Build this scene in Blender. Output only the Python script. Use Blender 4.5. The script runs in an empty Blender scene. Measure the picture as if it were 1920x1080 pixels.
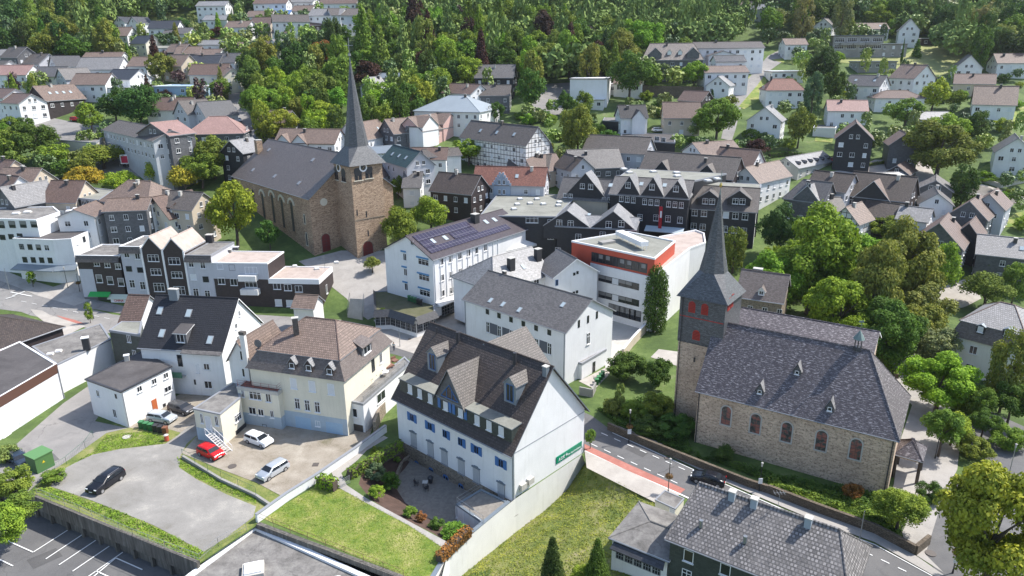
import bpy, bmesh, math, random
import numpy as np
from mathutils import Vector, Matrix
random.seed(7); RN=np.random.default_rng(7)
S=bpy.context.scene
COL=S.collection
# ---------------- camera ----------------
F=1332.7; TH=math.radians(18.536); RO=math.radians(-.524); CH=52.0
_c,_s=math.cos(TH),math.sin(TH)
fw=Vector((0,_c,-_s)); rt=Vector((math.cos(RO),_s*math.sin(RO),_c*math.sin(RO))); up=Vector((-math.sin(RO),_s*math.cos(RO),_c*math.cos(RO)))
cd=bpy.data.cameras.new('camera'); cam=bpy.data.objects.new('camera',cd); COL.objects.link(cam)
cd.sensor_width=36; cd.lens=36*F/1920; cd.clip_start=.5; cd.clip_end=4000
M=Matrix.Identity(4)
for i in range(3): M[i][0]=rt[i]; M[i][1]=up[i]; M[i][2]=-fw[i]
M[2][3]=CH; cam.matrix_world=M; S.camera=cam
# ---------------- light ----------------
SUN_AZ=math.radians(17.0); SUN_EL=math.radians(52.0)
W=bpy.data.worlds.new('World'); S.world=W; W.use_nodes=True
nt=W.node_tree; nt.nodes.clear()
sky=nt.nodes.new('ShaderNodeTexSky'); sky.sky_type='NISHITA'; sky.sun_disc=False
sky.sun_elevation=SUN_EL; sky.sun_rotation=math.pi/2-SUN_AZ; sky.dust_density=1.2
bg=nt.nodes.new('ShaderNodeBackground'); bg.inputs[1].default_value=.15
wo=nt.nodes.new('ShaderNodeOutputWorld'); nt.links.new(sky.outputs[0],bg.inputs[0]); nt.links.new(bg.outputs[0],wo.inputs[0])
sl=bpy.data.lights.new('sun','SUN'); sl.energy=4.1; sl.angle=math.radians(.5); sl.color=(1,.955,.89)
so=bpy.data.objects.new('sun',sl); COL.objects.link(so)
sd=Vector((math.cos(SUN_EL)*math.cos(SUN_AZ),math.cos(SUN_EL)*math.sin(SUN_AZ),math.sin(SUN_EL)))
so.rotation_euler=sd.to_track_quat('Z','Y').to_euler(); so.location=(100,0,150)
S.view_settings.view_transform='Standard'; S.view_settings.look='None'; S.view_settings.gamma=1; S.view_settings.exposure=.80
S.view_settings.use_curve_mapping=False
# ---------------- terrain and pixel helpers ----------------
KN=[(-200,0),(140,0),(156,5.2),(200,16),(260,31),(320,47),(380,63),(460,84),(700,140),(1500,200)]
def ter(y):
    for (a,b),(c,d) in zip(KN,KN[1:]):
        if y<=c: return b+(d-b)*(y-a)/(c-a)
    return 200
def ray(px,py): return fw*F+rt*(px-960)-up*(py-540)
def at(px,py,z=0.):
    d=ray(px,py); k=(z-CH)/d.z; return Vector((d.x*k,d.y*k,z))
def atg(px,py,h=0.):
    d=ray(px,py); k=.02
    while k<1.5:
        if CH+d.z*k<=ter(d.y*k)+h: break
        k+=.0005
    a,b=k-.0005,k
    for _ in range(14):
        m_=(a+b)/2
        if CH+d.z*m_<=ter(d.y*m_)+h: b=m_
        else: a=m_
    k=b
    return Vector((d.x*k,d.y*k,CH+d.z*k))
def proj(p):
    v=Vector(p)-Vector((0,0,CH)); a=v.dot(fw)
    return 960+F*v.dot(rt)/a,540-F*v.dot(up)/a
def onplane(px,py,p0,n):
    d=ray(px,py); o=Vector((0,0,CH)); k=(Vector(p0)-o).dot(n)/d.dot(n); return o+d*k
def hz(px,py,x,y):
    "height at which the vertical through (x,y) shows at pixel row py"
    lo,hi=-20,150
    for _ in range(40):
        m=(lo+hi)/2
        if proj((x,y,m))[1]>py: lo=m
        else: hi=m
    return m
def t(r,c,x,y): return (c*480+x/4,r*270+y/4)
# ---------------- materials ----------------
MATS={}
def newmat(name):
    m=bpy.data.materials.new(name); m.use_nodes=True; n=m.node_tree; b=n.nodes['Principled BSDF']; MATS[name]=m
    return m,n,b
def N(n,ty,**k):
    x=n.nodes.new(ty)
    for a,v in k.items():
        if a in('i',):
            for q,w in v.items(): x.inputs[q].default_value=w
        else: setattr(x,a,v)
    return x
def mixc(n,f,a,b,typ='MIX'):
    x=n.nodes.new('ShaderNodeMix'); x.data_type='RGBA'; x.blend_type=typ
    for idx,v in ((0,f),(6,a),(7,b)):
        if hasattr(v,'links'): n.links.new(v,x.inputs[idx])
        elif isinstance(v,tuple): x.inputs[idx].default_value=(*v[:3],1)
        else: x.inputs[idx].default_value=v
    return x.outputs[2]
def coords(n,kind='UV'):
    return n.nodes.new('ShaderNodeTexCoord').outputs[kind]
def geo(n): return n.nodes.new('ShaderNodeNewGeometry').outputs['Position']
def noise(n,vec,sc,det=4,rough=.6,dist=0):
    x=N(n,'ShaderNodeTexNoise',i={'Scale':sc,'Detail':det,'Roughness':rough,'Distortion':dist}); n.links.new(vec,x.inputs['Vector']); return x
def ramp(n,fac,stops):
    x=n.nodes.new('ShaderNodeValToRGB'); e=x.color_ramp.elements
    while len(e)<len(stops): e.new(.5)
    for q,(p,c) in zip(e,stops): q.position=p; q.color=(*c,1) if len(c)==3 else c
    n.links.new(fac,x.inputs[0]); return x.outputs[0]
def bump(n,b,h,st,dist=.05):
    x=N(n,'ShaderNodeBump',i={'Strength':st,'Distance':dist}); n.links.new(h,x.inputs['Height']); n.links.new(x.outputs[0],b.inputs['Normal'])
def sc(c,k): return tuple(min(1,v*k) for v in c)
def paint(name,c,rough=.8,dirt=.12,metal=0):
    if name in MATS: return MATS[name]
    m,n,b=newmat(name); p=geo(n)
    a=noise(n,p,.35,5); g=noise(n,p,4,4)
    f=mixc(n,ramp(n,a.outputs[0],[(.35,(0,0,0)),(.7,(1,1,1))]),sc(c,1-dirt),c)
    f=mixc(n,ramp(n,g.outputs[0],[(.4,(0,0,0)),(.75,(.35,.35,.35))]),f,sc(c,1-dirt*1.3))
    mp=N(n,'ShaderNodeMapping'); mp.inputs['Scale'].default_value=(1.3,1.3,.12); n.links.new(p,mp.inputs[0]); st=noise(n,mp.outputs[0],1.6,5,.7)
    f=mixc(n,ramp(n,st.outputs[0],[(.52,(0,0,0)),(.8,(min(.6,dirt*4),)*3)]),f,(c[0]*.62,c[1]*.61,c[2]*.57))
    n.links.new(f,b.inputs['Base Color']); b.inputs['Roughness'].default_value=rough; b.inputs['Metallic'].default_value=metal
    return m
def plain(name,c,rough=.5,metal=0):
    if name in MATS: return MATS[name]
    m,n,b=newmat(name); b.inputs['Base Color'].default_value=(*c,1); b.inputs['Roughness'].default_value=rough; b.inputs['Metallic'].default_value=metal
    g=noise(n,geo(n),6,3); n.links.new(mixc(n,g.outputs[0],sc(c,.88),sc(c,1.08)),b.inputs['Base Color'])
    return m
def brick(n,vec,w,h,c1,c2,mo,ms=.02,bias=0.,off=.5):
    x=N(n,'ShaderNodeTexBrick',i={'Scale':1.,'Mortar Size':ms,'Brick Width':w,'Row Height':h,'Bias':bias,'Mortar Smooth':.3}); x.offset=off
    for q,v in(('Color1',c1),('Color2',c2),('Mortar',mo)): x.inputs[q].default_value=(*v,1)
    n.links.new(vec,x.inputs['Vector']); return x
def tiles(name,c,var=.3,w=.3,h=.34,moss=.15,gap=.045,st=.8,mossc=(.12,.12,.06)):
    "roof covering laid in rows along the slope (uv in metres)"
    if name in MATS: return MATS[name]
    m,n,b=newmat(name); u=coords(n); p=geo(n)
    k=brick(n,u,w,h,sc(c,1-var),sc(c,1+var),sc(c,.32),gap)
    a=noise(n,p,.5,5,.65); d=noise(n,p,3.,4,.7)
    f=mixc(n,ramp(n,a.outputs[0],[(.38,(0,0,0)),(.72,(1,1,1))]),k.outputs[0],sc(c,.72),'MIX')
    f=mixc(n,.7,k.outputs[0],f)
    f=mixc(n,ramp(n,d.outputs[0],[(.5,(0,0,0)),(.8,(moss,)*3)]),f,mossc)
    n.links.new(f,b.inputs['Base Color']); b.inputs['Roughness'].default_value=.62
    # rows: saw tooth height
    sx=n.nodes.new('ShaderNodeSeparateXYZ'); n.links.new(u,sx.inputs[0])
    mm=N(n,'ShaderNodeMath',operation='MODULO'); n.links.new(sx.outputs[1],mm.inputs[0]); mm.inputs[1].default_value=h
    m2=N(n,'ShaderNodeMath',operation='MULTIPLY'); n.links.new(mm.outputs[0],m2.inputs[0]); m2.inputs[1].default_value=-3.
    m3=N(n,'ShaderNodeMath',operation='ADD'); n.links.new(m2.outputs[0],m3.inputs[0]); n.links.new(d.outputs[0],m3.inputs[1])
    bump(n,b,m3.outputs[0],st,.08)
    return m
def slate(name,c,streak=.5,h=.22,w=.26,light=None,sheen=.45,fleck=0):
    if name in MATS: return MATS[name]
    m,n,b=newmat(name); u=coords(n); p=geo(n)
    k=brick(n,u,w,h,sc(c,.75),sc(c,1.3),sc(c,.4),.018)
    mp=N(n,'ShaderNodeMapping'); mp.inputs['Scale'].default_value=(1.6,5,1) if not fleck else (1.9,6.5,1); mp.inputs['Rotation'].default_value=(0,0,.5 if not fleck else .12); n.links.new(u,mp.inputs[0])
    a=noise(n,mp.outputs[0],1.,5,.7); g=noise(n,p,.25,4)
    lt=light or sc(c,2.1)
    f=mixc(n,ramp(n,a.outputs[0],[(.48,(0,0,0)),(.66,(streak,)*3)] if not fleck else [(.53,(0,0,0)),(.62,(streak,)*3)]),k.outputs[0],lt)
    f=mixc(n,ramp(n,g.outputs[0],[(.4,(0,0,0)),(.7,(.4,.4,.4))]),f,sc(c,.75))
    n.links.new(f,b.inputs['Base Color']); b.inputs['Roughness'].default_value=sheen
    bump(n,b,k.outputs[1],.5,.03)
    return m
def shingle(name,c,var=.25,w=.4,h=.22):
    "dark slate cladding on walls"
    if name in MATS: return MATS[name]
    m,n,b=newmat(name); u=coords(n)
    k=brick(n,u,w,h,sc(c,1-var),sc(c,1+var),sc(c,.5),.015)
    g=noise(n,geo(n),.8,4); f=mixc(n,ramp(n,g.outputs[0],[(.4,(0,0,0)),(.75,(.5,.5,.5))]),k.outputs[0],sc(c,1.35))
    n.links.new(f,b.inputs['Base Color']); b.inputs['Roughness'].default_value=.6; return m
def stone(name,c1,c2,mo,w=.5,h=.22,dist=.12,ms=.035,dark=(.06,.045,.03)):
    if name in MATS: return MATS[name]
    m,n,b=newmat(name); u=coords(n)
    d=noise(n,u,3.5,3); v=N(n,'ShaderNodeVectorMath',operation='MULTIPLY_ADD'); n.links.new(d.outputs[1],v.inputs[0]); v.inputs[1].default_value=(dist,)*3; n.links.new(u,v.inputs[2])
    k=brick(n,v.outputs[0],w,h,c1,c2,mo,ms)
    a=noise(n,u,3.4,3,.7); g=noise(n,geo(n),.3,5)
    f=mixc(n,ramp(n,a.outputs[0],[(.53,(0,0,0)),(.63,(.8,.8,.8))]),k.outputs[0],dark)
    f=mixc(n,ramp(n,g.outputs[0],[(.45,(0,0,0)),(.75,(.5,.5,.5))]),f,sc(c1,.6))
    n.links.new(f,b.inputs['Base Color']); b.inputs['Roughness'].default_value=.9
    bump(n,b,k.outputs[1],.6,-.03); return m
def ground(name,stops,s1=.3,s2=5.,rough=.95,bst=.3,d1=6,cracks=0):
    if name in MATS: return MATS[name]
    m,n,b=newmat(name); p=geo(n)
    a=noise(n,p,s1,d1,.65,.4); g=noise(n,p,s2,5,.7)
    mx=N(n,'ShaderNodeMath',operation='MULTIPLY_ADD'); n.links.new(g.outputs[0],mx.inputs[0]); mx.inputs[1].default_value=.45; n.links.new(a.outputs[0],mx.inputs[2])
    sb=N(n,'ShaderNodeMath',operation='SUBTRACT'); n.links.new(mx.outputs[0],sb.inputs[0]); sb.inputs[1].default_value=.22
    col=ramp(n,sb.outputs[0],stops)
    if cracks:
        w=noise(n,p,.8,4,.6); v=N(n,'ShaderNodeVectorMath',operation='MULTIPLY_ADD'); n.links.new(w.outputs[1],v.inputs[0]); v.inputs[1].default_value=(1.6,)*3; n.links.new(p,v.inputs[2])
        vo=N(n,'ShaderNodeTexVoronoi',feature='DISTANCE_TO_EDGE',i={'Scale':.16}); n.links.new(v.outputs[0],vo.inputs['Vector']); m_=noise(n,p,.11,3)
        k=mixc(n,1.,ramp(n,vo.outputs[0],[(.0,(cracks,)*3),(.012,(0,0,0))]),ramp(n,m_.outputs[0],[(.45,(0,0,0)),(.6,(1,1,1))]),'MULTIPLY')
        col=mixc(n,k,col,sc(stops[0][1],.45)); st=noise(n,p,.45,3,.5,1.); col=mixc(n,ramp(n,st.outputs[0],[(.6,(0,0,0)),(.72,(.45,.45,.45))]),col,sc(stops[0][1],.8))
    n.links.new(col,b.inputs['Base Color']); b.inputs['Roughness'].default_value=rough
    bump(n,b,g.outputs[0],bst,.1); return m
WHITE=paint('white_plaster',(.77,.77,.77),dirt=.10); OFFW=paint('offwhite_plaster',(.74,.73,.70),dirt=.1)
CREAM=paint('cream_plaster',(.72,.68,.56),dirt=.1); BEIGE=paint('beige_plaster',(.55,.47,.37)); PALEG=paint('pale_grey_plaster',(.50,.51,.55)); PINK=paint('pink_plaster',(.62,.40,.36))
BLUEG=paint('blue_grey_plaster',(.33,.40,.50)); CONC=paint('grey_concrete',(.33,.32,.30),dirt=.3); LCONC=paint('light_concrete',(.52,.50,.46),dirt=.2)
TRIM=plain('white_trim',(.78,.78,.78)); DTRIM=plain('dark_trim',(.035,.035,.04)); GTRIM=plain('grey_trim',(.25,.26,.28)); BTRIM=plain('brown_trim',(.10,.05,.035)); ZINC=paint('zinc_sheet',(.22,.26,.30),rough=.45,dirt=.15,metal=.3)
GLASS=plain('window_glass',(.018,.022,.028),.18); GLASS2=plain('curtained_glass',(.20,.20,.20),.3); BLIND=plain('white_blind',(.62,.64,.66),.6); BLUE=plain('blue_paint',(.045,.15,.38),.5); LBLUE=plain('pale_blue_paint',(.32,.45,.58),.6)
RED=plain('red_paint',(.42,.03,.02),.5); ORED=paint('orange_red_cladding',(.50,.085,.045),dirt=.1); DRED=plain('dark_red_door',(.13,.015,.015),.5)
SHUT=plain('grey_shutter',(.42,.43,.44),.6)
T_BLACK=tiles('black_glazed_tiles',(.022,.022,.027),.25,moss=.0); T_DBROWN=tiles('dark_brown_tiles',(.072,.054,.046),.4)
T_BROWN=tiles('brown_tiles',(.16,.105,.085),.28); T_LBROWN=tiles('light_brown_tiles',(.215,.155,.125),.28,h=.4); T_RED=tiles('red_tiles',(.22,.09,.065),.35); T_PINKR=tiles('pale_red_tiles',(.33,.205,.18),.12,h=.5,gap=.02)
T_GREY=tiles('grey_tiles',(.125,.108,.098),.3); T_LGREY=tiles('pale_grey_tiles',(.24,.235,.235),.18,h=.45,gap=.03); T_MAROON=tiles('dark_plum_tiles',(.075,.06,.07),.3); T_GREEN=tiles('dark_green_tiles',(.02,.055,.06),.2,h=.5); T_BIG=tiles('weathered_grey_tiles',(.22,.205,.20),.5,w=.34,h=.36,gap=.075,moss=.75,mossc=(.03,.03,.035))
SL_CH=slate('church_slate',(.088,.074,.080),.9,light=(.42,.385,.39),fleck=1); SL_DK=slate('dark_slate',(.045,.047,.054),.3,h=.3,w=.4); SL_GR=slate('grey_slate',(.125,.116,.11),.4,h=.28,w=.35); SL_TW=slate('tower_slate',(.085,.088,.094),.6,light=(.20,.21,.22)); SL_BR=slate('brown_slate',(.135,.108,.094),.5,light=(.27,.235,.215)); SL_LT=slate('pale_slate',(.225,.222,.222),.4,h=.3,w=.4,light=(.36,.355,.35))
SH_BLK=shingle('black_shingle',(.018,.019,.024)); SH_BRN=shingle('dark_brown_shingle',(.036,.026,.026)); SH_GRY=shingle('grey_shingle',(.10,.102,.11)); SH_GREEN=shingle('green_grey_shingle',(.04,.05,.045))
ST_R=stone('rubble_stone',(.44,.31,.22),(.72,.55,.40),(.58,.46,.35),dark=(.17,.12,.085)); ST_L=stone('brown_stone',(.31,.21,.14),(.52,.38,.265),(.18,.13,.09),w=.6,h=.22,ms=.02); ST_A=stone('basement_stone',(.22,.18,.13),(.36,.29,.21),(.22,.19,.16)); ST_B=stone('boundary_stone',(.11,.085,.06),(.19,.15,.11),(.07,.055,.04)); 
BRK=stone('red_brick',(.30,.13,.085),(.38,.18,.12),(.35,.30,.26),w=.28,h=.09,dist=.02)
FLATR=ground('flat_roof_felt',[(.3,(.10,.095,.088)),(.5,(.175,.165,.155)),(.7,(.25,.24,.22))],.5,3,cracks=.5); FLATD=ground('dark_roof_felt',[(.25,(.05,.045,.045)),(.6,(.085,.078,.078)),(.8,(.12,.11,.105))],.3,3)
FLATP=ground('pinkish_gravel_roof',[(.25,(.30,.24,.21)),(.5,(.40,.33,.29)),(.8,(.48,.41,.37))],.5,6); FLATG=ground('pale_green_roof',[(.25,(.15,.15,.13)),(.5,(.22,.22,.19)),(.75,(.28,.28,.245))],.25,3)
GRASS=ground('lawn_grass',[(.25,(.07,.13,.016)),(.42,(.12,.185,.025)),(.56,(.22,.24,.06)),(.72,(.34,.31,.13))],.3,3.5,bst=.6); MEAD=ground('dry_meadow',[(.2,(.16,.20,.06)),(.5,(.26,.27,.10)),(.8,(.36,.33,.17))],.1,2)
WILD=ground('wild_grass',[(.2,(.06,.10,.02)),(.4,(.11,.15,.03)),(.58,(.20,.21,.06)),(.72,(.28,.24,.14)),(.85,(.33,.27,.2))],.35,3,bst=.8)
HILLG=ground('garden_ground',[(.2,(.03,.055,.012)),(.45,(.06,.10,.02)),(.62,(.10,.15,.035)),(.8,(.18,.19,.10))],.12,1.2,bst=.8)
GRAVEL=ground('gravel',[(.28,(.17,.16,.135)),(.42,(.215,.205,.188)),(.58,(.26,.248,.228)),(.72,(.36,.34,.30))],.2,8); DIRT=ground('dirt_yard',[(.3,(.15,.135,.085)),(.42,(.25,.215,.17)),(.58,(.31,.275,.225)),(.75,(.40,.36,.30))],.28,6)
ASPH=ground('asphalt',[(.2,(.085,.083,.085)),(.5,(.12,.118,.118)),(.8,(.16,.155,.15))],.2,6,cracks=.8); ASPHL=ground('pale_asphalt',[(.2,(.17,.16,.155)),(.5,(.23,.22,.21)),(.8,(.30,.28,.26))],.2,6,cracks=.8)
PAVE=ground('pavement_slabs',[(.2,(.24,.225,.21)),(.5,(.33,.31,.285)),(.8,(.40,.375,.35))],.4,7); PALEP=ground('pale_paving',[(.2,(.28,.255,.23)),(.5,(.38,.35,.315)),(.8,(.46,.43,.39))],.4,7); BIKE=ground('red_cycle_lane',[(.2,(.26,.10,.08)),(.5,(.36,.14,.11)),(.8,(.44,.21,.17))],.6,4)
SOIL=ground('planting_soil',[(.2,(.045,.028,.02)),(.6,(.085,.05,.038)),(.8,(.13,.09,.07))],1,6); MARK=plain('road_marking_white',(.75,.75,.73),.7); COBBLE=ground('patio_cobbles',[(.2,(.14,.125,.11)),(.5,(.21,.19,.165)),(.8,(.27,.25,.22))],2,9)  # patio cobbles have a brown-grey tone, darker than the pavement slabs
SOLAR=None
def solarmat():
    m,n,b=newmat('solar_cells'); u=coords(n); k=brick(n,u,1.0,1.65,(.022,.017,.035),(.03,.022,.045),(.16,.15,.17),.035,off=0.)
    n.links.new(k.outputs[0],b.inputs['Base Color']); b.inputs['Roughness'].default_value=.22; return m
SOLAR=solarmat()
# ---------------- mesh builder ----------------
class MB:
    def __init__(s): s.v=[]; s.f=[]; s.m=[]
    def face(s,pts,m=0):
        k=len(s.v); s.v+= [tuple(p) for p in pts]; s.f.append(tuple(range(k,k+len(pts)))); s.m.append(m)
    def prism(s,poly,z0,z1,m=0,mt=None,mb=None,bottom=False):
        "vertical prism over an xy polygon; z1 may be a list"
        n=len(poly); zt=z1 if isinstance(z1,(list,tuple)) else [z1]*n
        for i in range(n):
            j=(i+1)%n; a,b=poly[i],poly[j]
            s.face([(a[0],a[1],z0),(b[0],b[1],z0),(b[0],b[1],zt[j]),(a[0],a[1],zt[i])],m)
        s.face([(p[0],p[1],z) for p,z in zip(poly,zt)],m if mt is None else mt)
        if bottom: s.face([(p[0],p[1],z0) for p in poly][::-1],m)
    def obox(s,o,u,v,w,m=0):
        "box from corner o with edge vectors u,v,w"
        o,u,v,w=map(Vector,(o,u,v,w)); P=[o,o+u,o+u+v,o+v]; Q=[p+w for p in P]
        s.face(P[::-1],m); s.face(Q,m)
        for i in range(4): j=(i+1)%4; s.face([P[i],P[j],Q[j],Q[i]],m)
    def box(s,c,sz,m=0,rz=0.):
        x,y,z=sz; R=Matrix.Rotation(rz,3,'Z'); u=R@Vector((x,0,0)); v=R@Vector((0,y,0)); s.obox(Vector(c)-u/2-v/2-Vector((0,0,z/2)),u,v,(0,0,z),m)
    def tube(s,a,b,r0,r1=None,m=0,n=8,cap=True):
        a,b=Vector(a),Vector(b); r1=r0 if r1 is None else r1; d=(b-a).normalized(); e=d.orthogonal().normalized(); g=d.cross(e)
        A=[a+(e*math.cos(6.28318*i/n)+g*math.sin(6.28318*i/n))*r0 for i in range(n)]; B=[b+(e*math.cos(6.28318*i/n)+g*math.sin(6.28318*i/n))*r1 for i in range(n)]
        for i in range(n): j=(i+1)%n; s.face([A[i],A[j],B[j],B[i]],m)
        if cap: s.face(A[::-1],m); s.face(B,m)
    def slab(s,polys,th,m=0,me=None,mb=None):
        "top faces thickened downwards"
        from collections import Counter
        rd=lambda p:(round(p[0],3),round(p[1],3),round(p[2],3)); C=Counter()
        for P in polys:
            for i in range(len(P)): C[frozenset((rd(P[i]),rd(P[(i+1)%len(P)])))]+=1
        dn=Vector((0,0,-th))
        for P in polys:
            s.face(P,m); s.face([Vector(p)+dn for p in P][::-1],m if mb is None else mb)
            for i in range(len(P)):
                a,b=P[i],P[(i+1)%len(P)]
                if C[frozenset((rd(a),rd(b)))]==1: s.face([Vector(a)+dn,Vector(b)+dn,Vector(b),Vector(a)],m if me is None else me)
    def build(s,name,mats,parent=None,smooth=False,origin=None,link=True):
        if not isinstance(mats,(list,tuple)): mats=[mats]
        o=Vector((0,0,0)) if origin is None else Vector(origin)
        me=bpy.data.meshes.new(name); me.from_pydata([(a-o.x,b-o.y,c-o.z) for a,b,c in s.v],[],s.f)
        for m in mats: me.materials.append(m)
        me.polygons.foreach_set('material_index',s.m)
        if smooth: me.polygons.foreach_set('use_smooth',[True]*len(s.f))
        uv=me.uv_layers.new(name='uv'); co=[]
        for f in s.f:
            P=[Vector(s.v[i]) for i in f]; nn=Vector((0,0,0))
            for i in range(len(P)): nn+=(P[i]).cross(P[(i+1)%len(P)])
            nn=nn.normalized() if nn.length>1e-9 else Vector((0,0,1))
            if nn.z<0: nn=-nn
            ua=Vector((0,0,1)).cross(nn); ua=ua.normalized() if ua.length>1e-3 else Vector((1,0,0)); va=nn.cross(ua)
            for p in P: co+= [p.dot(ua),p.dot(va)]
        uv.data.foreach_set('uv',co); me.update()
        ob=bpy.data.objects.new(name,me)
        if link: COL.objects.link(ob)
        if parent is not None: ob.parent=parent
        elif origin is not None: ob.location=o
        return ob
def tag(o,label=None,cat=None,group=None,kind=None):
    if label: o['label']=label
    if cat: o['category']=cat
    if group: o['group']=group
    if kind: o['kind']=kind
    return o
def thing(name,label,cat,loc,group=None,rz=0.):
    o=bpy.data.objects.new(name,None); COL.objects.link(o); o.location=loc; o.rotation_euler=(0,0,rz); o.empty_display_size=.5
    return tag(o,label,cat,group)
def part(mb,name,mats,root,parent=None,smooth=False,label=None):
    "mesh in world coordinates hung under root (or under one of its parts)"
    o=mb.build(name,mats,None,smooth,origin=root.location); o.location=(0,0,0); o.parent=parent or root
    if label: o['label']=label
    return o
def struct(name,mb,mats): 
    o=mb.build(name,mats); o['kind']='structure'; return o
# ---------------- windows ----------------
WM={}
def winmesh(style,w,h):
    k=(style,round(w,2),round(h,2))
    if k in WM: return WM[k]
    f=MB(); g=MB(); fr=.07; d=.05
    FM={'w':TRIM,'d':DTRIM,'b':BLUE,'s':TRIM,'l':TRIM,'x':TRIM,'g':GTRIM,'v':TRIM,'o':DTRIM,'t':TRIM,'n':TRIM}[style[0]]
    def ring(a,b,c2,e,m=0):
        f.box((a+fr/2,d/2,(c2+e)/2),(fr,d,e-c2),m); f.box((b-fr/2,d/2,(c2+e)/2),(fr,d,e-c2),m)
        f.box(((a+b)/2,d/2,c2+fr/2),(b-a,d,fr),m); f.box(((a+b)/2,d/2,e-fr/2),(b-a,d,fr),m)
    ring(-w/2,w/2,0,h)
    n={'w':2,'d':1,'b':2,'s':1,'l':2,'x':2,'g':3,'v':1,'o':1,'t':3,'n':1}[style[0]]
    if w>2.2: n=max(n,int(w/.8))
    for i in range(1,n): f.box((-w/2+w*i/n,d/2,h/2),(fr*.9,d*.9,h),0)
    if style[0] in 'xt' : f.box((0,d/2,h*.68),(w,d*.85,fr*.8),0)
    if style[0]=='g':
        for i in range(1,3): f.box((0,d/2,h*i/3),(w,d*.8,fr*.8),0)
    if style[0] in 'wsxtln': f.box((0,.09,-.04),(w+.16,.18,.07),0)
    g.face([(-w/2+.03,.02,.03),(w/2-.03,.02,.03),(w/2-.03,.02,h-.03),(-w/2+.03,.02,h-.03)],0)
    if style[-1]=='c': g.face([(-w/2+.03,.03,h*.45),(w/2-.03,.03,h*.45),(w/2-.03,.03,h-.03),(-w/2+.03,.03,h-.03)],1)
    if style[-1]=='k': g.face([(-w/2+.03,.03,.03),(w/2-.03,.03,.03),(w/2-.03,.03,h-.03),(-w/2+.03,.03,h-.03)],1)
    def dat(q,nm,ms):
        o=q.build(nm,ms,link=False); d2=o.data; bpy.data.objects.remove(o); return d2
    a=dat(f,'window',[FM]); b=dat(g,'pane',[GLASS,BLIND if style[-1]=='k' else GLASS2])
    j=MB(); j.v=f.v+g.v; j.f=f.f+[tuple(i+len(f.v) for i in q) for q in g.f]; j.m=f.m+[x+1 for x in g.m]
    c2=dat(j,'window',[FM,GLASS,BLIND if style[-1]=='k' else GLASS2])
    WM[k]=(a,b,c2); return WM[k]
def put(mesh,name,root,pos,ang,parent=None):
    o=bpy.data.objects.new(name,mesh); COL.objects.link(o); o.parent=parent or root; o.location=Vector(pos)-Vector(root.location); o.rotation_euler=(0,0,ang); return o
def window(root,pos,ang,w,h,style='w',name='window',detail=True):
    a,b,c2=winmesh(style,w,h)
    if detail:
        o=put(a,name,root,pos,ang); p=bpy.data.objects.new('pane',b); COL.objects.link(p); p.parent=o
    else: o=put(c2,name,root,pos,ang)
    return o
class Wall:
    def __init__(s,root,a,b,zb,zt=None,detail=True):
        s.root=root; s.a=Vector((a[0],a[1],0)); s.b=Vector((b[0],b[1],0)); s.zb=zb; s.zt=zt; s.L=(s.b-s.a).length; s.u=(s.b-s.a).normalized()
        n=Vector((-s.u.y,s.u.x,0)); mid=(s.a+s.b)/2
        if n.dot(mid)>0: n=-n       # faces the viewer side
        s.n=n; s.ang=math.atan2(n.y,n.x)-math.pi/2; s.detail=detail
    def loc(s,px,py):
        p=onplane(px,py,s.a,s.n); return (p-s.a).dot(s.u),p.z
    def P(s,x,z,out=0.): return s.a+s.u*x+s.n*out+Vector((0,0,z))
    def win(s,px,py,w,h,style='w',name='window'):
        x,z=s.loc(px,py); return window(s.root,s.P(x,z-h/2,.005),s.ang,w,h,style,name,s.detail)
    def row(s,p0,p1,n,w,h,style='w',name='window',skip=()):
        a=s.loc(*p0); b=s.loc(*p1)
        for i in range(n):
            if i in skip: continue
            f=i/max(1,n-1); st=style[i%len(style)] if isinstance(style,(list,tuple)) else style
            window(s.root,s.P(a[0]+(b[0]-a[0])*f,a[1]+(b[1]-a[1])*f-h/2,.005),s.ang,w,h,st,name,s.detail)
    def grid(s,n,z0,storeys,sh,w,h,style='w',m=.12,zmax=None):
        for k in range(storeys):
            for i in range(n):
                x=s.L*(m+(1-2*m)*((i+.5)/n)); st=random.choice(style) if isinstance(style,(list,tuple)) else style
                window(s.root,s.P(x,z0+k*sh,.005),s.ang,w,h,st,'window',s.detail)
    def panel(s,px,py,w,h,mat,name,dp=.06,lbl=None):
        x,z=s.loc(px,py); m=MB(); m.obox(s.P(x-w/2,z-h/2,.002),s.u*w,s.n*dp,(0,0,h)); return part(m,name,mat,s.root,label=lbl)
    def band(s,x0,x1,z0,z1,mat,name,dp=.05,parent=None):
        m=MB(); m.obox(s.P(x0,z0,.002),s.u*(x1-x0),s.n*dp,(0,0,z1-z0)); return part(m,name,mat,s.root,parent)
def text(txt,size,pos,ang,mat,root,name='lettering',tilt=math.pi/2,ext=.02,align='CENTER',sp=1.):
    c=bpy.data.curves.new(name,'FONT'); c.body=txt; c.size=size; c.extrude=ext; c.align_x=align; c.align_y='CENTER'; c.space_character=sp; c.resolution_u=2
    o=bpy.data.objects.new(name,c); COL.objects.link(o)
    dg=bpy.context.evaluated_depsgraph_get(); me=bpy.data.meshes.new_from_object(o.evaluated_get(dg)); bpy.data.objects.remove(o)
    me.materials.clear(); me.materials.append(mat)
    o=bpy.data.objects.new(name,me); COL.objects.link(o); o.parent=root; o.location=Vector(pos)-Vector(root.location); o.rotation_euler=(tilt,0,ang+math.pi); return o
REFS=[]   # (pixel x, pixel y, phrase) of things others can be described by
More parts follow.
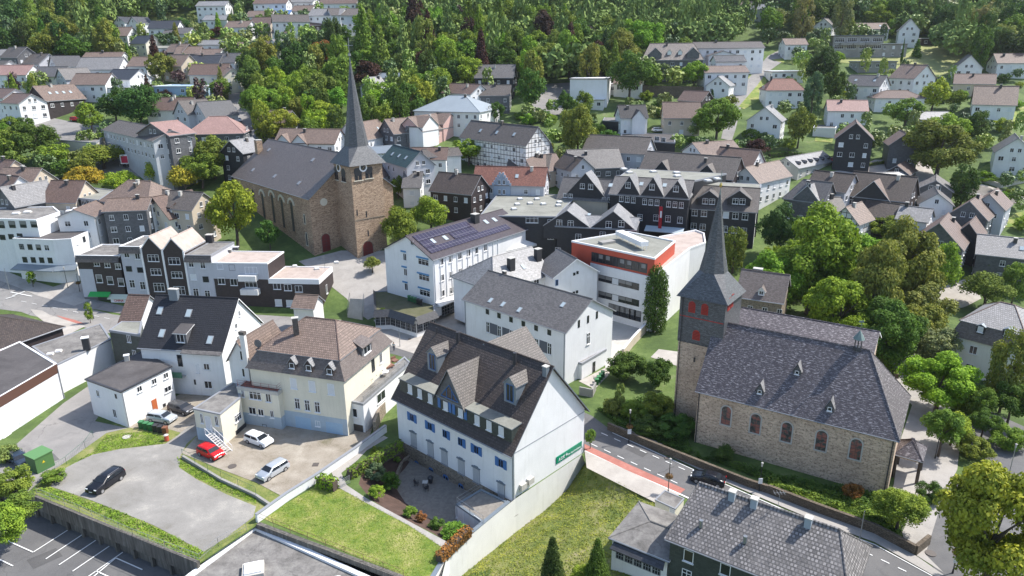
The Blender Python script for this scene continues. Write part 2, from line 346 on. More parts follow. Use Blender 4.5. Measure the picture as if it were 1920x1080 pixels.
# ---------------- houses ----------------
class House:
    def __init__(s,label,A,B,C,h,rh,wall=WHITE,roof=T_BROWN,edge=None,hip=(0,0),oh=.4,cat='house',name='house',group=None,zb=None,ze=None,ref=None,detail=True,rf=.5,th=.2,world=False,gablemat=None,v=None,lowb=None):
        if world: a,b=Vector(A),Vector(B); ze=a.z if ze is None else ze
        else:
            if ze is None: a=atg(*A,h); ze=a.z
            else: a=at(*A,ze)
            b=at(*B,ze)
        a.z=b.z=0
        s.u=(b-a).normalized(); s.L=(b-a).length; n=Vector((-s.u.y,s.u.x,0))
        if isinstance(C,(int,float)):
            s.v=n if C>0 else -n; s.W=abs(C)
        else:
            c2=Vector(C) if world else at(*C,ze); c2.z=0; k=(c2-a).dot(n); s.v=n if k>0 else -n; s.W=abs(k)
        s.a=a; s.ze=ze; s.rh=rh; s.zr=ze+rh; s.oh=oh; s.rf=rf; s.roofm=roof; s.wallm=wall; s.detail=detail
        cs=[s.p(0,0),s.p(s.L,0),s.p(0,s.W),s.p(s.L,s.W)]
        s.zg=min(ter(q.y) for q in cs)-.6 if zb is None else zb
        s.zg0=(ter(s.p(s.L/2,0).y) if zb is None else zb)
        cen=s.p(s.L/2,s.W/2); s.root=thing(name,label,cat,(cen.x,cen.y,s.zg0),group)
        s.edge=edge or (GTRIM)
        s.tw=s.W*rf; s.sl=rh/s.tw; s.slb=rh/(s.W-s.tw)
        # walls
        m=MB(); o=oh; L,Wd=s.L,s.W
        zt=ze+s.sl*o-.03; ztb=ze+s.slb*o-.03
        if rh>0 and not(hip[0] and hip[1]):
            P=lambda x,y,z:Vector((*s.p(x,y).xy,z))
            for x,hp in((o,hip[0]),(L-o,hip[1])):
                if hp: m.face([P(x,o,s.zg),P(x,Wd-o,s.zg),P(x,Wd-o,ztb),P(x,o,zt)],0)
                else:
                    m.face([P(x,o,s.zg),P(x,Wd-o,s.zg),P(x,Wd-o,ztb),P(x,o,zt)],0)
                    m.face([P(x,o,zt),P(x,Wd-o,ztb),P(x,s.tw,s.zr-.08)],1)
            m.face([P(o,o,s.zg),P(L-o,o,s.zg),P(L-o,o,zt),P(o,o,zt)],0); m.face([P(o,Wd-o,s.zg),P(L-o,Wd-o,s.zg),P(L-o,Wd-o,ztb),P(o,Wd-o,ztb)],0)
        else:
            m.prism([s.p(x,y) for x,y in((o,o),(L-o,o),(L-o,Wd-o),(o,Wd-o))],s.zg,zt if rh>0 else ze)
        s.wallo=part(m,'wall',[wall,gablemat or wall],s.root)
        # roof
        P=lambda x,y,z:Vector((*s.p(x,y).xy,z)); h0,h1=hip
        if rh>0:
            r0=P(h0,s.tw,s.zr); r1=P(L-h1,s.tw,s.zr)
            polys=[[P(0,0,ze),P(L,0,ze),r1,r0],[P(L,Wd,ze),P(0,Wd,ze),r0,r1]]
            if h0: polys.append([P(0,Wd,ze),P(0,0,ze),r0])
            if h1: polys.append([P(L,0,ze),P(L,Wd,ze),r1])
            m=MB(); m.slab(polys,th,0,1); s.roof=part(m,'roof',[roof,s.edge],s.root)
            # ridge capping
            m=MB(); m.tube(r0+Vector((0,0,.02)),r1+Vector((0,0,.02)),.11,n=6)
            for hp,rr,xx in((h0,r0,0),(h1,r1,L)):
                if hp:
                    m.tube(rr,P(xx,0,ze),.09,n=5); m.tube(rr,P(xx,Wd,ze),.09,n=5)
            part(m,'ridge_capping',roof,s.root,s.roof)
            if detail:
                m=MB(); k=.09
                for y,sg in((0,-1),(Wd,1)): m.tube(P(0,y+sg*.02,ze-.1),P(L,y+sg*.02,ze-.1),.08,n=6)
                part(m,'gutter',GTRIM,s.root)
        else:
            m=MB(); m.prism([s.p(x,y) for x,y in((0,0),(L,0),(L,Wd),(0,Wd))],ze-.25,ze-.02,0,bottom=True)
            for (x0,y0,x1,y1) in((0,0,L,.25),(0,Wd-.25,L,Wd),(0,.25,.25,Wd-.25),(L-.25,.25,L,Wd-.25)):
                m.obox(P(x0,y0,ze-.02),s.u*(x1-x0),s.v*(y1-y0),(0,0,.14),1)
            s.roof=part(m,'roof',[roof,s.edge],s.root)
        # walls for windows
        def wl(x0,y0,x1,y1):
            return Wall(s.root,s.p(x0,y0),s.p(x1,y1),s.zg0,ze,detail)
        s.F=wl(o,o,L-o,o); s.B=wl(o,Wd-o,L-o,Wd-o); s.G0=wl(o,o,o,Wd-o); s.G1=wl(L-o,o,L-o,Wd-o)
        s.nf=(-s.v*s.sl*1.0+Vector((0,0,1))).normalized() if False else (Vector((-s.v.x*s.sl,-s.v.y*s.sl,1))).normalized()
        s.nb=(Vector((s.v.x*s.slb,s.v.y*s.slb,1))).normalized()
        REFS.append((*proj((cen.x,cen.y,ze)),ref or label)); FOOT.append((cen.x,cen.y,s.L/2,s.W/2,s.u))
    def p(s,x,y): return s.a+s.u*x+s.v*y
    def rz(s,x,y): return s.ze+min(y*s.sl,(s.W-y)*s.slb)
    def slope(s,px,py,back=False):
        q=onplane(px,py,Vector((s.a.x,s.a.y,s.ze)) if not back else Vector((*s.p(0,s.W).xy,s.ze)),s.nb if back else s.nf)
        d=q-Vector((s.a.x,s.a.y,0)); return d.dot(s.u),d.dot(s.v),q.z
    def chim(s,px,py,w=.6,d=.6,h=1.3,mat=None,back=False,cap=True):
        x,y,z=s.slope(px,py,back); return s.chimat(x,y,w,d,h,mat,cap)
    def chimat(s,x,y,w=.6,d=.6,h=1.3,mat=None,cap=True):
        z=s.rz(x,y) if s.rh>0 else s.ze; m=MB(); o=s.p(x-w/2,y-d/2); o.z=z-.5
        m.obox(o,s.u*w,s.v*d,(0,0,h+.5))
        if cap: o=s.p(x-w/2-.06,y-d/2-.06); o.z=z+h; m.obox(o,s.u*(w+.12),s.v*(d+.12),(0,0,.12),1)
        return part(m,'chimney',[mat or BRKD,LCONC],s.root,s.roof)
    def sky(s,px,py,w=.8,h=1.2,back=False,mat=None):
        x,y,z=s.slope(px,py,back); n=s.nb if back else s.nf; sl=s.slb if back else s.sl; sg=-1 if back else 1
        dv=(s.v*sg+Vector((0,0,sl))).normalized()*h; o=Vector((*s.p(x,y).xy,z))-s.u*w/2-dv/2
        m=MB(); m.obox(o,s.u*w,dv,n*.1,0); m.obox(o+s.u*.09+dv*.07,s.u*(w-.18),dv*.86,n*.115,1)
        return part(m,'skylight',[GTRIM,mat or SKYG],s.root,s.roof)
    def block(s,x0,x1,y0,zb,ze,rh,oh=.15,wall=None,roof=None,edge=None,face=None,kind='dormer',win=None,shed=False,ang=None,depth=None,y1=None):
        "dormer or cross gable: its face stands at y0, its roof runs back into the main slope"
        wm=wall or s.wallm; rm=roof or s.roofm; xm=(x0+x1)/2; P=lambda x,y,z:Vector((*s.p(x,y).xy,z))
        yb=min(s.tw,(ze+rh-s.ze)/s.sl+.15) if depth is None else y0+depth
        m=MB()
        yw=min(s.tw,(ze-s.ze)/s.sl+.1) if depth is None else y0+depth
        if shed:
            yb=min(s.tw,(ze+rh-s.ze)/s.sl)
            m.face([P(x0,y0,zb),P(x1,y0,zb),P(x1,y0,ze),P(x0,y0,ze)],0)
            for x in(x0,x1): m.face([P(x,y0,zb),P(x,yb,zb),P(x,yb,ze+rh-.05),P(x,y0,ze-.02)],0)
        else:
            m.face([P(x0,y0,zb),P(x1,y0,zb),P(x1,y0,ze),P(xm,y0,ze+rh-.05),P(x0,y0,ze)],1 if face else 0)
            for x in(x0,x1): m.face([P(x,y0,zb),P(x,yb,zb),P(x,yb,ze),P(x,y0,ze)],0)
        d=part(m,kind,[wm,face or wm],s.root)
        m=MB(); k=rh/((x1-x0)/2) if not shed else 0; e=oh; y2=y0-oh
        if shed: m.slab([[P(x0-e,y2,ze),P(x1+e,y2,ze),P(x1+e,yb,ze+rh+.03),P(x0-e,yb,ze+rh+.03)]],.12,0,1)
        else: m.slab([[P(x0-e,y2,ze-k*e),P(xm,y2,ze+rh),P(xm,yb,ze+rh),P(x0-e,yb,ze-k*e)],[P(xm,y2,ze+rh),P(x1+e,y2,ze-k*e),P(x1+e,yb,ze-k*e),P(xm,yb,ze+rh)]],.13,0,1)
        part(m,'dormer_roof',[rm,edge or s.edge],s.root,d)
        wl=Wall(s.root,s.p(x0,y0),s.p(x1,y0),zb,ze,s.detail)
        return d,wl
    def dormer(s,px,py,w,hw,rh=.8,shed=False,wst='w',ww=None,wh=None,wall=None,roof=None,edge=None,nw=1,oh=.2,face=None):
        "px,py = middle of the foot of its face"
        x,y,z=s.slope(px,py); d,wl=s.block(x-w/2,x+w/2,y,z-.1,z+hw,rh,oh,wall,roof,edge,shed=shed,face=face)
        wh=wh or hw*.75; ww=ww or w*.7/nw
        for i in range(nw):
            o=window(s.root,wl.P(w*(i+.5)/nw,z+(hw-wh)*.6,.005),wl.ang,ww,wh,wst,'window',False)
        return d,wl
FOOT=[]
BRKD=stone('dark_chimney_brick',(.06,.05,.045),(.1,.08,.07),(.12,.11,.1),w=.25,h=.09,dist=.02); SKYG=plain('skylight_glass',(.38,.45,.48),.1)
class Flat:
    "flat roofed building from its roof outline in pixels"
    def __init__(s,label,pts,h,wall=WHITE,roof=FLATR,edge=TRIM,cat='building',name='building',group=None,zb=None,ze=None,ref=None,detail=True,rim=.25,rimh=.16,oh=0.,fascia=None,fh=.4,world=False):
        if world: P=[Vector((x,y,0)) for x,y in pts]
        else:
            if ze is None: a=atg(*pts[0],h); ze=a.z
            P=[at(*q,ze) for q in pts]
        s.P=P; s.ze=ze; cen=sum((Vector((p.x,p.y,0)) for p in P),Vector((0,0,0)))/len(P)
        s.zg0=ter(min(p.y for p in P)) if zb is None else zb; s.zg=s.zg0-.6
        s.root=thing(name,label,cat,(cen.x,cen.y,s.zg0),group); n=len(P); s.detail=detail
        ar=sum(P[i].x*P[(i+1)%n].y-P[(i+1)%n].x*P[i].y for i in range(n)); sg=1 if ar>0 else -1
        def off(dd):
            out=[]
            for i in range(n):
                a,b,c2=P[i-1],P[i],P[(i+1)%n]; e1=(b-a).xy.normalized(); e2=(c2-b).xy.normalized()
                n1=Vector((-e1.y,e1.x))*sg; n2=Vector((-e2.y,e2.x))*sg; bi=(n1+n2); bi=bi/max(.3,bi.length_squared/2) if bi.length>1e-6 else n1
                out.append(Vector((b.x+bi.x*dd,b.y+bi.y*dd,0)))
            return out
        W=off(oh) if oh else P
        m=MB(); m.prism([p for p in W],s.zg,ze-.03); s.wallo=part(m,'wall',wall,s.root)
        I=off(rim); m=MB(); z1=ze+rimh; I2=off(rim+.02); O=off(-.06)
        for i in range(n):
            j=(i+1)%n
            m.face([(O[i].x,O[i].y,z1),(O[j].x,O[j].y,z1),(I[j].x,I[j].y,z1),(I[i].x,I[i].y,z1)],1)
            m.face([(O[i].x,O[i].y,z1-fh),(O[j].x,O[j].y,z1-fh),(O[j].x,O[j].y,z1),(O[i].x,O[i].y,z1)],2 if fascia else 1)
            m.face([(I[i].x,I[i].y,ze),(I[j].x,I[j].y,ze),(I[j].x,I[j].y,z1),(I[i].x,I[i].y,z1)],1)
            m.face([(O[i].x,O[i].y,z1-fh),(O[j].x,O[j].y,z1-fh),(W[j].x,W[j].y,z1-fh),(W[i].x,W[i].y,z1-fh)],1)
        m.face([(p.x,p.y,ze) for p in I],0)
        s.roof=part(m,'roof',[roof,edge,fascia or edge],s.root); s.W=[Wall(s.root,W[i],W[(i+1)%n],s.zg0,ze,detail) for i in range(n)]
        REFS.append((*proj((cen.x,cen.y,ze)),ref or label)); FOOT.append((cen.x,cen.y,(P[1]-P[0]).length/2,(P[2]-P[1]).length/2,(P[1]-P[0]).normalized()))
    def dome(s,px,py,w=1.1,h=.35,mat=None,name='rooflight'):
        q=at(px,py,s.ze+.2); m=MB(); m.box((q.x,q.y,s.ze+h/2),(w,w,h),0,.3); m.box((q.x,q.y,s.ze+h+.08),(w*.8,w*.8,.18),1,.3); return part(m,name,[LCONC,mat or TRIM],s.root,s.roof)
    def box(s,px,py,w,d,h,mat,ang=0,name='chimney',cap=None,z=None):
        z=s.ze if z is None else z
        q=at(px,py,z); m=MB(); m.box((q.x,q.y,z+h/2),(w,d,h),0,ang)
        if cap: m.box((q.x,q.y,z+h+.06),(w+.15,d+.15,.12),1,ang)
        return part(m,name,[mat,cap or mat],s.root,s.roof)
# ---------------- vegetation ----------------
def leafmat(name,ground_=False):
    m,n,b=newmat(name); p=geo(n); oi=n.nodes.new('ShaderNodeObjectInfo')
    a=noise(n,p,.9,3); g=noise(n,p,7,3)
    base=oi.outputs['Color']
    dk=mixc(n,1.,base,(.5,.62,.5),'MULTIPLY'); lt=mixc(n,1.,base,(1.5,1.38,.95),'MULTIPLY')  # leaf noise tones also paint lit clumps and dark gaps into the colour
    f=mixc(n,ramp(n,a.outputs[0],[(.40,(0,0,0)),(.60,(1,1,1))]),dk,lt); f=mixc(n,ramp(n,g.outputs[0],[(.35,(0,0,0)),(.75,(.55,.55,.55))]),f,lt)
    n.links.new(f,b.inputs['Base Color']); b.inputs['Roughness'].default_value=.8; b.inputs['Specular IOR Level'].default_value=.2
    tr=n.nodes.new('ShaderNodeBsdfTranslucent'); n.links.new(mixc(n,1.,f,(1.3,1.35,.6),'MULTIPLY'),tr.inputs[0])
    ms=n.nodes.new('ShaderNodeMixShader'); ms.inputs[0].default_value=.2; out=n.nodes['Material Output']
    n.links.new(b.outputs[0],ms.inputs[1]); n.links.new(tr.outputs[0],ms.inputs[2]); n.links.new(ms.outputs[0],out.inputs[0]); return m
LEAF=leafmat('foliage'); BARK=plain('bark',(.085,.065,.05),.9)
def blobs(kind,rng):
    "sub clumps (centre, radius) of a crown of unit radius whose foot is at z=-1, top at z=1"
    B=[]
    if kind=='round':
        for i in range(44):
            v=rng.normal(size=3); v/=np.linalg.norm(v); v[2]=v[2]*.85+.05; B.append((v*rng.uniform(.52,.88)*np.array([1,1,.95]),rng.uniform(.15,.32)))
    elif kind=='wide':
        for i in range(34):
            a=rng.uniform(0,6.283); r=rng.uniform(.1,.85)**.7; z=(1-r*r)*.55*rng.uniform(.2,1.2)-.15; B.append((np.array([math.cos(a)*r*.8,math.sin(a)*r*.8,z*1.3-.1 if i%3 else -.45*rng.random()]),rng.uniform(.24,.38)))
    elif kind=='tall':
        for i in range(34):
            z=rng.uniform(-.9,.85); rr=.62*math.sqrt(max(.05,1-(z+.1)**2*.85)); a=rng.uniform(0,6.283); B.append((np.array([math.cos(a)*rr,math.sin(a)*rr,z*.95]),rng.uniform(.22,.36)))
    elif kind=='cone':
        for i in range(60):
            z=-.95+1.85*(i/60.); rr=.8*(1-(z+.95)/1.98); a=i*2.4; B.append((np.array([math.cos(a)*rr*.75,math.sin(a)*rr*.75,z]),.13+.26*(1-(z+1)/2)))
    elif kind=='column':
        for i in range(50):
            z=-.95+1.85*(i/50.); rr=.72*math.sqrt(max(.03,1-((z+.25)/1.25)**2)); a=i*2.4; B.append((np.array([math.cos(a)*rr*.7,math.sin(a)*rr*.7,z]),rng.uniform(.22,.34)))
    elif kind=='willow':
        for i in range(40):
            a=rng.uniform(0,6.283); r=rng.uniform(.3,.9); B.append((np.array([math.cos(a)*r*.8,math.sin(a)*r*.8,.55*(1-r*r)-.1]),rng.uniform(.2,.3)))
    elif kind=='hedge':
        for i in range(30): B.append((np.array([rng.uniform(-.8,.8),rng.uniform(-.8,.8),rng.uniform(-.7,.7)]),.4))
    return B
def quads(C,Nn,size,rng,aspect=.75):
    n=len(C); r=rng.normal(size=(n,3)); T=np.cross(Nn,r); T/=np.linalg.norm(T,axis=1)[:,None]+1e-9; U=np.cross(Nn,T)
    sz=size*rng.uniform(.6,1.35,size=(n,1)); T=T*sz; U=U*sz*aspect
    V=np.stack([C-T*.5-U*.15,C+U*.5,C+T*.5+U*.1,C-U*.5],1).reshape(-1,3); return V
def qmesh(name,V,mat):
    n=len(V)//4; me=bpy.data.meshes.new(name); me.vertices.add(len(V)); me.vertices.foreach_set('co',V.astype(np.float32).ravel())
    me.loops.add(4*n); me.loops.foreach_set('vertex_index',np.arange(4*n,dtype=np.int32)); me.polygons.add(n)
    me.polygons.foreach_set('loop_start',np.arange(0,4*n,4,dtype=np.int32)); me.polygons.foreach_set('loop_total',np.full(n,4,dtype=np.int32))
    me.materials.append(mat); me.update(); me.validate(); return me
def crownV(kind,n,size,seed):
    rng=np.random.default_rng(seed); B=blobs(kind,rng); w=np.array([b[1]**2 for b in B]); w/=w.sum()
    idx=rng.choice(len(B),n,p=w); cen=np.array([b[0] for b in B])[idx]; rad=np.array([b[1] for b in B])[idx]
    d=rng.normal(size=(n,3)); d/=np.linalg.norm(d,axis=1)[:,None]; d[:,2]=np.where(rng.random(n)<.6,np.abs(d[:,2]),d[:,2])
    C=cen+d*(rad*rng.uniform(.6,1.12,n))[:,None]
    if kind=='willow':
        k=rng.random(n)<.75; C[k,2]-=rng.uniform(0,.75,k.sum())*np.clip(np.hypot(C[k,0],C[k,1]),.3,1)
    Nn=d*.8+rng.normal(size=(n,3))*.45+np.array([0,0,.25]); Nn/=np.linalg.norm(Nn,axis=1)[:,None]
    return quads(C,Nn,size,rng)
CR={}
def crown(kind,lod,var):
    k=(kind,lod,var)
    if k not in CR:
        n,sz={3:(24000,.068),0:(9500,.082),1:(3800,.12),2:(1300,.19)}[lod]
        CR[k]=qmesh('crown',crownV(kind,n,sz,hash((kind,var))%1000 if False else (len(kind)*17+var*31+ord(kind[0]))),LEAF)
    return CR[k]
TR={}
def trunkmesh(kind,var=0):
    if kind in TR: return TR[kind]
    m=MB(); rng=random.Random(var+3)
    if kind=='cone': m.tube((0,0,0),(0,0,1),.03,.008,n=6)
    else:
        p=Vector((0,0,0)); 
        pts=[(0,0,0),(.02,.01,.25),(.0,.03,.5),(.03,0,.8)]
        for i in range(3): m.tube(pts[i],pts[i+1],.045-.011*i,.034-.011*i,n=7)
        for i in range(6):
            a=i*1.05+.3; z=.25+.06*i; m.tube((.01,.01,z),(math.cos(a)*.26,math.sin(a)*.26,z+.28),.016,.005,n=5)
    o=m.build('trunk',BARK,link=False); TR[kind]=o.data; bpy.data.objects.remove(o); return TR[kind]
COLR={'green':(.135,.20,.04),'bright':(.165,.265,.035),'dark':(.05,.10,.03),'yellow':(.23,.30,.045),'olive':(.17,.21,.055),'gold':(.31,.30,.045),'plum':(.055,.028,.030),'fresh':(.17,.27,.045),'blue':(.10,.16,.10),'orange':(.25,.12,.045),'pale':(.20,.23,.11),'deep':(.07,.13,.032)}
CNAME={'green':'mid green','bright':'bright green','dark':'very dark green','yellow':'yellow-green','olive':'olive green','gold':'golden yellow','plum':'dark purple','fresh':'fresh green','blue':'blue-green','orange':'orange-brown','pale':'pale grey-green','deep':'deep green'}
KNAME={'round':'round broadleaf tree','wide':'spreading broadleaf tree','tall':'tall broadleaf tree','cone':'pointed conifer','column':'columnar evergreen tree','willow':'weeping willow','bush':'rounded shrub'}
TREES=[]
def tree(cx,cy,rx,ry,kind='round',col='green',label=None,group=None,lod=None,base=None,auto=True):
    "crown centre and half sizes in pixels of the photo (converted to a standing place and metres)"
    g=base
    hm=4.
    for _ in range(6):
        p=atg(cx,cy,hm) if base is None else at(cx,cy,base+hm)
        d=(p-Vector((0,0,CH))).dot(fw); R=rx*d/F; H=ry*d/F/.95
        hm=H+(.08*H+.7 if kind!='bush' else 0)*(1 if kind not in('cone','column') else .2)
        if kind=='bush': hm=H*.85
    gz=(ter(p.y) if base is None else base)
    return mktree(p.x,p.y,gz,R,H,hm,kind,col,label,group,lod,(cx,cy))
SPECS=[]
class Stub: pass
def mktree(*a,**k):
    SPECS.append((a,k)); r=Stub(); r.location=Vector((a[0],a[1],a[2])); return r
def plant_all(limit=292):
    "the broadleaf trees that show largest stand alone, the small remainder is one mass"
    size=lambda a: a[3]*a[4]/max(40,a[1])**2
    bl=[i for i,(a,k) in enumerate(SPECS) if a[6] not in('cone','column','willow','bush')]
    named=[i for i in bl if not (len(SPECS[i][0])>8 and SPECS[i][0][8])]; named.sort(key=lambda i:-size(SPECS[i][0]))
    own=[i for i in bl if i not in set(named)]; keep=set(own)|set(named[:limit-len(own)]); rest=[i for i in bl if i not in keep]
    for i,(a,k) in enumerate(SPECS):
        if i in rest: continue
        mktree_(*a,**k)
    if rest:
        VV=[]; CC=[]; rng=np.random.default_rng(3)
        for i in rest:
            x,y,gz,R,H,hm,kind,col=SPECS[i][0][:8]; V=crownV('round' if kind!='tall' else 'tall',620,.24,60+i%5); W_=V*np.array([R,R,H])+np.array([x,y,gz+hm]); VV.append(W_); c=COLR[col] if isinstance(col,str) else col
            j=rng.uniform(.85,1.15); CC.append(np.tile(np.array([c[0]*j,c[1]*j,c[2]*j,1.]),(len(V),1)))
        m,n,b=newmat('mass_foliage'); at_=n.nodes.new('ShaderNodeVertexColor'); at_.layer_name='tint'; g=noise(n,geo(n),1.2,3); n.links.new(mixc(n,ramp(n,g.outputs[0],[(.4,(0,0,0)),(.65,(1,1,1))]),at_.outputs[0],mixc(n,1.,at_.outputs[0],(1.45,1.3,.95),'MULTIPLY')),b.inputs['Base Color']); b.inputs['Roughness'].default_value=.6
        me=qmesh('distant_trees',np.concatenate(VV),m); ca=me.color_attributes.new('tint','FLOAT_COLOR','POINT'); ca.data.foreach_set('color',np.concatenate(CC).astype(np.float32).ravel())
        o=bpy.data.objects.new('distant_trees',me); COL.objects.link(o); tag(o,'small distant broadleaf trees of gardens and woods on the hillsides','trees',kind='stuff')
    print('trees',len(bl),'mass',len(rest))
def mktree_(x,y,gz,R,H,hm,kind,col,label=None,group=None,lod=None,pxy=None,leaf=None):
    d=y
    if lod is None: lod=3 if (R*1332/max(40,y)>56) else 0 if (R*1332/max(40,y)>30) else (1 if R*1332/max(40,y)>13 else 2)
    k='round' if kind=='bush' else kind; c=COLR[col] if isinstance(col,str) else col
    q=random.Random(int(x*13+y*7)); va=q.randint(0,{3:1,0:3,1:3,2:5}[lod])
    nm={'cone':'conifer','column':'columnar_evergreen','willow':'willow_tree','bush':'shrub'}.get(kind,'broadleaf_tree')
    cat='shrub' if kind=='bush' else 'tree'
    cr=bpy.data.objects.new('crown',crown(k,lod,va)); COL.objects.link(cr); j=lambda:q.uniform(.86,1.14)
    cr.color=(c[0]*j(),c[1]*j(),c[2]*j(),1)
    root=thing(nm,label or 'x',cat,(x,y,gz),group)
    cr.parent=root; cr.location=(0,0,hm); cr.scale=(R*1.02,R*1.02*q.uniform(.92,1.08),H); cr.rotation_euler=(0,0,q.uniform(0,6.28))
    tk=bpy.data.objects.new('trunk',trunkmesh('cone' if kind in('cone','column') else 'b')); COL.objects.link(tk); tk.parent=root
    hh=hm+H*.6; tk.scale=(max(R,1)*1.6,max(R,1)*1.6,hh) if kind!='bush' else (R*.8,R*.8,hm*1.1); tk.location=(0,0,-.1)
    TREES.append((root,kind,col,pxy or proj((x,y,gz+hm)),label,R,group)); return root
def hedge(pts,w,h,label,col='green',z=None,group=None,name='hedge',zs=None,cat='hedge'):
    "clipped hedge along pixel points on the ground"
    P=[atg(*p) if z is None else at(*p,z) for p in pts]; rng=np.random.default_rng(int(P[0].x*7+900)); V=[]
    for a,b in zip(P,P[1:]):
        L=(b-a).length; u=(b-a)/max(L,.01); v=Vector((-u.y,u.x,0)); n=int((L*(w+2*h)+w*h)*26)+30
        s_=rng.uniform(0,L,n); side=rng.random(n); k=w/(w+2*h)
        X=np.where(side<k,rng.uniform(-w/2,w/2,n),np.where(side<k+(1-k)/2,-w/2,w/2)); Z=np.where(side<k,h,rng.uniform(0,h,n)); X+=rng.normal(0,.07,n); Z+=rng.normal(0,.06,n)
        N0=np.where((side<k)[:,None],np.array([0,0,1.]),np.sign(X)[:,None]*np.array(v)[None,:])+rng.normal(0,.4,(n,3)); N0/=np.linalg.norm(N0,axis=1)[:,None]
        C=np.array(a)[None,:]+s_[:,None]*np.array(u)+X[:,None]*np.array(v)+Z[:,None]*np.array([0,0,1]); V.append(quads(C,N0,.3,rng))
    o0=P[0]; VV=np.concatenate(V)-np.array(o0); me=qmesh('hedge',VV,LEAF); o=bpy.data.objects.new(name,me); COL.objects.link(o); o.location=o0; o.color=(*COLR[col],1)
    # unseen solid core box, added so that no light passes straight through
    m=MB()
    for a,b in zip(P,P[1:]):
        u=(b-a).normalized(); v=Vector((-u.y,u.x,0)); m.obox(a-v*(w*.36)-Vector((0,0,.3)),b-a,v*w*.72,(0,0,h*.86+.3))
    c=m.build('light_block',BARK,None,origin=o0); c.parent=o; c.location=(0,0,0)
    return tag(o,label,cat,group)
def groundcover(poly,n,size,col,label,name='ground_cover',z=None,hgt=.35,cat='ground cover'):
    P=[atg(*p) if z is None else at(*p,z) for p in poly]; rng=np.random.default_rng(n); xs=[p.x for p in P]; ys=[p.y for p in P]; C=[]
    while len(C)<n:
        x=rng.uniform(min(xs),max(xs)); y=rng.uniform(min(ys),max(ys))
        if inside(x,y,[(p.x,p.y) for p in P]):
            zz=(ter(y) if z is None else z); bumpz=hgt*(.5+.5*math.sin(x*1.3+math.sin(y*1.1)*2)*math.cos(y*1.5+x*.4)); C.append((x,y,zz+rng.uniform(0,1)*bumpz))
    C=np.array(C); Nn=rng.normal(0,.6,(n,3))+np.array([0,0,1.]); Nn/=np.linalg.norm(Nn,axis=1)[:,None]
    o=bpy.data.objects.new(name,qmesh(name,quads(C,Nn,size,rng),LEAF)); COL.objects.link(o); o.color=(*COLR[col],1); tag(o,label,cat,kind='stuff'); return o
def inside(x,y,P):
    r=False; j=len(P)-1
    for i in range(len(P)):
        (a,b),(c,d)=P[i],P[j]
        if (b>y)!=(d>y) and x<(c-a)*(y-b)/(d-b)+a: r=not r
        j=i
    return r
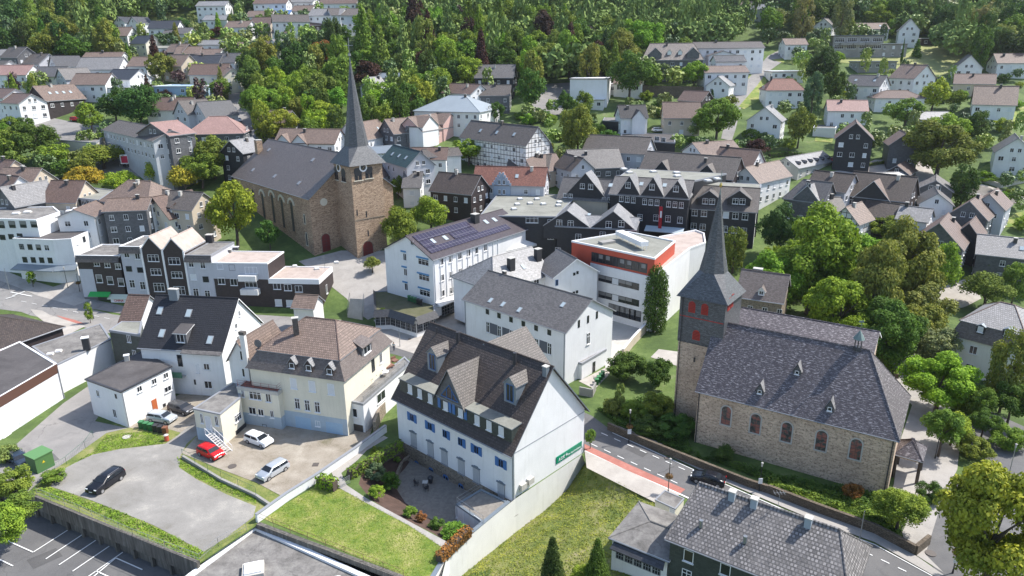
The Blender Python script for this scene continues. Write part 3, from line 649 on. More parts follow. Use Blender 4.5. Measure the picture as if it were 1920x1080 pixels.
# ---------------- cars ----------------
def carmat(name,c): return plain(name,c,.18,.0)
CARM={'black':carmat('car_paint_black',(.012,.013,.018)),'white':carmat('car_paint_white',(.72,.73,.74)),'silver':plain('car_paint_silver',(.50,.53,.56),.25,.35),'red':carmat('car_paint_red',(.50,.012,.015)),'grey':carmat('car_paint_grey',(.07,.07,.075)),'blue':carmat('car_paint_blue',(.02,.10,.22)),'navy':carmat('car_paint_navy',(.03,.045,.07))}
TYRE=plain('tyre_rubber',(.02,.02,.02),.8); RIM=plain('wheel_rim',(.45,.45,.46),.3,.6); LAMPW=plain('headlight_glass',(.7,.72,.75),.15); LAMPR=plain('taillight_glass',(.35,.01,.01),.2); CGLS=plain('car_glass',(.018,.022,.028),.05); PLATE=plain('number_plate',(.7,.7,.68),.5)
def car(pos,ang,col,label,kind='hatch',group=None,L=4.2,Wd=1.78,H=1.5,name='parked_car'):
    "body lofted from side profile; x forward"
    root=thing(name,label,'car',pos,group,ang)
    prof={'hatch':([(-.5,.28),(-.5,.62),(-.475,.72),(-.44,.98),(-.36,1.0),(-.10,1.0),(.10,.99),(.27,.70),(.46,.60),(.495,.50),(.5,.28)],),
          'suv':([(-.5,.30),(-.5,.62),(-.49,.72),(-.46,.95),(-.40,1.0),(-.05,1.0),(.08,.97),(.22,.70),(.45,.64),(.49,.52),(.5,.30)],),
          'sedan':([(-.5,.28),(-.5,.60),(-.48,.68),(-.36,.72),(-.22,.96),(-.10,1.0),(.05,.98),(.20,.71),(.45,.62),(.49,.50),(.5,.28)],)}[kind][0]
    beltz=.68*H
    def sect(x,z):   # half widths: tumblehome above the belt
        zz=z*H; k=0 if zz<beltz else (zz-beltz)/(H-beltz); e=1-.10*max(0,(abs(x)-.4)/.1); return Wd/2*(1-.22*k)*e
    me=bpy.data.meshes.new('body'); bm=bmesh.new()
    # body shell: side outline bridged across; extra rows for smooth sides
    rows=[]
    for x,z in prof:
        w=sect(x,z); rows.append([bm.verts.new((x*L,y,z*H-(0.03*H*abs(q)**3 if z>.9 else 0))) for q,y in((-1,-w),(-.6,-w*.62),(0,0),(.6,w*.62),(1,w))])
    for a,b in zip(rows,rows[1:]):
        for i in range(4): bm.faces.new((a[i],a[i+1],b[i+1],b[i]))
    bm.faces.new([rows[0][0],rows[0][4],rows[-1][4],rows[-1][0]][::-1]) if False else None
    for sgn,idx in((-1,0),(1,4)):
        vs=[r[idx] for r in rows]
        # belt line: sides bulge at the belt
        mid=[bm.verts.new((x*L,sgn*Wd/2*(1.0 if abs(x)<.45 else .94),min(z*H,.5*H))) for x,z in prof]
        for i in range(len(vs)-1):
            try: bm.faces.new((vs[i],vs[i+1],mid[i+1],mid[i]))
            except Exception: pass
        bot=[bm.verts.new((x*L,sgn*Wd/2*.97,.2*H)) for x,z in prof]
        for i in range(len(vs)-1): bm.faces.new((mid[i],mid[i+1],bot[i+1],bot[i]))
    bmesh.ops.remove_doubles(bm,verts=bm.verts,dist=.004)
    bmesh.ops.recalc_face_normals(bm,faces=bm.faces); bm.to_mesh(me); bm.free(); me.materials.append(CARM[col])
    for p in me.polygons: p.use_smooth=True
    bo=bpy.data.objects.new('body',me); COL.objects.link(bo); bo.parent=root
    def addp(mb,nm,mt,par=None,sm=False):
        o=mb.build(nm,mt,None,sm); o.parent=par or root; return o
    # glazing: side strips, windscreen, rear window
    pr=prof
    def top(x):
        for (a,b),(c,d) in zip(pr,pr[1:]):
            if a<=x<=c and c>a: return b+(d-b)*(x-a)/(c-a)
        return .6
    ws=[p for p in pr if p[1]>.95]; xf=ws[-1]; nf=pr[pr.index(xf)+1]; xr=ws[0]; nr=pr[pr.index(xr)-1]
    for nm,(a,b) in(('windscreen',(xf,nf)),('rear_window',(xr,nr))):
        m=MB(); dx=b[0]-a[0]; dz=b[1]-a[1]; P=[]; sg=1 if nm=='windscreen' else -1
        for k,q in((.12,1),(.95,1),(.95,-1),(.12,-1)):
            x=a[0]+dx*k; z=a[1]+dz*k; P.append((x*L+sg*.02,q*(sect(x,z)-.09),z*H+.018))
        m.face(P); addp(m,nm,CGLS)
    for sg in(-1,1):
        m=MB(); xs=[xr[0]+.03,xf[0]-.0,nf[0]-.05]; zt=.93; zb=.70
        A=[(xr[0]-.02 if kind!='sedan' else xr[0]-.06,zb),(nf[0]-.06,zb),(xf[0]-.01,zt),(xr[0]+.02,zt)]
        P=[]
        for x,z in A: P.append((x*L,sg*(sect(x,z)+.018),z*H))
        m.face(P); w=addp(m,'side_window',CGLS)
        m=MB(); xm=(A[0][0]+A[1][0])/2*L
        m.obox((xm,sg*(sect(0,.7)+.012),zb*H),(.06,0,0),(0,sg*.012,0),(0,sg*-.16*0,(zt-zb)*H)); addp(m,'door_pillar',CARM[col],w)
        m=MB(); m.box((nf[0]*L-.25,sg*(Wd/2+.09),.70*H),(.12,.18,.13)); addp(m,'wing_mirror',CARM[col])
    for x in(-.315,.315):
        for sg in(-1,1):
            r=.33; m=MB(); m.tube((x*L,sg*(Wd/2-.2),r),(x*L,sg*(Wd/2+.015),r),r,n=16); wo_=addp(m,'wheel',TYRE)
            m=MB(); m.tube((x*L,sg*(Wd/2+.01),r),(x*L,sg*(Wd/2+.03),r),r*.62,n=12); addp(m,'rim',RIM,wo_)
    for sg in(-1,1):
        m=MB(); m.box((.468*L,sg*Wd*.36,.53*H),(.22,.34,.14)); addp(m,'headlight',LAMPW)
        m=MB(); m.box((-.492*L,sg*Wd*.38,.62*H),(.1,.26,.2)); addp(m,'taillight',LAMPR)
    for sx in(1,-1):
        m=MB(); m.box((sx*.502*L,0,.36*H),(.03,.5,.11)); addp(m,'number_plate',PLATE)
    m=MB(); m.box((0,0,.2*H),(L*.94,Wd*.9,.2)); addp(m,'sill',TYRE)
    if kind=='suv':
        for sg in(-1,1): m=MB(); m.tube((-.36*L,sg*.62,H+.03),(.03*L,sg*.62,H+.03),.02,n=5); addp(m,'roof_rail',RIM)
    return root
def carpx(p_front,p_rear,col,label,z=0.,**k):
    a,b=at(*p_front,z),at(*p_rear,z); c=(a+b)/2; d=a-b; return car((c.x,c.y,z),math.atan2(d.y,d.x),col,label,**k)
# ---------------- street furniture ----------------
POLE=plain('dark_lamp_metal',(.03,.032,.035),.4,.3); STEEL=plain('galvanised_steel',(.35,.36,.37),.4,.6)
def post(px,py,h,label,arm=0,z=None,name='street_lamp',cat='street lamp',basket=False,sign=None,mat=None,group=None,r=.06,adir=(1,0)):
    p=atg(px,py) if z is None else at(px,py,z); mt=mat or POLE
    root=thing(name,label,cat,p,group); m=MB(); m.tube(p,p+Vector((0,0,h)),r,r*.7,n=8); m.tube(p,p+Vector((0,0,.5)),r*1.7,r*1.3,n=8); part(m,'pole',mt,root)
    tp=p+Vector((0,0,h))
    if arm: 
        m=MB(); e=tp+Vector((adir[0]*arm,adir[1]*arm,.15)); m.tube(tp,e,.035,n=6); part(m,'arm',mt,root); m=MB(); m.box(e,(.55,.2,.1)); part(m,'lamp_head',LCONC,root)
    elif name=='street_lamp':
        m=MB(); m.tube(tp,tp+Vector((0,0,.5)),.09,.11,n=10); m.tube(tp+Vector((0,0,.5)),tp+Vector((0,0,.58)),.16,.06,n=10); part(m,'lamp_head',LCONC,root)
    if basket:
        z0=h*.56; V=[]
        C=RN.normal(0,1,(420,3)); C/=np.linalg.norm(C,axis=1)[:,None]; C*=np.array([.55,.55,.32])*RN.uniform(.6,1,(420,1)); me=qmesh('flowers',quads(C,C/np.linalg.norm(C,axis=1)[:,None],.14,RN),LEAF)
        o=bpy.data.objects.new('flower_basket',me); COL.objects.link(o); o.parent=root; o.location=(0,0,z0); o.color=(.16,.10,.06,1)
    return root
def fence(pts,h,label,z=None,name='wire_fence',cat='fence',post_=2.2,rails=(1.,),mat=None,mesh=False,z0=0.,group=None):
    P=[(atg(*p) if z is None else at(*p,z)) for p in pts]; root=thing(name,label,cat,P[0],group); mt=mat or STEEL; 
    m=MB(); r=MB()
    for a,b in zip(P,P[1:]):
        n=max(1,int((b-a).length/post_))
        for i in range(n+1):
            q=a+(b-a)*i/n+Vector((0,0,z0)); m.tube(q,q+Vector((0,0,h)),.025,n=5)
        for k in rails: r.tube(a+Vector((0,0,z0+h*k)),b+Vector((0,0,z0+h*k)),.02,n=5)
        if mesh:
            L=(b-a).length; nn=int(L/.35)
            for i in range(nn):
                q=a+(b-a)*i/nn; r.tube(q+Vector((0,0,z0)),q+Vector((0,0,z0+h)),.008,n=3,cap=False)
    part(m,'post',mt,root); part(r,'rail',mt,root); return root
def wallalong(pts,h,w,mat,label,z=None,name='boundary_wall',cat='wall',cap=None,z0=-.4,group=None,hs=None):
    P=[(atg(*p) if z is None else at(*p,z)) for p in pts]; root=thing(name,label,cat,P[0],group); m=MB(); c=MB()
    for i,(a,b) in enumerate(zip(P,P[1:])):
        u=(b-a).normalized(); v=Vector((-u.y,u.x,0)); m.obox(a-v*w/2+Vector((0,0,z0)),b-a,v*w,(0,0,h-z0)); 
        if cap: c.obox(a-v*(w/2+.06)+Vector((0,0,h)),b-a,v*(w+.12),(0,0,.08))
    part(m,'wall',mat,root)
    if cap: part(c,'coping',cap,root)
    return root
def bins(pts,cols,label,z=None,h=1.1):
    for i,(p,c) in enumerate(zip(pts,cols)):
        q=at(*p,z) if z is not None else atg(*p); root=thing('wheelie_bin',label(i),'bin',q,'wheelie bins')
        m=MB(); m.prism([(q.x-.29,q.y-.33),(q.x+.29,q.y-.33),(q.x+.29,q.y+.33),(q.x-.29,q.y+.33)],q.z+.05,q.z+h-.1); part(m,'bin_body',plain('bin_'+c,{'green':(.02,.12,.04),'black':(.02,.02,.022),'brown':(.16,.06,.03),'grey':(.1,.1,.1)}[c],.5),root)
        m=MB(); m.obox((q.x-.33,q.y-.38,q.z+h-.1),(.66,0,0),(0,.76,0),(0,0,.09)); part(m,'lid',plain('binlid_'+c,{'green':(.03,.17,.06),'black':(.025,.025,.03),'brown':(.2,.08,.04),'grey':(.12,.12,.12)}[c],.45),root)
def person(px,py,label,shirt,trs,z=None,ang=0.,h=1.75):
    p=atg(px,py) if z is None else at(px,py,z); k=h/1.75
    J=[(0,0,.95),(0,0,1.15),(0,0,1.42),(0,0,1.52),(0,0,1.64),(.10,0,.9),(.11,.04,.5),(.11,0,.08),(.12,.13,.03),(-.10,0,.9),(-.11,-.04,.5),(-.11,-.05,.08),(-.12,.08,.03),(.2,0,1.4),(.26,.02,1.12),(.27,.12,.88),(.27,.16,.80),(-.2,0,1.4),(-.26,-.02,1.12),(-.27,.06,.88),(-.27,.09,.80)]
    Ed=[(0,1),(1,2),(2,3),(3,4),(0,5),(5,6),(6,7),(7,8),(0,9),(9,10),(10,11),(11,12),(2,13),(13,14),(14,15),(15,16),(2,17),(17,18),(18,19),(19,20)]
    R=[.13,.13,.13,.055,.1,.09,.06,.045,.04,.09,.06,.045,.04,.06,.045,.032,.035,.06,.045,.032,.035]
    def sk(nm,idx,grow,mat,par):
        me=bpy.data.meshes.new(nm); mp={j:i for i,j in enumerate(idx)}
        me.from_pydata([tuple(v*k for v in J[i]) for i in idx],[(mp[a],mp[b]) for a,b in Ed if a in mp and b in mp],[])
        o=bpy.data.objects.new(nm,me); COL.objects.link(o); mo=o.modifiers.new('skin','SKIN'); o.modifiers.new('sub','SUBSURF').levels=1; o.modifiers['sub'].render_levels=1
        for i,j in enumerate(idx): r=R[j]*k+grow; me.skin_vertices[0].data[i].radius=(r*1.15,r*.8) if j in(0,1,2) else (r,r)
        me.skin_vertices[0].data[0].use_root=True; dg=bpy.context.evaluated_depsgraph_get(); m2=bpy.data.meshes.new_from_object(o.evaluated_get(dg)); bpy.data.objects.remove(o)
        m2.materials.clear(); m2.materials.append(mat); o=bpy.data.objects.new(nm,m2); COL.objects.link(o); o.parent=par; return o
    root=thing('person',label,'person',p,None,ang)
    sk('body',list(range(21)),0,plain('skin',(.45,.28,.2),.6),root); sk('shirt',[0,1,2,13,14,17,18],.018,plain('cloth_'+label[:14].replace(' ','_'),shirt,.8),root); sk('trousers',[0,5,6,7,9,10,11],.016,plain('trs_'+label[:14].replace(' ','_'),trs,.8),root)
    m=MB(); 
    bm=bmesh.new(); bmesh.ops.create_icosphere(bm,subdivisions=2,radius=.118*k); 
    for v in bm.verts: v.co.z=max(v.co.z,-.01)*1.05+1.67*k; v.co.y-=.012
    me=bpy.data.meshes.new('hair'); bm.to_mesh(me); bm.free(); me.materials.append(plain('hair',(.04,.025,.015),.7)); o=bpy.data.objects.new('hair',me); COL.objects.link(o); o.parent=root
    return root
# ---------------- ground ----------------
def sheet(name,polys,mat,off=0.,kind='structure',px=True,z=None,th=0,lab=None,cat=None):
    "polygons laid on the terrain, cut at the terrain's folds"
    bm=bmesh.new()
    for poly in polys:
        P=[]
        for q in poly:
            if px: w=(atg(*q) if z is None else at(*q,z)); P.append((w.x,w.y))
            else: P.append(q)
        f=bm.faces.new([bm.verts.new((x,y,0)) for x,y in P])
    bmesh.ops.triangulate(bm,faces=bm.faces[:])
    if z is None:
        for k,_ in KN[1:-1]: bmesh.ops.bisect_plane(bm,geom=bm.verts[:]+bm.edges[:]+bm.faces[:],plane_co=(0,k,0),plane_no=(0,1,0))
    for v in bm.verts: v.co.z=(ter(v.co.y) if z is None else z)+off
    if th:
        r=bmesh.ops.extrude_face_region(bm,geom=bm.faces[:])
        for v in [g for g in r['geom'] if isinstance(g,bmesh.types.BMVert)]: v.co.z+=th
    bmesh.ops.recalc_face_normals(bm,faces=bm.faces)
    me=bpy.data.meshes.new(name); bm.to_mesh(me); bm.free()
    me.materials.append(mat)
    if len(me.polygons) and me.polygons[0].normal.z<0 and not th: me.flip_normals()
    o=bpy.data.objects.new(name,me); COL.objects.link(o)
    if kind: o['kind']=kind
    if lab: o['label']=lab; o['category']=cat
    return o
g0=lambda x,y:tuple(at(x,y,0).xy)
K=Vector((-.45,73.4,0)); gd=Vector((.674,.738,0)); K2=K+gd*14.4; Q1=at(842,1032,.3); Q2=at(812,1082,.3); Q1.z=Q2.z=0; Q3=at(800,1200,0)
pit=[g0(-260,800),g0(62,930),g0(375,1057),g0(482,985),g0(757,1080)]
def onseg(px,py,a,b):
    n=Vector((-(b-a).y,(b-a).x,0)).normalized(); return onplane(px,py,a,n)
botw=[onseg(x,y,K,K2) for x,y in((1098,866),(1062,920),(1022,957),(967,998))]+[onseg(865,1080,K,Q1),onseg(842,1100,K,Q1)]
botw.append(Vector((Q3.x,Q3.y,botw[-1].z-.3)))
NB=len(botw)
GZ=-2.4; PZ=-2.9
FL_=at(744,829,0)   # left corner of the white house's facade
Oo=[at(*t(3,1,*q),0) for q in((1030,95),(930,165),(800,290),(770,390),(860,505),(1030,612),(1190,692),(1330,760),(1440,832))]
Ii=[at(*t(3,1,*q),GZ) for q in((1150,225),(1120,270),(1062,330),(1055,430),(1120,530),(1250,625),(1400,690),(1500,730),(1590,770))]
E_=[Vector((*g0(1100,874),0)),Vector((*g0(1165,908),0)),Vector((*g0(1232,942),0)),Vector((*g0(1242,975),0)),Vector((*g0(1242,1020),0)),Vector((*g0(1235,1090),0)),Vector((*g0(1225,1300),0))]
bm=bmesh.new()
near=[(-1500,140),(1500,140),(1500,15)]+[(E_[-1].x,15)]+[tuple(v.xy) for v in E_[::-1]]+[tuple(K2.xy),tuple((K+gd*1.2).xy),tuple((FL_+gd*2.).xy),tuple(FL_.xy)]+[tuple(v.xy) for v in Oo]+[tuple(Q1.xy),tuple(Q2.xy),tuple(Q3.xy)]+pit[::-1]+[(-300,20),(-1500,20)]
f=bm.faces.new([bm.verts.new((x,y,0)) for x,y in near]); bmesh.ops.triangulate(bm,faces=[f])
ks=[k for k,_ in KN if k>=140]
for a,b in zip(ks,ks[1:]):
    for i in range(-1500,1500,150): bm.faces.new([bm.verts.new((x,y,ter(y))) for x,y in((i,a),(i+150,a),(i+150,b),(i,b))])
for i in range(NB-1):
    n=6
    for j in range(n):
        def L(q,k): 
            A,B=botw[q],E_[q]; f=k/n; p=A.lerp(B,f); p.z=A.z*(1-f)**1.4+B.z*f; return p
        bm.faces.new([bm.verts.new(L(i,j)),bm.verts.new(L(i,j+1)),bm.verts.new(L(i+1,j+1)),bm.verts.new(L(i+1,j))])
O2=[FL_]+Oo+[Q1]; I2=[at(*t(3,1,1110,235),GZ)]+Ii+[Vector((Ii[-1].x+1.5,Ii[-1].y-.8,GZ))]
sf=[]
for i in range(len(O2)-1): sf.append(bm.faces.new([bm.verts.new(p) for p in(O2[i],O2[i+1],I2[i+1],I2[i])]))
for f_ in sf: f_.material_index=2
bmesh.ops.remove_doubles(bm,verts=bm.verts,dist=.01); bmesh.ops.recalc_face_normals(bm,faces=bm.faces)
me=bpy.data.meshes.new('ground'); bm.to_mesh(me); bm.free(); me.materials.append(HILLG); me.materials.append(WILD); me.materials.append(SOIL)
for p in me.polygons:
    if p.center.y<90 and p.center.x>-3 and p.center.x<20 and abs(p.normal.z)<.9999: p.material_index=1
o=bpy.data.objects.new('ground',me); COL.objects.link(o); o['kind']='structure'
def plotz(x,y):
    best=0.
    for i in range(NB-1):
        quad=[tuple(botw[i].xy),tuple(E_[i].xy),tuple(E_[i+1].xy),tuple(botw[i+1].xy)]
        if inside(x,y,quad):
            A,B,C,D=botw[i],E_[i],E_[i+1],botw[i+1]; lo,hi=0.,1.
            for _ in range(14):
                f=(lo+hi)/2; p,q=A.lerp(B,f),D.lerp(C,f); s_=(q.x-p.x)*(y-p.y)-(q.y-p.y)*(x-p.x); s0=(D.x-A.x)*(y-A.y)-(D.y-A.y)*(x-A.x)
                if s_*s0>0: lo=f
                else: hi=f
            p,q=A.lerp(B,f),D.lerp(C,f); k=min(1,max(0,(Vector((x,y,0))-p).xy.dot((q-p).xy)/max(1e-6,(q-p).xy.length_squared))); zl=A.z+(D.z-A.z)*k
            best=zl*(1-f)**1.4
    return best
# retaining wall of the garden beside the white gable
m=MB(); TP=[K2,K2.lerp(K,.4),K2.lerp(K,.75),K,K.lerp(Q1,.8),Q1,Q3]; TZ=[.03,.03,.03,.03,.03,.03,.03]
for i in range(NB-1):
    a,b=botw[i],botw[i+1]; ta,tb=Vector((a.x,a.y,TZ[i])),Vector((b.x,b.y,TZ[i+1])); m.face([a-Vector((0,0,.6)),b-Vector((0,0,.6)),tb,ta],0)
r=thing('retaining_wall','long pale rendered retaining wall with grey coping beside the lawn and wild plot','wall',K)
m2=MB(); 
for a,b in((K,Q1),(Q1,Q2),(Q2,Q3)):
    u=(b-a).normalized(); v=Vector((-u.y,u.x,0)); v=v if v.x<0 else -v; L_=(b-a).length; m2.obox(a+v*.01+Vector((0,0,-2.6)),u*L_,v*.35,(0,0,2.62),0); m2.obox(a-v*.05+Vector((0,0,.02)),u*L_,v*.5,(0,0,.1),1)
part(m,'wall',OFFW,r); part(m2,'coping',[OFFW,ZINC],r)
# lower car park
sheet('lower_car_park',[[(-140,20),(-9.5,20),(-9.5,60.5),(-25,75),(-60,110),(-140,110)]],ASPH,px=False,z=PZ)
P3=[at(x,y,0) for x,y in((-260,800),(62,930),(375,1057),(482,985))]
r=thing('retaining_wall','long weathered concrete retaining wall above the lower car park','wall',P3[1]); m=MB(); b=MB()
for a,b2 in zip(P3[:3],P3[1:3]):
    u=(b2-a).normalized(); v=Vector((-u.y,u.x,0)); v=-v if v.y>0 else v
    m.obox(a+Vector((0,0,-1.5)),b2-a,v*.35,(0,0,1.9)); m.obox(a-v*.3+Vector((0,0,-3.2)),b2-a,v*.25,(0,0,2.0))
    n=int((b2-a).length/3)
    for i in range(n+1): b.obox(a+u*(i*3)+Vector((0,0,-3.1)),u*.35,v*.33,(0,0,1.75))
DIRTYC=None
mt,n_,bb=newmat('stained_concrete'); p_=geo(n_); mp=N(n_,'ShaderNodeMapping'); mp.inputs['Scale'].default_value=(2.5,2.5,.25); n_.links.new(p_,mp.inputs[0]); a_=noise(n_,mp.outputs[0],1.2,5,.7)
n_.links.new(ramp(n_,a_.outputs[0],[(.3,(.05,.045,.038)),(.55,(.13,.12,.105)),(.75,(.24,.225,.20))]),bb.inputs['Base Color']); bb.inputs['Roughness'].default_value=.9; STC=mt
part(m,'wall',STC,r); part(b,'buttress',STC,r)
def mark(pts,w,name='parking_line',z=None,mat=MARK,off=.075):
    P=[(atg(*p) if z is None else at(*p,z)) for p in pts]; m=MB()
    for a,b in zip(P,P[1:]):
        u=(b-a).normalized(); v=Vector((-u.y,u.x,0))*w/2; o=Vector((0,0,off)); m.face([a-v+o,b-v+o,b+v+o,a+v+o])
    s=m.build(name,mat); s['kind']='structure'; return s
mark([t(3,0,60,820),t(3,0,250,905),t(3,0,523,730)],.14,z=PZ)
for a,b in(((345,955),(623,770)),((443,1000),(720,815)),((545,1048),(820,860)),((660,1090),(922,905)),((0,960),(98,1008)),((870,948),(1068,1036)),((720,1045),(830,1095))): mark([t(3,0,*a),t(3,0,*b)],.14,z=PZ)
ASPHD=ground('dark_asphalt_patch',[(.2,(.06,.06,.062)),(.5,(.085,.083,.083)),(.8,(.11,.108,.105))],.4,7)
# surfaces
sheet('grass_verge',[[(62,928),(90,870),(190,800),(250,790),(345,800),(372,815),(480,890),(536,935),(482,983),(375,1055)]],WILD,.02)
sheet('gravel_lot',[[t(3,0,*q) for q in((380,410),(440,300),(560,235),(700,170),(900,130),(1240,90),(1330,30),(1440,-60),(1530,-20),(1400,90),(1350,190),(1345,270),(1480,360),(1700,470),(1920,560),(1900,640),(1700,790),(1530,900),(1300,780),(1150,700),(1000,640),(850,580),(700,520),(560,470))]],GRAVEL,.045)
sheet('asphalt_yard',[[(0,860),(118,757),(215,690),(255,690),(178,790),(240,803),(200,812),(130,862),(95,885),(50,925),(-40,930)]],ASPHL,.03)
sheet('parking_yard',[[(240,803),(290,765),(345,735),(400,740),(372,818),(340,812),(300,800)]],DIRT,.03)
sheet('dirt_yard',[[(340,850),(372,815),(450,790),(560,780),(700,800),(690,825),(645,862),(600,895),(560,925),(536,935),(480,905),(400,875)]],DIRT,.06)
sheet('lawn',[[t(3,1,*q) for q in((60,655),(240,530),(450,410),(640,430),(830,520),(1150,700),(1400,860),(1390,960),(1330,1080),(1320,1110),(1120,1082))]],GRASS,.03)
sheet('garden_path',[[t(3,1,*q) for q in((560,290),(600,280),(700,200),(790,120),(960,30),(990,45),(830,140),(760,215),(640,310),(680,400),(830,500),(1180,690),(1440,830),(1400,870),(1150,705),(810,525),(620,420))]],PAVE,.05)
sheet('patio',[[tuple(p.xy) for p in I2]+[(K.x+1,K.y+1),(FL_.x+2,FL_.y+3)]],COBBLE,px=False,z=GZ)
wallalong([t(3,1,1170,190),t(3,1,1100,245),t(3,1,1062,330),t(3,1,1056,430)],.7,.35,ST_A,'low curved rubble wall round the sunken patio',z=GZ)
STR=[(640,600),(735,625),(800,640),(900,690),(1000,730),(1110,780),(1150,810),(1260,860),(1360,907),(1440,942),(1530,980),(1640,1020),(1760,1085),(1780,1110),(1640,1120),(1560,1062),(1440,1002),(1274,925),(1096,842),(1040,800),(960,740),(860,700),(740,665),(640,640)]
sheet('street',[STR],ASPH,.02)
sheet('red_cycle_lane',[[(1096,833),(1190,876),(1285,918),(1274,927),(1180,886),(1096,846)]],BIKE,.045)
mark([(1096,846),(1180,886),(1274,927),(1440,1003),(1560,1063)],.25,'kerb_line')
mark([(1148,812),(1260,863),(1360,909),(1440,944),(1530,982),(1640,1022),(1750,1082)],.12,'edge_line')
def dashes(a,b,n,w=.13,fill=.5,name='road_marking'):
    for i in range(n):
        k0=i/n; k1=(i+fill)/n; mark([(a[0]+(b[0]-a[0])*k0,a[1]+(b[1]-a[1])*k0),(a[0]+(b[0]-a[0])*k1,a[1]+(b[1]-a[1])*k1)],w,name)
dashes(t(3,2,590,90),t(3,2,1290,410),7); dashes(t(3,2,670,10),t(3,2,1440,350),8); dashes(t(3,3,720,900),t(3,3,1100,1080),3)
sheet('pavement',[[(1096,846),(1274,928),(1262,942),(1232,945),(1165,911),(1100,878)]],PALEP,.08)
sheet('pavement',[[(1160,800),(1215,820),(1300,862),(1400,905),(1440,918),(1530,955),(1640,1000),(1720,1045),(1770,1080),(1755,1083),(1640,1018),(1530,978),(1440,940),(1360,905),(1260,858),(1150,808)]],PAVE,.10)
sheet('left_street',[[(-40,500),(10,530),(62,552),(140,572),(245,594),(300,610),(280,640),(190,622),(130,607),(40,585),(-40,575)]],ASPHL,.03)
sheet('cycle_lane',[[t(2,0,420,205),t(2,0,560,240),t(2,0,640,270),t(2,0,540,265)]],BIKE,.05)
sheet('pale_pavement',[[(68,554),(100,538),(135,527),(160,532),(170,562),(140,574)],[(57,580),(80,583),(160,612),(120,632)]],PALEP,.06)
sheet('grey_pavement',[[(140,574),(170,560),(235,575),(240,590)]],ASPHL,.05)
sheet('pale_pavement',[[(-40,490),(40,520),(100,538),(68,554),(10,530),(-40,512)]],PAVE,.045)
for a,b in(((10,1),(0,0)),): pass
for q in(((130,135),(350,75)),((280,75),(560,-30))): mark([(q[0][0]/12,480+(q[0][1]+830)/12),(q[1][0]/12,480+(q[1][1]+830)/12)],.5,'road_marking')
dashes((40,565),(215,600),9,.12); mark([(20,548),(60,556)],.3,'road_marking')
sheet('back_yard',[[(345,575),(480,590),(640,600),(700,612),(735,640),(690,680),(600,640),(480,640),(345,660)]],ASPHL,.02)
sheet('courtyard',[[(1060,560),(1110,575),(1205,598),(1215,612),(1138,640)]],LCONC,.035)
sheet('church_square',[[(560,490),(640,470),(735,470),(775,500),(745,560),(690,600),(650,560)]],PAVE,.04)
sheet('plaza',[[(700,600),(735,600),(870,575),(900,610),(860,690),(735,650)]],PALEP,.05)
sheet('courtyard',[[(1138,595),(1215,612),(1168,665),(1150,690),(1135,690)]],LCONC,.04)
sheet('garden_terrace',[[t(2,2,1040,520),t(2,2,1100,460),t(2,2,1250,480),t(2,2,1250,590)],[t(2,2,500,700),t(2,2,700,600),t(2,2,740,640),t(2,2,620,760)]],PALEP,.05)
sheet('church_path',[[(1640,640),(1700,650),(1740,690),(1780,760),(1800,830),(1795,880),(1760,960),(1735,1040),(1770,1075),(1700,1030),(1672,930),(1690,820),(1710,760),(1660,690)]],PAVE,.05)
sheet('church_path',[[(1740,545),(1790,530),(1820,520),(1840,560),(1760,590)]],PALEP,.05)
sheet('side_street',[[(1705,1012),(1745,985),(1770,940),(1810,880),(1870,880),(1960,900),(2000,1130),(1790,1110)]],ASPH,.03)
sheet('side_street',[[(1830,760),(1920,800),(1925,900),(1860,880),(1800,830)]],ASPH,.045)
sheet('hillside_road',[[(1470,90),(1440,105),(1400,150),(1372,178),(1368,200),(1360,225),(1352,260),(1372,265),(1380,240),(1388,205),(1405,180),(1440,135),(1475,110)]],ASPHL,.08)
sheet('hillside_road',[[(430,150),(447,150),(452,195),(475,225),(500,275),(470,300),(440,275),(450,240),(428,205)]],ASPHL,.08)
sheet('left_road',[[(-20,195),(60,213),(150,232),(210,240),(250,262),(180,275),(100,245),(-20,222)]],ASPHL,.08)
sheet('curved_road',[[(1018,158),(1070,155),(1072,180),(1050,215),(1010,222),(985,215),(1005,185)]],ASPHL,.08)
sheet('car_park',[[(95,240),(190,235),(240,300),(300,315),(300,335),(190,325),(110,300)]],ASPHL,.06)
sheet('yard',[[(1555,322),(1600,318),(1640,300),(1740,300),(1760,350),(1650,330),(1600,335)],[(1720,345),(1850,350),(1920,385),(1920,370),(1840,345)]],PALEP,.08)
sheet('meadow',[[t(0,3,*q) for q in((560,420),(700,420),(1000,430),(1160,325),(1420,350),(1560,400),(1700,460),(1360,565),(1120,560),(1000,520),(540,470))]],MEAD,.1)
sheet('meadow',[[(195,35),(250,22),(345,25),(350,45),(230,62),(195,60)]],GRASS,.1)
sheet('lawn',[[t(1,3,*q) for q in((1520,230),(1700,120),(1960,170),(1960,285),(1760,300))],[t(1,3,1700,630),t(1,3,1860,520),t(1,3,1960,500),t(1,3,1960,620)],[t(0,3,350,1060),t(0,3,400,830),t(0,3,520,960),t(0,3,480,1070)],[t(0,2,1040,780),t(0,2,1160,780),t(0,2,1120,880),t(0,2,1060,890)],[t(0,3,1700,870),t(0,3,1920,800),t(0,3,1940,920),t(0,3,1750,930)],[t(0,3,20,450),t(0,3,240,420),t(0,3,200,490)]],GRASS,.1)
sheet('lawn',[[t(0,2,1700,800),t(0,2,1840,640),t(0,2,1900,560),t(0,2,1920,720),t(0,2,1740,820)],[t(0,2,1690,640),t(0,2,1800,560),t(0,2,1700,680),t(0,2,1600,720)],[t(0,0,1160,280),t(0,0,1350,300),t(0,0,1300,330)]],GRASS,.1)

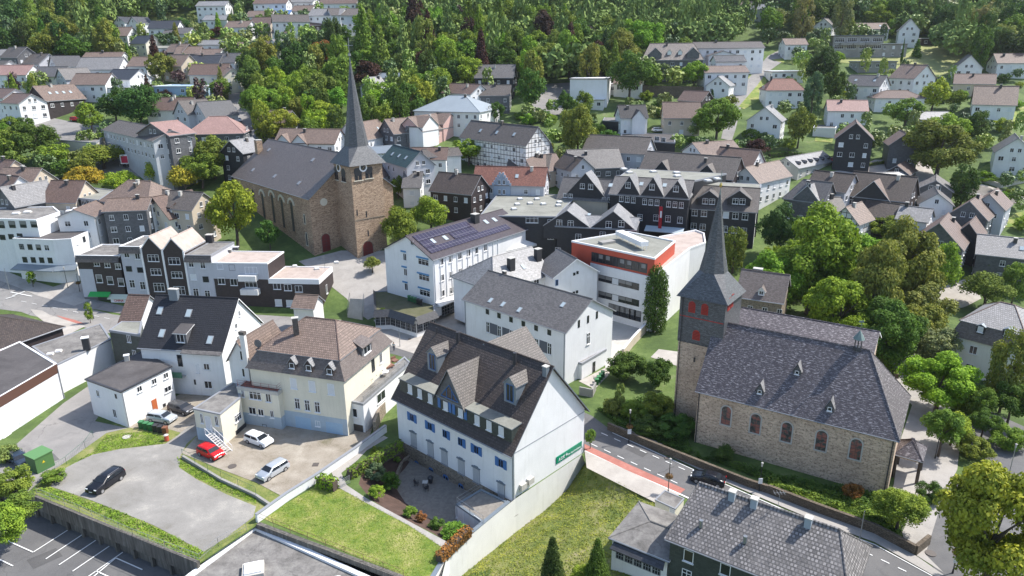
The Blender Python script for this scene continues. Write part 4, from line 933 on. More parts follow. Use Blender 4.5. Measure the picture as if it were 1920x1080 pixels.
for k,pl in enumerate(([(1180,835),(1215,850),(1205,858),(1172,842)],[(1350,925),(1420,955),(1410,962),(1342,932)],[(60,860),(100,850),(112,862),(70,876)],[(1480,985),(1500,993),(1492,1000),(1474,992)])): sheet('asphalt_patch',[pl],ASPHD if k!=2 else ASPH,.034)
sheet('asphalt_patch',[[t(3,0,200,960),t(3,0,420,870),t(3,0,470,930),t(3,0,250,1030)]],ASPHD,.008,z=PZ)
mark([t(3,0,870,948),t(3,0,700,1090)],.14,z=PZ)
# ================= near buildings =================
# --- tall roofed white house with blue shutters ---
H=House('steep dark tiled white house with blue shutters and a blank white gable',(733.3,746.7),(960,858),(1105,770),0,9.1,WHITE,T_DBROWN,edge=ZINC,oh=.5,ze=6.3,name='town_house',ref='the white house with blue shutters',zb=-2.8)
c1=lambda x,y:(730+x/3,600+y/3)
r=H.root; Fw=H.F
zs=(Fw.loc(*c1(75,688))[1]+Fw.loc(*c1(600,968))[1])/2; print('stone top',zs); Fw.band(0,Fw.L,-2.8,zs,ST_A,'stone_base',.06)
for q in((137,672),(232,725),(310,772),(405,825),(490,873),(630,960)):
    x,z=Fw.loc(*c1(*q)); h=2.15; m=MB(); m.obox(Fw.P(x-.62,z-h/2,.0),Fw.u*1.24,Fw.n*.03,(0,0,h),1); m.obox(Fw.P(x-.55,z-h/2+.05,.03),Fw.u*1.1,Fw.n*.04,(0,0,h-.1),0)
    for e_ in range(1,4): m.obox(Fw.P(x-.55+1.1*e_/4-.012,z-h/2+.05,.07),Fw.u*.024,Fw.n*.004,(0,0,h-.1),1)
    m.obox(Fw.P(x-.7,z-h/2-.1,0),Fw.u*1.4,Fw.n*.14,(0,0,.1),1); part(m,'closed_shutter',[SHUT,GTRIM],r)
    m=MB(); m.obox(Fw.P(x-.72,z+h/2,.0),Fw.u*1.44,Fw.n*.18,(0,0,.16)); m.obox(Fw.P(x-.3,z+h/2+.16,.0),Fw.u*.6,Fw.n*.14,(0,0,.14)); p=part(m,'window_head',ZINC,r)
for i,q in enumerate(((128,548),(229,598),(313,640),(400,685),(490,730),(628,805))):
    x,z=Fw.loc(*c1(*q)); window(r,Fw.P(x,z-.55,.005),Fw.ang,.85,1.1,'b','window')
    for sg in(-1,1):
        if i in(2,3) and sg<0: continue
        m=MB(); m.obox(Fw.P(x+sg*.72-.24,z-.62,.01),Fw.u*.48,Fw.n*.07,(0,0,1.25)); part(m,'shutter',BLUE,r)
for q,st,w,h in(((157,820),'b',.95,1.5),((238,858),'b',.95,1.5),((320,905),'x',1.1,1.9),((405,950),'b',.95,1.6)):
    x,z=Fw.loc(*c1(*q)); m=MB(); n=10; m.face([Fw.P(x-w/2,z-h/2,.08),Fw.P(x+w/2,z-h/2,.08)]+[Fw.P(x+w/2*math.cos(math.pi*k/n),z+h*.3+w*.4*math.sin(math.pi*k/n),.08) for k in range(n+1)]); dr_=part(m,'door',BLUE,r); m=MB()
    for k in(-1,1): m.obox(Fw.P(x+k*w*.22-w*.16,z-.1,.085),Fw.u*w*.32,Fw.n*.01,(0,0,h*.42))
    part(m,'pane',GLASS,r,dr_)
    m=MB(); n=8
    for k in range(n): a0=math.pi*k/n; a1=math.pi*(k+1)/n; m.obox(Fw.P(x+math.cos(a1)*w*.62,z+h/2+math.sin(a1)*w*.35-.1,.08),Fw.u*(abs(math.cos(a0)-math.cos(a1))*w*.62+.02),Fw.n*.1,(0,0,.16))
    part(m,'arch',ST_A,r)
x0,y0,_=H.slope(752,743); x1,y1,_=H.slope(945,838); y0=.95; zb=H.ze+y0*H.sl; zt=zb+1.95
d,wl=H.block(.9,H.L-.9,y0,zb-.2,zt,.12,.12,wall=SH_GREEN,roof=FLATG,edge=ZINC,shed=True,kind='dormer')
for q in((118,400),(173,428),(232,455),(318,495),(402,537),(495,580),(562,612),(630,645)):
    x,z=wl.loc(*c1(*q)); window(r,wl.P(x,zb+.35,.005),wl.ang,.85,1.3,'sk')
for q in((282,485),(343,512),(364,524),(430,557)):
    x,z=wl.loc(*c1(*q)); m=MB(); m.obox(wl.P(x-.25,zb+.3,.01),wl.u*.5,wl.n*.06,(0,0,1.4)); part(m,'shutter',BLUE,r)
wx=onplane(841.7,691.7,wl.a,wl.n); zp=wx.z; xc=(wx-H.a).dot(H.u)
d,w2=H.block(xc-2.7,xc+2.7,y0-.06,zt-.4,zt+.1,zp-zt-.1,.3,wall=SH_GRY,roof=T_GREY,edge=ZINC,kind='cross_gable')
m=MB(); b=w2.P(2.7,zt+.35,.03); m.face([b-w2.u*1.5,b+w2.u*1.5,b+Vector((0,0,1.75))]); g=part(m,'gable_window',GLASS,r)
m=MB()
for a1,a2 in((b-w2.u*1.6,b+w2.u*1.6),(b-w2.u*1.6,b+Vector((0,0,1.9))),(b+w2.u*1.6,b+Vector((0,0,1.9))),(b-w2.u*.5,b-w2.u*.5+Vector((0,0,1.3))),(b+w2.u*.5,b+w2.u*.5+Vector((0,0,1.3)))): m.tube(a1+w2.n*.03,a2+w2.n*.03,.055,n=4)
part(m,'window_frame',BLUE,r,g)
for q in((247,283),(682,462)):
    x,y,z=H.slope(*c1(*q)); d,w3=H.block(x-1.0,x+1.0,y-.1,z-.3,z+2.5,1.0,.12,wall=ZINC,roof=T_GREY,edge=ZINC); window(r,w3.P(1.0,z+.15,.005),w3.ang,1.2,2.3,'b')
# rear cross gable, standing on the far slope
P=lambda x,y,z:Vector((*H.p(x,y).xy,z)); xr,_,_=H.slope(930,653); zz=H.zr-.15
xr=11.0
m=MB(); yE=H.W+.5; hw=5.2; ze2=zz-hw*1.0
m.slab([[P(xr-hw,H.tw,ze2),P(xr,H.tw-.3,zz),P(xr,yE,zz),P(xr-hw,yE,ze2)],[P(xr,H.tw-.3,zz),P(xr+hw,H.tw,ze2),P(xr+hw,yE,ze2),P(xr,yE,zz)]],.2,0,1)
part(m,'cross_roof',[T_GREY,ZINC],r,H.roof); m=MB(); m.face([P(xr-hw+.3,yE-.4,6),P(xr+hw-.3,yE-.4,6),P(xr+hw-.3,yE-.4,ze2),P(xr,yE-.4,zz-.2),P(xr-hw+.3,yE-.4,ze2)]); part(m,'wall',WHITE,r)
for q in((385,105),(705,225)): 
    x,y,z=H.slope(*c1(q[0],q[1]+20)); m=MB(); b=P(x,y,z); m.tube(b-Vector((0,0,.3)),b+Vector((0,0,1.5)),.24,n=10); part(m,'chimney',DTRIM,r,H.roof)
H.chim(*c1(880,300),w=.6,d=.6,h=.9,mat=ZINC)
x,y,z=H.slope(*c1(265,75)); m=MB(); m.tube(P(x,y,z),P(x,y,z+.9),.1); part(m,'vent_pipe',DTRIM,r,H.roof)
q=onplane(*c1(640,505),P(0,0,zt+.1),Vector((0,0,1))); m=MB(); m.box((q.x,q.y,zt+.45),(.9,.5,.6),0,H.F.ang); part(m,'air_conditioner',TRIM,r)
G=H.G1
m=MB(); m.obox(G.P(0,H.ze-.1,.003),G.u*G.L,G.n*.04,(0,0,.08)); part(m,'joint_line',GTRIM,r)
xa,za=G.loc(*c1(937,790)); xb,zb2=G.loc(*c1(1080,700)); sg=MB(); lw=abs(xb-xa); xm=(xa+xb)/2; zm=(za+zb2)/2
sg.obox(G.P(min(xa,xb),zm-.5,.01),G.u*lw,G.n*.08,(0,0,1.0)); s_=thing('sign','green health insurer sign with white lettering on the blank white gable','sign',G.P(xm,zm)); part(sg,'board',plain('sign_green',(.0,.22,.12),.4),s_)
sgn=1 if xb>xa else -1
def gtext(tx,size,fr,dz,sp=1.):
    return text(tx,size,G.P(xa+(xb-xa)*fr,zm+dz,.1),G.ang,TRIM,s_,sp=sp)
gtext('AOK',.62,.2,-.1); gtext('Die Gesundheitskasse.',.30,.70,-.18)
m=MB(); cc=G.P(xa+(xb-xa)*.385,zm-.08,.1); 
for k in range(7):
    a=math.pi*k/7*1.15-.2; m.tube(cc,cc+G.u*math.cos(a)*.22+Vector((0,0,math.sin(a)*.3)),.03,n=4)
m.tube(cc-Vector((0,0,.22)),cc,.04,n=4); part(m,'emblem',TRIM,s_)
for q in((745,932),(786,900)): G.panel(*c1(*q),1.0,.75,LCONC,'air_conditioner',.45)
m=MB(); m.obox(G.P(.05,-.2,.02),G.u*.25,G.n*.1,(0,0,6.6)); part(m,'downpipe',ZINC,r)
# terrace annex
A2=Flat('small cobble roofed terrace annex with white railing below the blue shuttered house',[(856,946),(902,918),(952,942),(906,981)],0,WHITE,COBBLE,ZINC,'annex','terrace_annex',ze=.05,zb=-2.4,rimh=.1,fh=.25,ref='the terrace annex')
A2.W[3].row(t(3,1,1580,650),t(3,1,1660,690),2,1.2,1.9,'sk',name='door'); A2.W[0].win(*t(3,1,1510,590),.6,1.6,'sk',name='door')
fence([(906,981),(857,946),(902,918)],1.0,'thin white railing round the terrace annex roof',z=.15,name='railing',cat='railing',mat=STEEL,rails=(.5,1.))
# patio furniture
def chair(px,py,ang,label):
    p=at(px,py,GZ+.01); r=thing('garden_chair',label,'chair',p,'dark patio chairs',ang); m=MB(); m.box((0,0,.42),(.5,.5,.06)); o=m.build('seat',DTRIM); o.parent=r
    m=MB(); m.obox((-.25,.2,.42),(.5,0,0),(0,.06,0),(0,.08,.5)); o=m.build('backrest',DTRIM); o.parent=r
    for a in(-.22,.22):
        for b in(-.22,.22): m=MB(); m.tube((a,b,0),(a,b,.42),.025,n=5); o=m.build('leg',DTRIM); o.parent=r
    for a in(-.27,.27): m=MB(); m.box((a,0,.62),(.05,.5,.04)); o=m.build('armrest',DTRIM); o.parent=r
chair(*t(3,1,1205,400),1.4,'dark patio chair left of the small square table'); chair(*t(3,1,1277,440),-2.6,'dark patio chair in front of the small square table')
p=at(*t(3,1,1270,410),GZ+.01); r2=thing('garden_table','small square pale topped table on the shaded patio','table',p); m=MB(); m.box((p.x,p.y,GZ+.74),(.7,.7,.05)); part(m,'table_top',LCONC,r2)
for a in(-.28,.28):
    for b in(-.28,.28): m=MB(); m.tube((p.x+a,p.y+b,GZ),(p.x+a,p.y+b,GZ+.72),.025,n=5); part(m,'leg',DTRIM,r2)
p=at(*t(3,1,1310,380),GZ+.01); r2=thing('barbecue','round black covered barbecue beside the stone basement wall','barbecue',p); m=MB(); m.tube(p,p+Vector((0,0,.8)),.25,.42,n=12); m.tube(p+Vector((0,0,.8)),p+Vector((0,0,1.1)),.42,.15,n=12); part(m,'bowl',DTRIM,r2)
# --- white long house behind it ---
c2=lambda x,y:(860+x/4.5,480+y/4.5)
B=House('long white building with dark window bays and grey slate roof',(865.5,561),(1061,624.5),(1146.7,580),0,3.9,WHITE,SL_GR,edge=GTRIM,ze=9.5,zb=0,name='white_building',ref='the long white building')
B.F.row(c2(243,470),c2(765,645),6,.8,.95,'d'); B.F.row(c2(247,600),c2(768,783),6,.85,2.0,'x')
xs=[B.F.loc(*c2(247+104*i,600+36.6*i)) for i in range(6)]
for i in range(5): B.F.band(xs[i][0]+.5,xs[i+1][0]-.5,xs[i][1]-1.0,xs[i][1]+1.0,plain('dark_panel',(.09,.1,.125),.6),'panel',.03)
B.F.row(c2(247,775),c2(768,960),6,.85,1.6,'x')
B.G1.row(c2(1014,572),c2(1166,497),3,.5,1.3,'d'); B.G1.win(*c2(1093,695),.9,2.0,'x')
for q in((270,375),(375,408),(513,455),(880,412)): B.sky(*c2(*q),.75,1.1)
for q in((385,140),): B.chim(*c2(*q),.7,.5,.7,BRKD)
m=MB(); m.tube(B.F.P(.1,0,.1),B.F.P(.1,9.3,.1),.06); m.tube(B.F.P(B.F.L-.15,0,.1),B.F.P(B.F.L-.15,9.3,.1),.06); part(m,'downpipe',GTRIM,B.root)
m=MB(); G=B.G1; xg,zg=G.loc(*c2(1105,1030)); 
A3=Flat('low white porch with lean-to grey roof against the white gable',[c2(975,885),c2(1040,905),c2(1245,785),c2(1185,750)],0,WHITE,FLATR,GTRIM,'porch','porch',ze=3.0,zb=0,rimh=.04,ref='the white porch')
A3.W[1].win(*c2(1140,940),.8,2.1,'o',name='door'); A3.W[0].win(*c2(997,985),.45,.8,'d'); A3.W[0].win(*c2(994,925),.6,.4,'g')
bins([(t(2,2,635,725)),(t(2,2,650,705)),(t(2,2,665,685)),(t(2,2,680,668))],['green','green','green','green'],lambda i:'green wheelie bin by the white porch, %s in its row'%['nearest','second nearest','third nearest','farthest'][i],z=0)
wallalong([t(2,2,505,800),t(2,2,600,820),t(2,2,625,765)],1.4,.25,CONC,'short dark yard wall enclosing the bins below the porch')
wallalong([t(2,2,1000,330),t(2,2,900,440),t(2,2,830,530)],1.8,.3,BEIGE,'pale sandstone garden wall with white coping beside the courtyard',cap=TRIM)
# --- white gabled house and pale roof behind ---
B2=House('white gabled house with a blue window next to the orange-red building',c2(640,95),c2(793,190),c2(1092,78),0,3.3,WHITE,SL_GR,edge=TRIM,ze=10.5,zb=1.,ref='the white gabled house')
B2.G1.win(*c2(828,225),.6,1.2,'b'); B2.G1.row(c2(975,152),c2(1002,140),2,.5,.6,'d'); B2.G1.row(c2(972,312),c2(998,302),2,.5,.6,'d')
B3=House('pale slate roofed house with two dark chimneys beside the solar roof',(925,547),(1040,513),13.,0,4.3,WHITE,SL_LT,edge=GTRIM,hip=(5.5,0),ze=9.7,zb=0.8,ref='the pale slate roof')
for q in((443,110),(668,30)): B3.chim(*c2(*q),1.3,1.0,2.2,plain('black_chimney_sheet',(.03,.03,.032),.5))
B3.sky(*c2(545,92)); B3.F.win(*c2(655,215),1.4,1.1,'w')
# --- solar roof building ---
c5=lambda x,y:(730+x/4.91,380+y/4.91)
E=House('white four storey building with solar panels and blue window bands',(811.5,488),(990,430),14.6,0,3.8,WHITE,T_MAROON,edge=DTRIM,ze=13.2,zb=1.,ref='the solar panel building',name='office_building')
Fs=E.F
for a,b,n in(((480,545),(882,415),6),((485,690),(885,555),6),((490,835),(890,700),6)): Fs.row(c5(*a),c5(*b),n,1.15,1.35,['w','wc','wc','w','w','wc'])
for a,b,n in(((990,525),(1180,470),3),((990,640),(1180,590),3)): Fs.row(c5(*a),c5(*b),n,1.2,1.2,'w')
m=MB()
for i in range(13):
    xx=.3+i*1.65
    if xx<Fs.L: m.obox(Fs.P(xx,4.2,.0),Fs.u*.12,Fs.n*.14,(0,0,8.6))
part(m,'facade_rib',TRIM,E.root)
xa,_=Fs.loc(*c5(440,930)); 
m=MB(); m.obox(Fs.P(.1,3.5,0),Fs.u*9.,Fs.n*1.3,(0,0,.12)); m.face([Fs.P(.1,3.62,1.3),Fs.P(9.1,3.62,1.3),Fs.P(9.1,4.3,.02),Fs.P(.1,4.3,.02)]); part(m,'canopy',OFFW,E.root)
for q in((530,985),(612,950)): Fs.win(*c5(*q),3.2,2.1,'g')
G=E.G0
for y in(500,640,775): G.win(*c5(143+(y-490)*.05,y),.95,1.5,'w'); 
for a,b in((315,548),(322,690),(328,832)): G.win(*c5(a,b),2.9,1.25,'t')
G.win(*c5(210,370),.9,.9,'w')
for a,b,w in((130,448,1.4),(138,590,1.4),(146,730,1.4),(305,508,3.3),(312,655,3.3),(320,790,3.3)): G.panel(*c5(a,b),w,.3,plain('blue_awning_box',(.06,.22,.42),.5),'awning_box',.18)
for q in((400,355),(515,325),(625,288),(890,178),(968,158)): E.sky(*c5(*q),1.0,1.4)
E.chim(*c5(790,175),1.5,1.3,1.7,plain('black_chimney_sheet',(.03,.03,.032)),cap=True)
def solar(x0,x1,y0,y1):
    n=E.nf; dv=(E.v+Vector((0,0,E.sl))).normalized(); o=Vector((*E.p(x0,y0).xy,E.ze+y0*E.sl))+n*.06; k=math.hypot(1,E.sl); m=MB(); m.obox(o,E.u*(x1-x0),dv*(y1-y0)*k,n*.07); part(m,'solar_panel',SOLAR,E.root,E.roof)
solar(1.2,E.L*.86,1.5,3.0); solar(1.2,4.2,3.1,4.9); solar(10.,E.L*.56,3.1,4.9); solar(1.2,E.L*.56,5.0,6.7)
# terrace and canopy at its right end
A4=House('grey tiled rear wing with roof terrace at the right end of the solar roof',(990,430),(1030,414),10.,0,1.6,OFFW,T_MAROON,edge=DTRIM,ze=12.6,zb=2.,ref='the roof terrace wing'); A4.F.row((985,452),(1022,440),3,1.2,1.3,'d')
m=MB(); p0,p1=at(*c5(950,470),9.8),at(*c5(1440,360),9.8); v=(p1-p0).normalized(); nn=Vector((v.y,-v.x,0)); r4=thing('canopy','curved white canopy below the roof terrace','canopy',p0); m.slab([[p0,p1,p1-nn*2.2+Vector((0,0,1.0)),p0-nn*2.2+Vector((0,0,1.0))]],.5); part(m,'roof',OFFW,r4)
# glazed pavilion
pv=[t(2,1,*q) for q in((868,168),(1012,165),(1200,222),(1350,168),(1330,110),(1060,20),(880,5),(815,60))]
Pv=Flat('low pavilion with grid windows, slate skirt roof and moss',[t(2,1,*q) for q in((890,185),(1005,180),(1200,240),(1345,190),(1330,90),(1060,20),(880,30))],0,WHITE,ground('mossy_roof',[(.2,(.05,.06,.02)),(.5,(.10,.10,.05)),(.8,(.14,.12,.09))],.4,3),GTRIM,'pavilion','glazed_pavilion',ze=3.6,zb=0,ref='the glazed pavilion')
for i,n in((1,5),(2,3),(0,3)):
    w=Pv.W[i]
    for k in range(n): window(Pv.root,w.P(w.L*(k+.5)/n,.9,.01),w.ang,w.L/n*.92,1.9,'g')
m=MB(); 
for i in(0,1,2,6): 
    w=Pv.W[i]; m.face([w.P(-.3,2.9,.9),w.P(w.L+.3,2.9,.9),w.P(w.L,4.2,.0),w.P(0,4.2,.0)])
part(m,'skirt_roof',SL_DK,Pv.root,Pv.roof)
bins([t(2,1,1150+22*i,95+8*i) for i in range(5)],['green']*3+['black']*2,lambda i:['leftmost green','second green','third green','fourth black','rightmost black'][i]+' wheelie bin on the mossy pavilion roof',z=3.65)
# --- orange red building ---
c3=lambda x,y:(1060+x/5.4,420+y/5.4)
qc=at(1106,588,0); CZ=hz(1108,461,qc.x,qc.y); print('C height',CZ)
Cc=Flat('modern office block with orange-red top storey and white front',[c3(65,180),c3(905,357),c3(1113,180),c3(640,85)],0,ORED,FLATG,TRIM,'office building','office_block',ze=CZ,zb=0,ref='the orange-red office block',rimh=.25,fh=.35)
w=Cc.W[0]; xl,_=w.loc(*c3(260,400)); 
m=MB(); m.obox(w.P(xl,-.5,.0),w.u*(w.L-xl+.1),w.n*.25,(0,0,CZ-3.0)); part(m,'white_cladding',WHITE,Cc.root)
w2=Wall(Cc.root,w.P(xl,0,.26),w.P(w.L,0,.26),0,11); w2.P(0,0)
m=MB(); m.obox(w.P(xl+.1,CZ-3.1,.01),w.u*(w.L-xl-1.6),w.n*.05,(0,0,1.9)); part(m,'glass_band',GLASS,Cc.root)
for a,b in(((330,330),(820,440)),): 
    for i in range(8): x,z=w.loc(*c3(290+72*i,318+15.5*i)); window(Cc.root,w.P(x,CZ-2.9,.06),w.ang,1.1,1.6,'dc' if i%3 else 'd')
for row in(582,748):
    for i in range(6):
        cx=370+68*i; x,z=w2.loc(*c3(cx,row-38+ (cx-345)*.24)); window(Cc.root,w2.P(x,z-.65,.0),w2.ang,1.65,1.35,['dc','dc','dk','dc','dc','d'][i])
for i in range(6): x,z=w2.loc(*c3(470+52*i,900+12*i)); window(Cc.root,w2.P(x,1.4,.0),w2.ang,1.6,2.2,'dc')
g=Cc.W[1]
m=MB(); g0_=g; m.obox(g.P(0,-.5,.0),g.u*g.L,g.n*.2,(0,0,CZ-3.0)); part(m,'side_cladding',WHITE,Cc.root)
q=c3(420,195); Cc.box(*q,3.2,1.6,.5,CONC,.5,'roof_hatch')
p0,p1=at(*c3(540,140),CZ+.2),at(*c3(800,260),CZ+.2); u=(p1-p0).normalized(); v=Vector((-u.y,u.x,0)); m=MB(); m.obox(p0-v*.8+Vector((0,0,.7)),p1-p0,v*1.7,(0,0,.9)); 
for k in range(5): m.tube(p0+(p1-p0)*k/4+v*.5,p0+(p1-p0)*k/4+v*.5+Vector((0,0,.8)),.06,n=5); m.tube(p0+(p1-p0)*k/4-v*.5,p0+(p1-p0)*k/4-v*.5+Vector((0,0,.8)),.06,n=5)
part(m,'ventilation_duct',TRIM,Cc.root,Cc.roof)
C2=Flat('low white wing with pale flat roof right of the orange-red block',[c3(940,500),c3(1265,255),c3(1420,200),c3(1405,105),c3(1320,72),c3(950,140)],0,WHITE,FLATP,TRIM,'building','white_wing',ze=CZ-2.6,zb=0,ref='the white wing',rimh=.35)
# --- church with slate roof on the right ---
CHR=House('stone church with large weathered slate roof and arched windows',(1303,733),(1687,828),13.6,0,8.,ST_R,SL_CH,edge=DTRIM,hip=(0,5.2),oh=.35,ze=7.9,zb=-.2,cat='church',name='stone_church',ref='the stone church with the slate roof')
rp=onplane(1622,642,CHR.p(0,CHR.W/2),CHR.v); print('nave ridge',rp.z,(rp-CHR.a).dot(CHR.u),CHR.L)
w=CHR.F
def arched(root,w,px,py,wd,h,glass,surround,blindarch=False,name='window',out=.0):
    x,z=w.loc(px,py); m=MB(); n=12; hh=h-wd/2; b=z-h/2
    m.face([w.P(x-wd/2,b,.03+out),w.P(x+wd/2,b,.03+out)]+[w.P(x+wd/2*math.cos(math.pi*k/n),b+hh+wd/2*math.sin(math.pi*k/n),.03+out) for k in range(n+1)])
    o=part(m,name,glass,root)
    m=MB(); s=.16; d=.07+out
    for k in range(n):
        a0,a1=math.pi*k/n,math.pi*(k+1)/n; P=lambda a,r,oo:w.P(x+r*math.cos(a),b+hh+r*math.sin(a),oo)
        m.face([P(a0,wd/2,d),P(a0,wd/2+s,d),P(a1,wd/2+s,d),P(a1,wd/2,d)]); m.face([P(a0,wd/2,0),P(a0,wd/2,d),P(a1,wd/2,d),P(a1,wd/2,0)]); m.face([P(a0,wd/2+s,0),P(a1,wd/2+s,0),P(a1,wd/2+s,d),P(a0,wd/2+s,d)])
    for sg in(-1,1):
        m.obox(w.P(x+sg*wd/2-(s if sg<0 else 0),b,0),w.u*s,w.n*d,(0,0,hh))
    m.obox(w.P(x-wd/2-s,b-.18,0),w.u*(wd+2*s),w.n*(d+.05),(0,0,.18))
    part(m,'window_surround',surround,root,o)
    m=MB()
    for k in range(1,5): m.obox(w.P(x-wd/2,b+hh*k/4.6,.035+out),w.u*wd,w.n*.02,(0,0,.035))
    m.obox(w.P(x-.02,b,.035+out),w.u*.04,w.n*.02,(0,0,h-.05)); part(m,'glazing_bar',DTRIM,root,o); return x,z
SG=None
mt,n_,bb=newmat('leaded_glass'); u_=coords(n_); k_=noise(n_,u_,1.3,2); n_.links.new(ramp(n_,k_.outputs[0],[(.36,(.035,.04,.04)),(.47,(.10,.10,.09)),(.53,(.24,.09,.075)),(.7,(.30,.13,.10))]),bb.inputs['Base Color']); bb.inputs['Roughness'].default_value=.25; SG=mt
for q in((1361.5,779),(1416.5,794),(1475,810),(1540,826),(1604.5,842)): arched(CHR.root,w,*q,1.25,2.75,SG,LCONC)
c6=lambda x,y:(1240+x/2.077,340+y/2.077)
for q in(t(2,3,215,655),t(2,3,460,930),t(2,2,1855,800)):
    CHR.dormer(*q,.95,.75,.95,wst='n',ww=.5,wh=.5,wall=SL_TW,roof=SL_LT,oh=.12)
m=MB(); m.tube(w.P(w.L-.3,0,.1),w.P(w.L-.3,7.8,.1),.07); m.tube(w.P(.2,0,.1),w.P(.2,7.8,.1),.07); part(m,'downpipe',DTRIM,CHR.root)
# cupola
rz_=CHR.zr; cpx=onplane(*t(2,3,680,400),CHR.p(0,CHR.W/2),CHR.v); b=Vector((cpx.x,cpx.y,CHR.zr)); m=MB()
for k in range(6): a=k*math.pi/3; p=b+Vector((math.cos(a)*.42,math.sin(a)*.42,-.1)); m.tube(p,p+Vector((0,0,1.3)),.06,n=5)
m.tube(b-Vector((0,0,.3)),b+Vector((0,0,.15)),.6,.5,n=6); part(m,'cupola',DTRIM,CHR.root,CHR.roof)
m=MB(); m.tube(b+Vector((0,0,1.2)),b+Vector((0,0,1.6)),.72,.5,n=8); m.tube(b+Vector((0,0,1.6)),b+Vector((0,0,2.3)),.5,.06,n=8); m.tube(b+Vector((0,0,2.3)),b+Vector((0,0,3.5)),.03,n=5)
m.tube(b+Vector((-.25,0,3.1)),b+Vector((.25,0,3.1)),.025,n=5); m.obox(b+Vector((-.3,-.02,3.4)),(.6,0,0),(0,.04,0),(0,0,.25)); part(m,'cupola_roof',paint('verdigris_copper',(.16,.22,.21),.6),CHR.root,CHR.roof)
# second, higher roof behind the ridge
rp1=onplane(1649,619,CHR.p(0,16.4),CHR.v); rp0=onplane(1385,577,CHR.p(0,16.4),CHR.v); zr2=(rp1.z+rp0.z)/2; s1=(rp1-CHR.a).dot(CHR.u); print('rear roof z',zr2,s1)
q0=Vector((*CHR.p(1,11.2).xy,zr2-2.6)); q1=Vector((*CHR.p(s1+.1,11.2).xy,zr2-2.6)); c_=CHR.p(1,21.5)
N2=House('slate roofed rear aisle of the stone church with white verge',q0,q1,c_,0,2.6,ST_R,SL_CH,edge=TRIM,world=True,zb=0,cat='church wing',name='church_aisle',ref='the rear church aisle')
# porch at the right end
pp=House('small slate roofed open porch at the right end of the stone church',t(3,3,945,165),t(3,3,1165,225),4.2,0,1.7,ST_R,SL_CH,edge=DTRIM,hip=(1.8,1.8),ze=3.4,zb=2.9,cat='porch',name='church_porch',ref='the church porch')
for o in [o for o in pp.root.children if o.name.startswith('wall')]: pass
m=MB()
for x,y in((.3,.3),(pp.L-.3,.3),(.3,pp.W-.3),(pp.L-.3,pp.W-.3)): q=pp.p(x,y); m.box((q.x,q.y,1.6),(.28,.28,3.3))
part(m,'column',plain('dark_timber',(.05,.035,.025),.7),pp.root)
# tower
def tower(label,A,az,s1,s2,zb,zt,lower,upper,split,roofm,tip,flare,eave,name,tipmat,ref,detail=None):
    "A = left front corner (world xy); az = direction of the front face"
    u=Vector((math.cos(az),math.sin(az),0)); v=Vector((-u.y,u.x,0)); a=Vector((A[0],A[1],0)); cen=a+u*s1/2+v*s2/2
    r=thing(name,label,'church tower',(cen.x,cen.y,zb)); P4=[a,a+u*s1,a+u*s1+v*s2,a+v*s2]
    m=MB(); m.prism(P4,zb-.5,split); part(m,'lower_wall',lower,r)
    k=.12; Q4=[a-u*k-v*k,a+u*(s1+k)-v*k,a+u*(s1+k)+v*(s2+k),a-u*k+v*(s2+k)]
    m=MB(); m.prism(Q4 if upper is not lower else P4,split,zt); m.obox(Q4[0]+Vector((0,0,split-.12)),Q4[1]-Q4[0],Q4[3]-Q4[0],(0,0,.2)); part(m,'upper_wall',upper,r)
    # roof: flared skirt square to octagon, then needle
    R0=[cen+(p-cen)*(1+2*eave/s1)+Vector((0,0,zt-.1)) for p in P4]; hw=flare[0]; z1=zt+flare[1]; 
    def octo(rad,z): return [cen+u*rad*math.cos(math.pi/8+k*math.pi/4)+v*rad*math.sin(math.pi/8+k*math.pi/4)+Vector((0,0,z)) for k in range(8)]
    O1=octo(hw,z1); Om=octo(hw*.66,zt+flare[1]+(tip-z1)*.3); O2=octo(.12,tip)
    m=MB(); c_=[R0[2],R0[3],R0[0],R0[1]]   # corner between octagon verts
    # octagon vertex k sits at angle 22.5+45k: pairs (7,0) right, (0,1) front.. faces per side
    side={0:R0[2],1:R0[3],2:R0[0],3:R0[1]}
    for k in range(4):
        # corner k at angle 45+90k ; octagon verts 2k,2k+1 flank it
        cr=side[k]; m.face([cr,O1[2*k+1],O1[2*k]]) ; nx=side[(k+1)%4]; m.face([cr,nx,O1[(2*k+2)%8],O1[2*k+1]])
    for a_,b_ in((O1,Om),(Om,O2)):
        for k in range(8): m.face([a_[k],a_[(k+1)%8],b_[(k+1)%8],b_[k]])
    m.face([p-Vector((0,0,.02)) for p in R0][::-1]); sp=part(m,'spire',roofm,r)
    m=MB(); b=cen+Vector((0,0,tip)); m.tube(b-Vector((0,0,2.2)),b+Vector((0,0,.6)),.34,.05,n=8); m.tube(b+Vector((0,0,.5)),b+Vector((0,0,3.2)),.04,n=5)
    part(m,'spire_tip',tipmat,r,sp); REFS.append((*proj(cen+Vector((0,0,zt))),ref))
    return r,cen,u,v,P4,sp
VERD=paint('verdigris_copper',(.16,.22,.21),.6); GOLD=plain('gilded_metal',(.6,.42,.12),.3,.8)
azR=math.radians(-36); qL=at(1260,781,0)
rR,cR,uR,vR,PR,spR=tower('square slate clad church tower with red louvres and steep slate spire',(qL.x+.15,qL.y),azR,6.3,6.3,0,19.2,ST_R,SL_TW,12.4,SL_TW,33.2,(1.95,3.3),.55,'church_tower',VERD,'the slate clad church tower')
b=cR+Vector((0,0,34.2)); m=MB(); m.tube(b,b+Vector((0,0,.3)),.1,.22,n=8); m.tube(b+Vector((0,0,.3)),b+Vector((0,0,.6)),.22,.1,n=8); part(m,'ball_finial',GOLD,rR,spR)
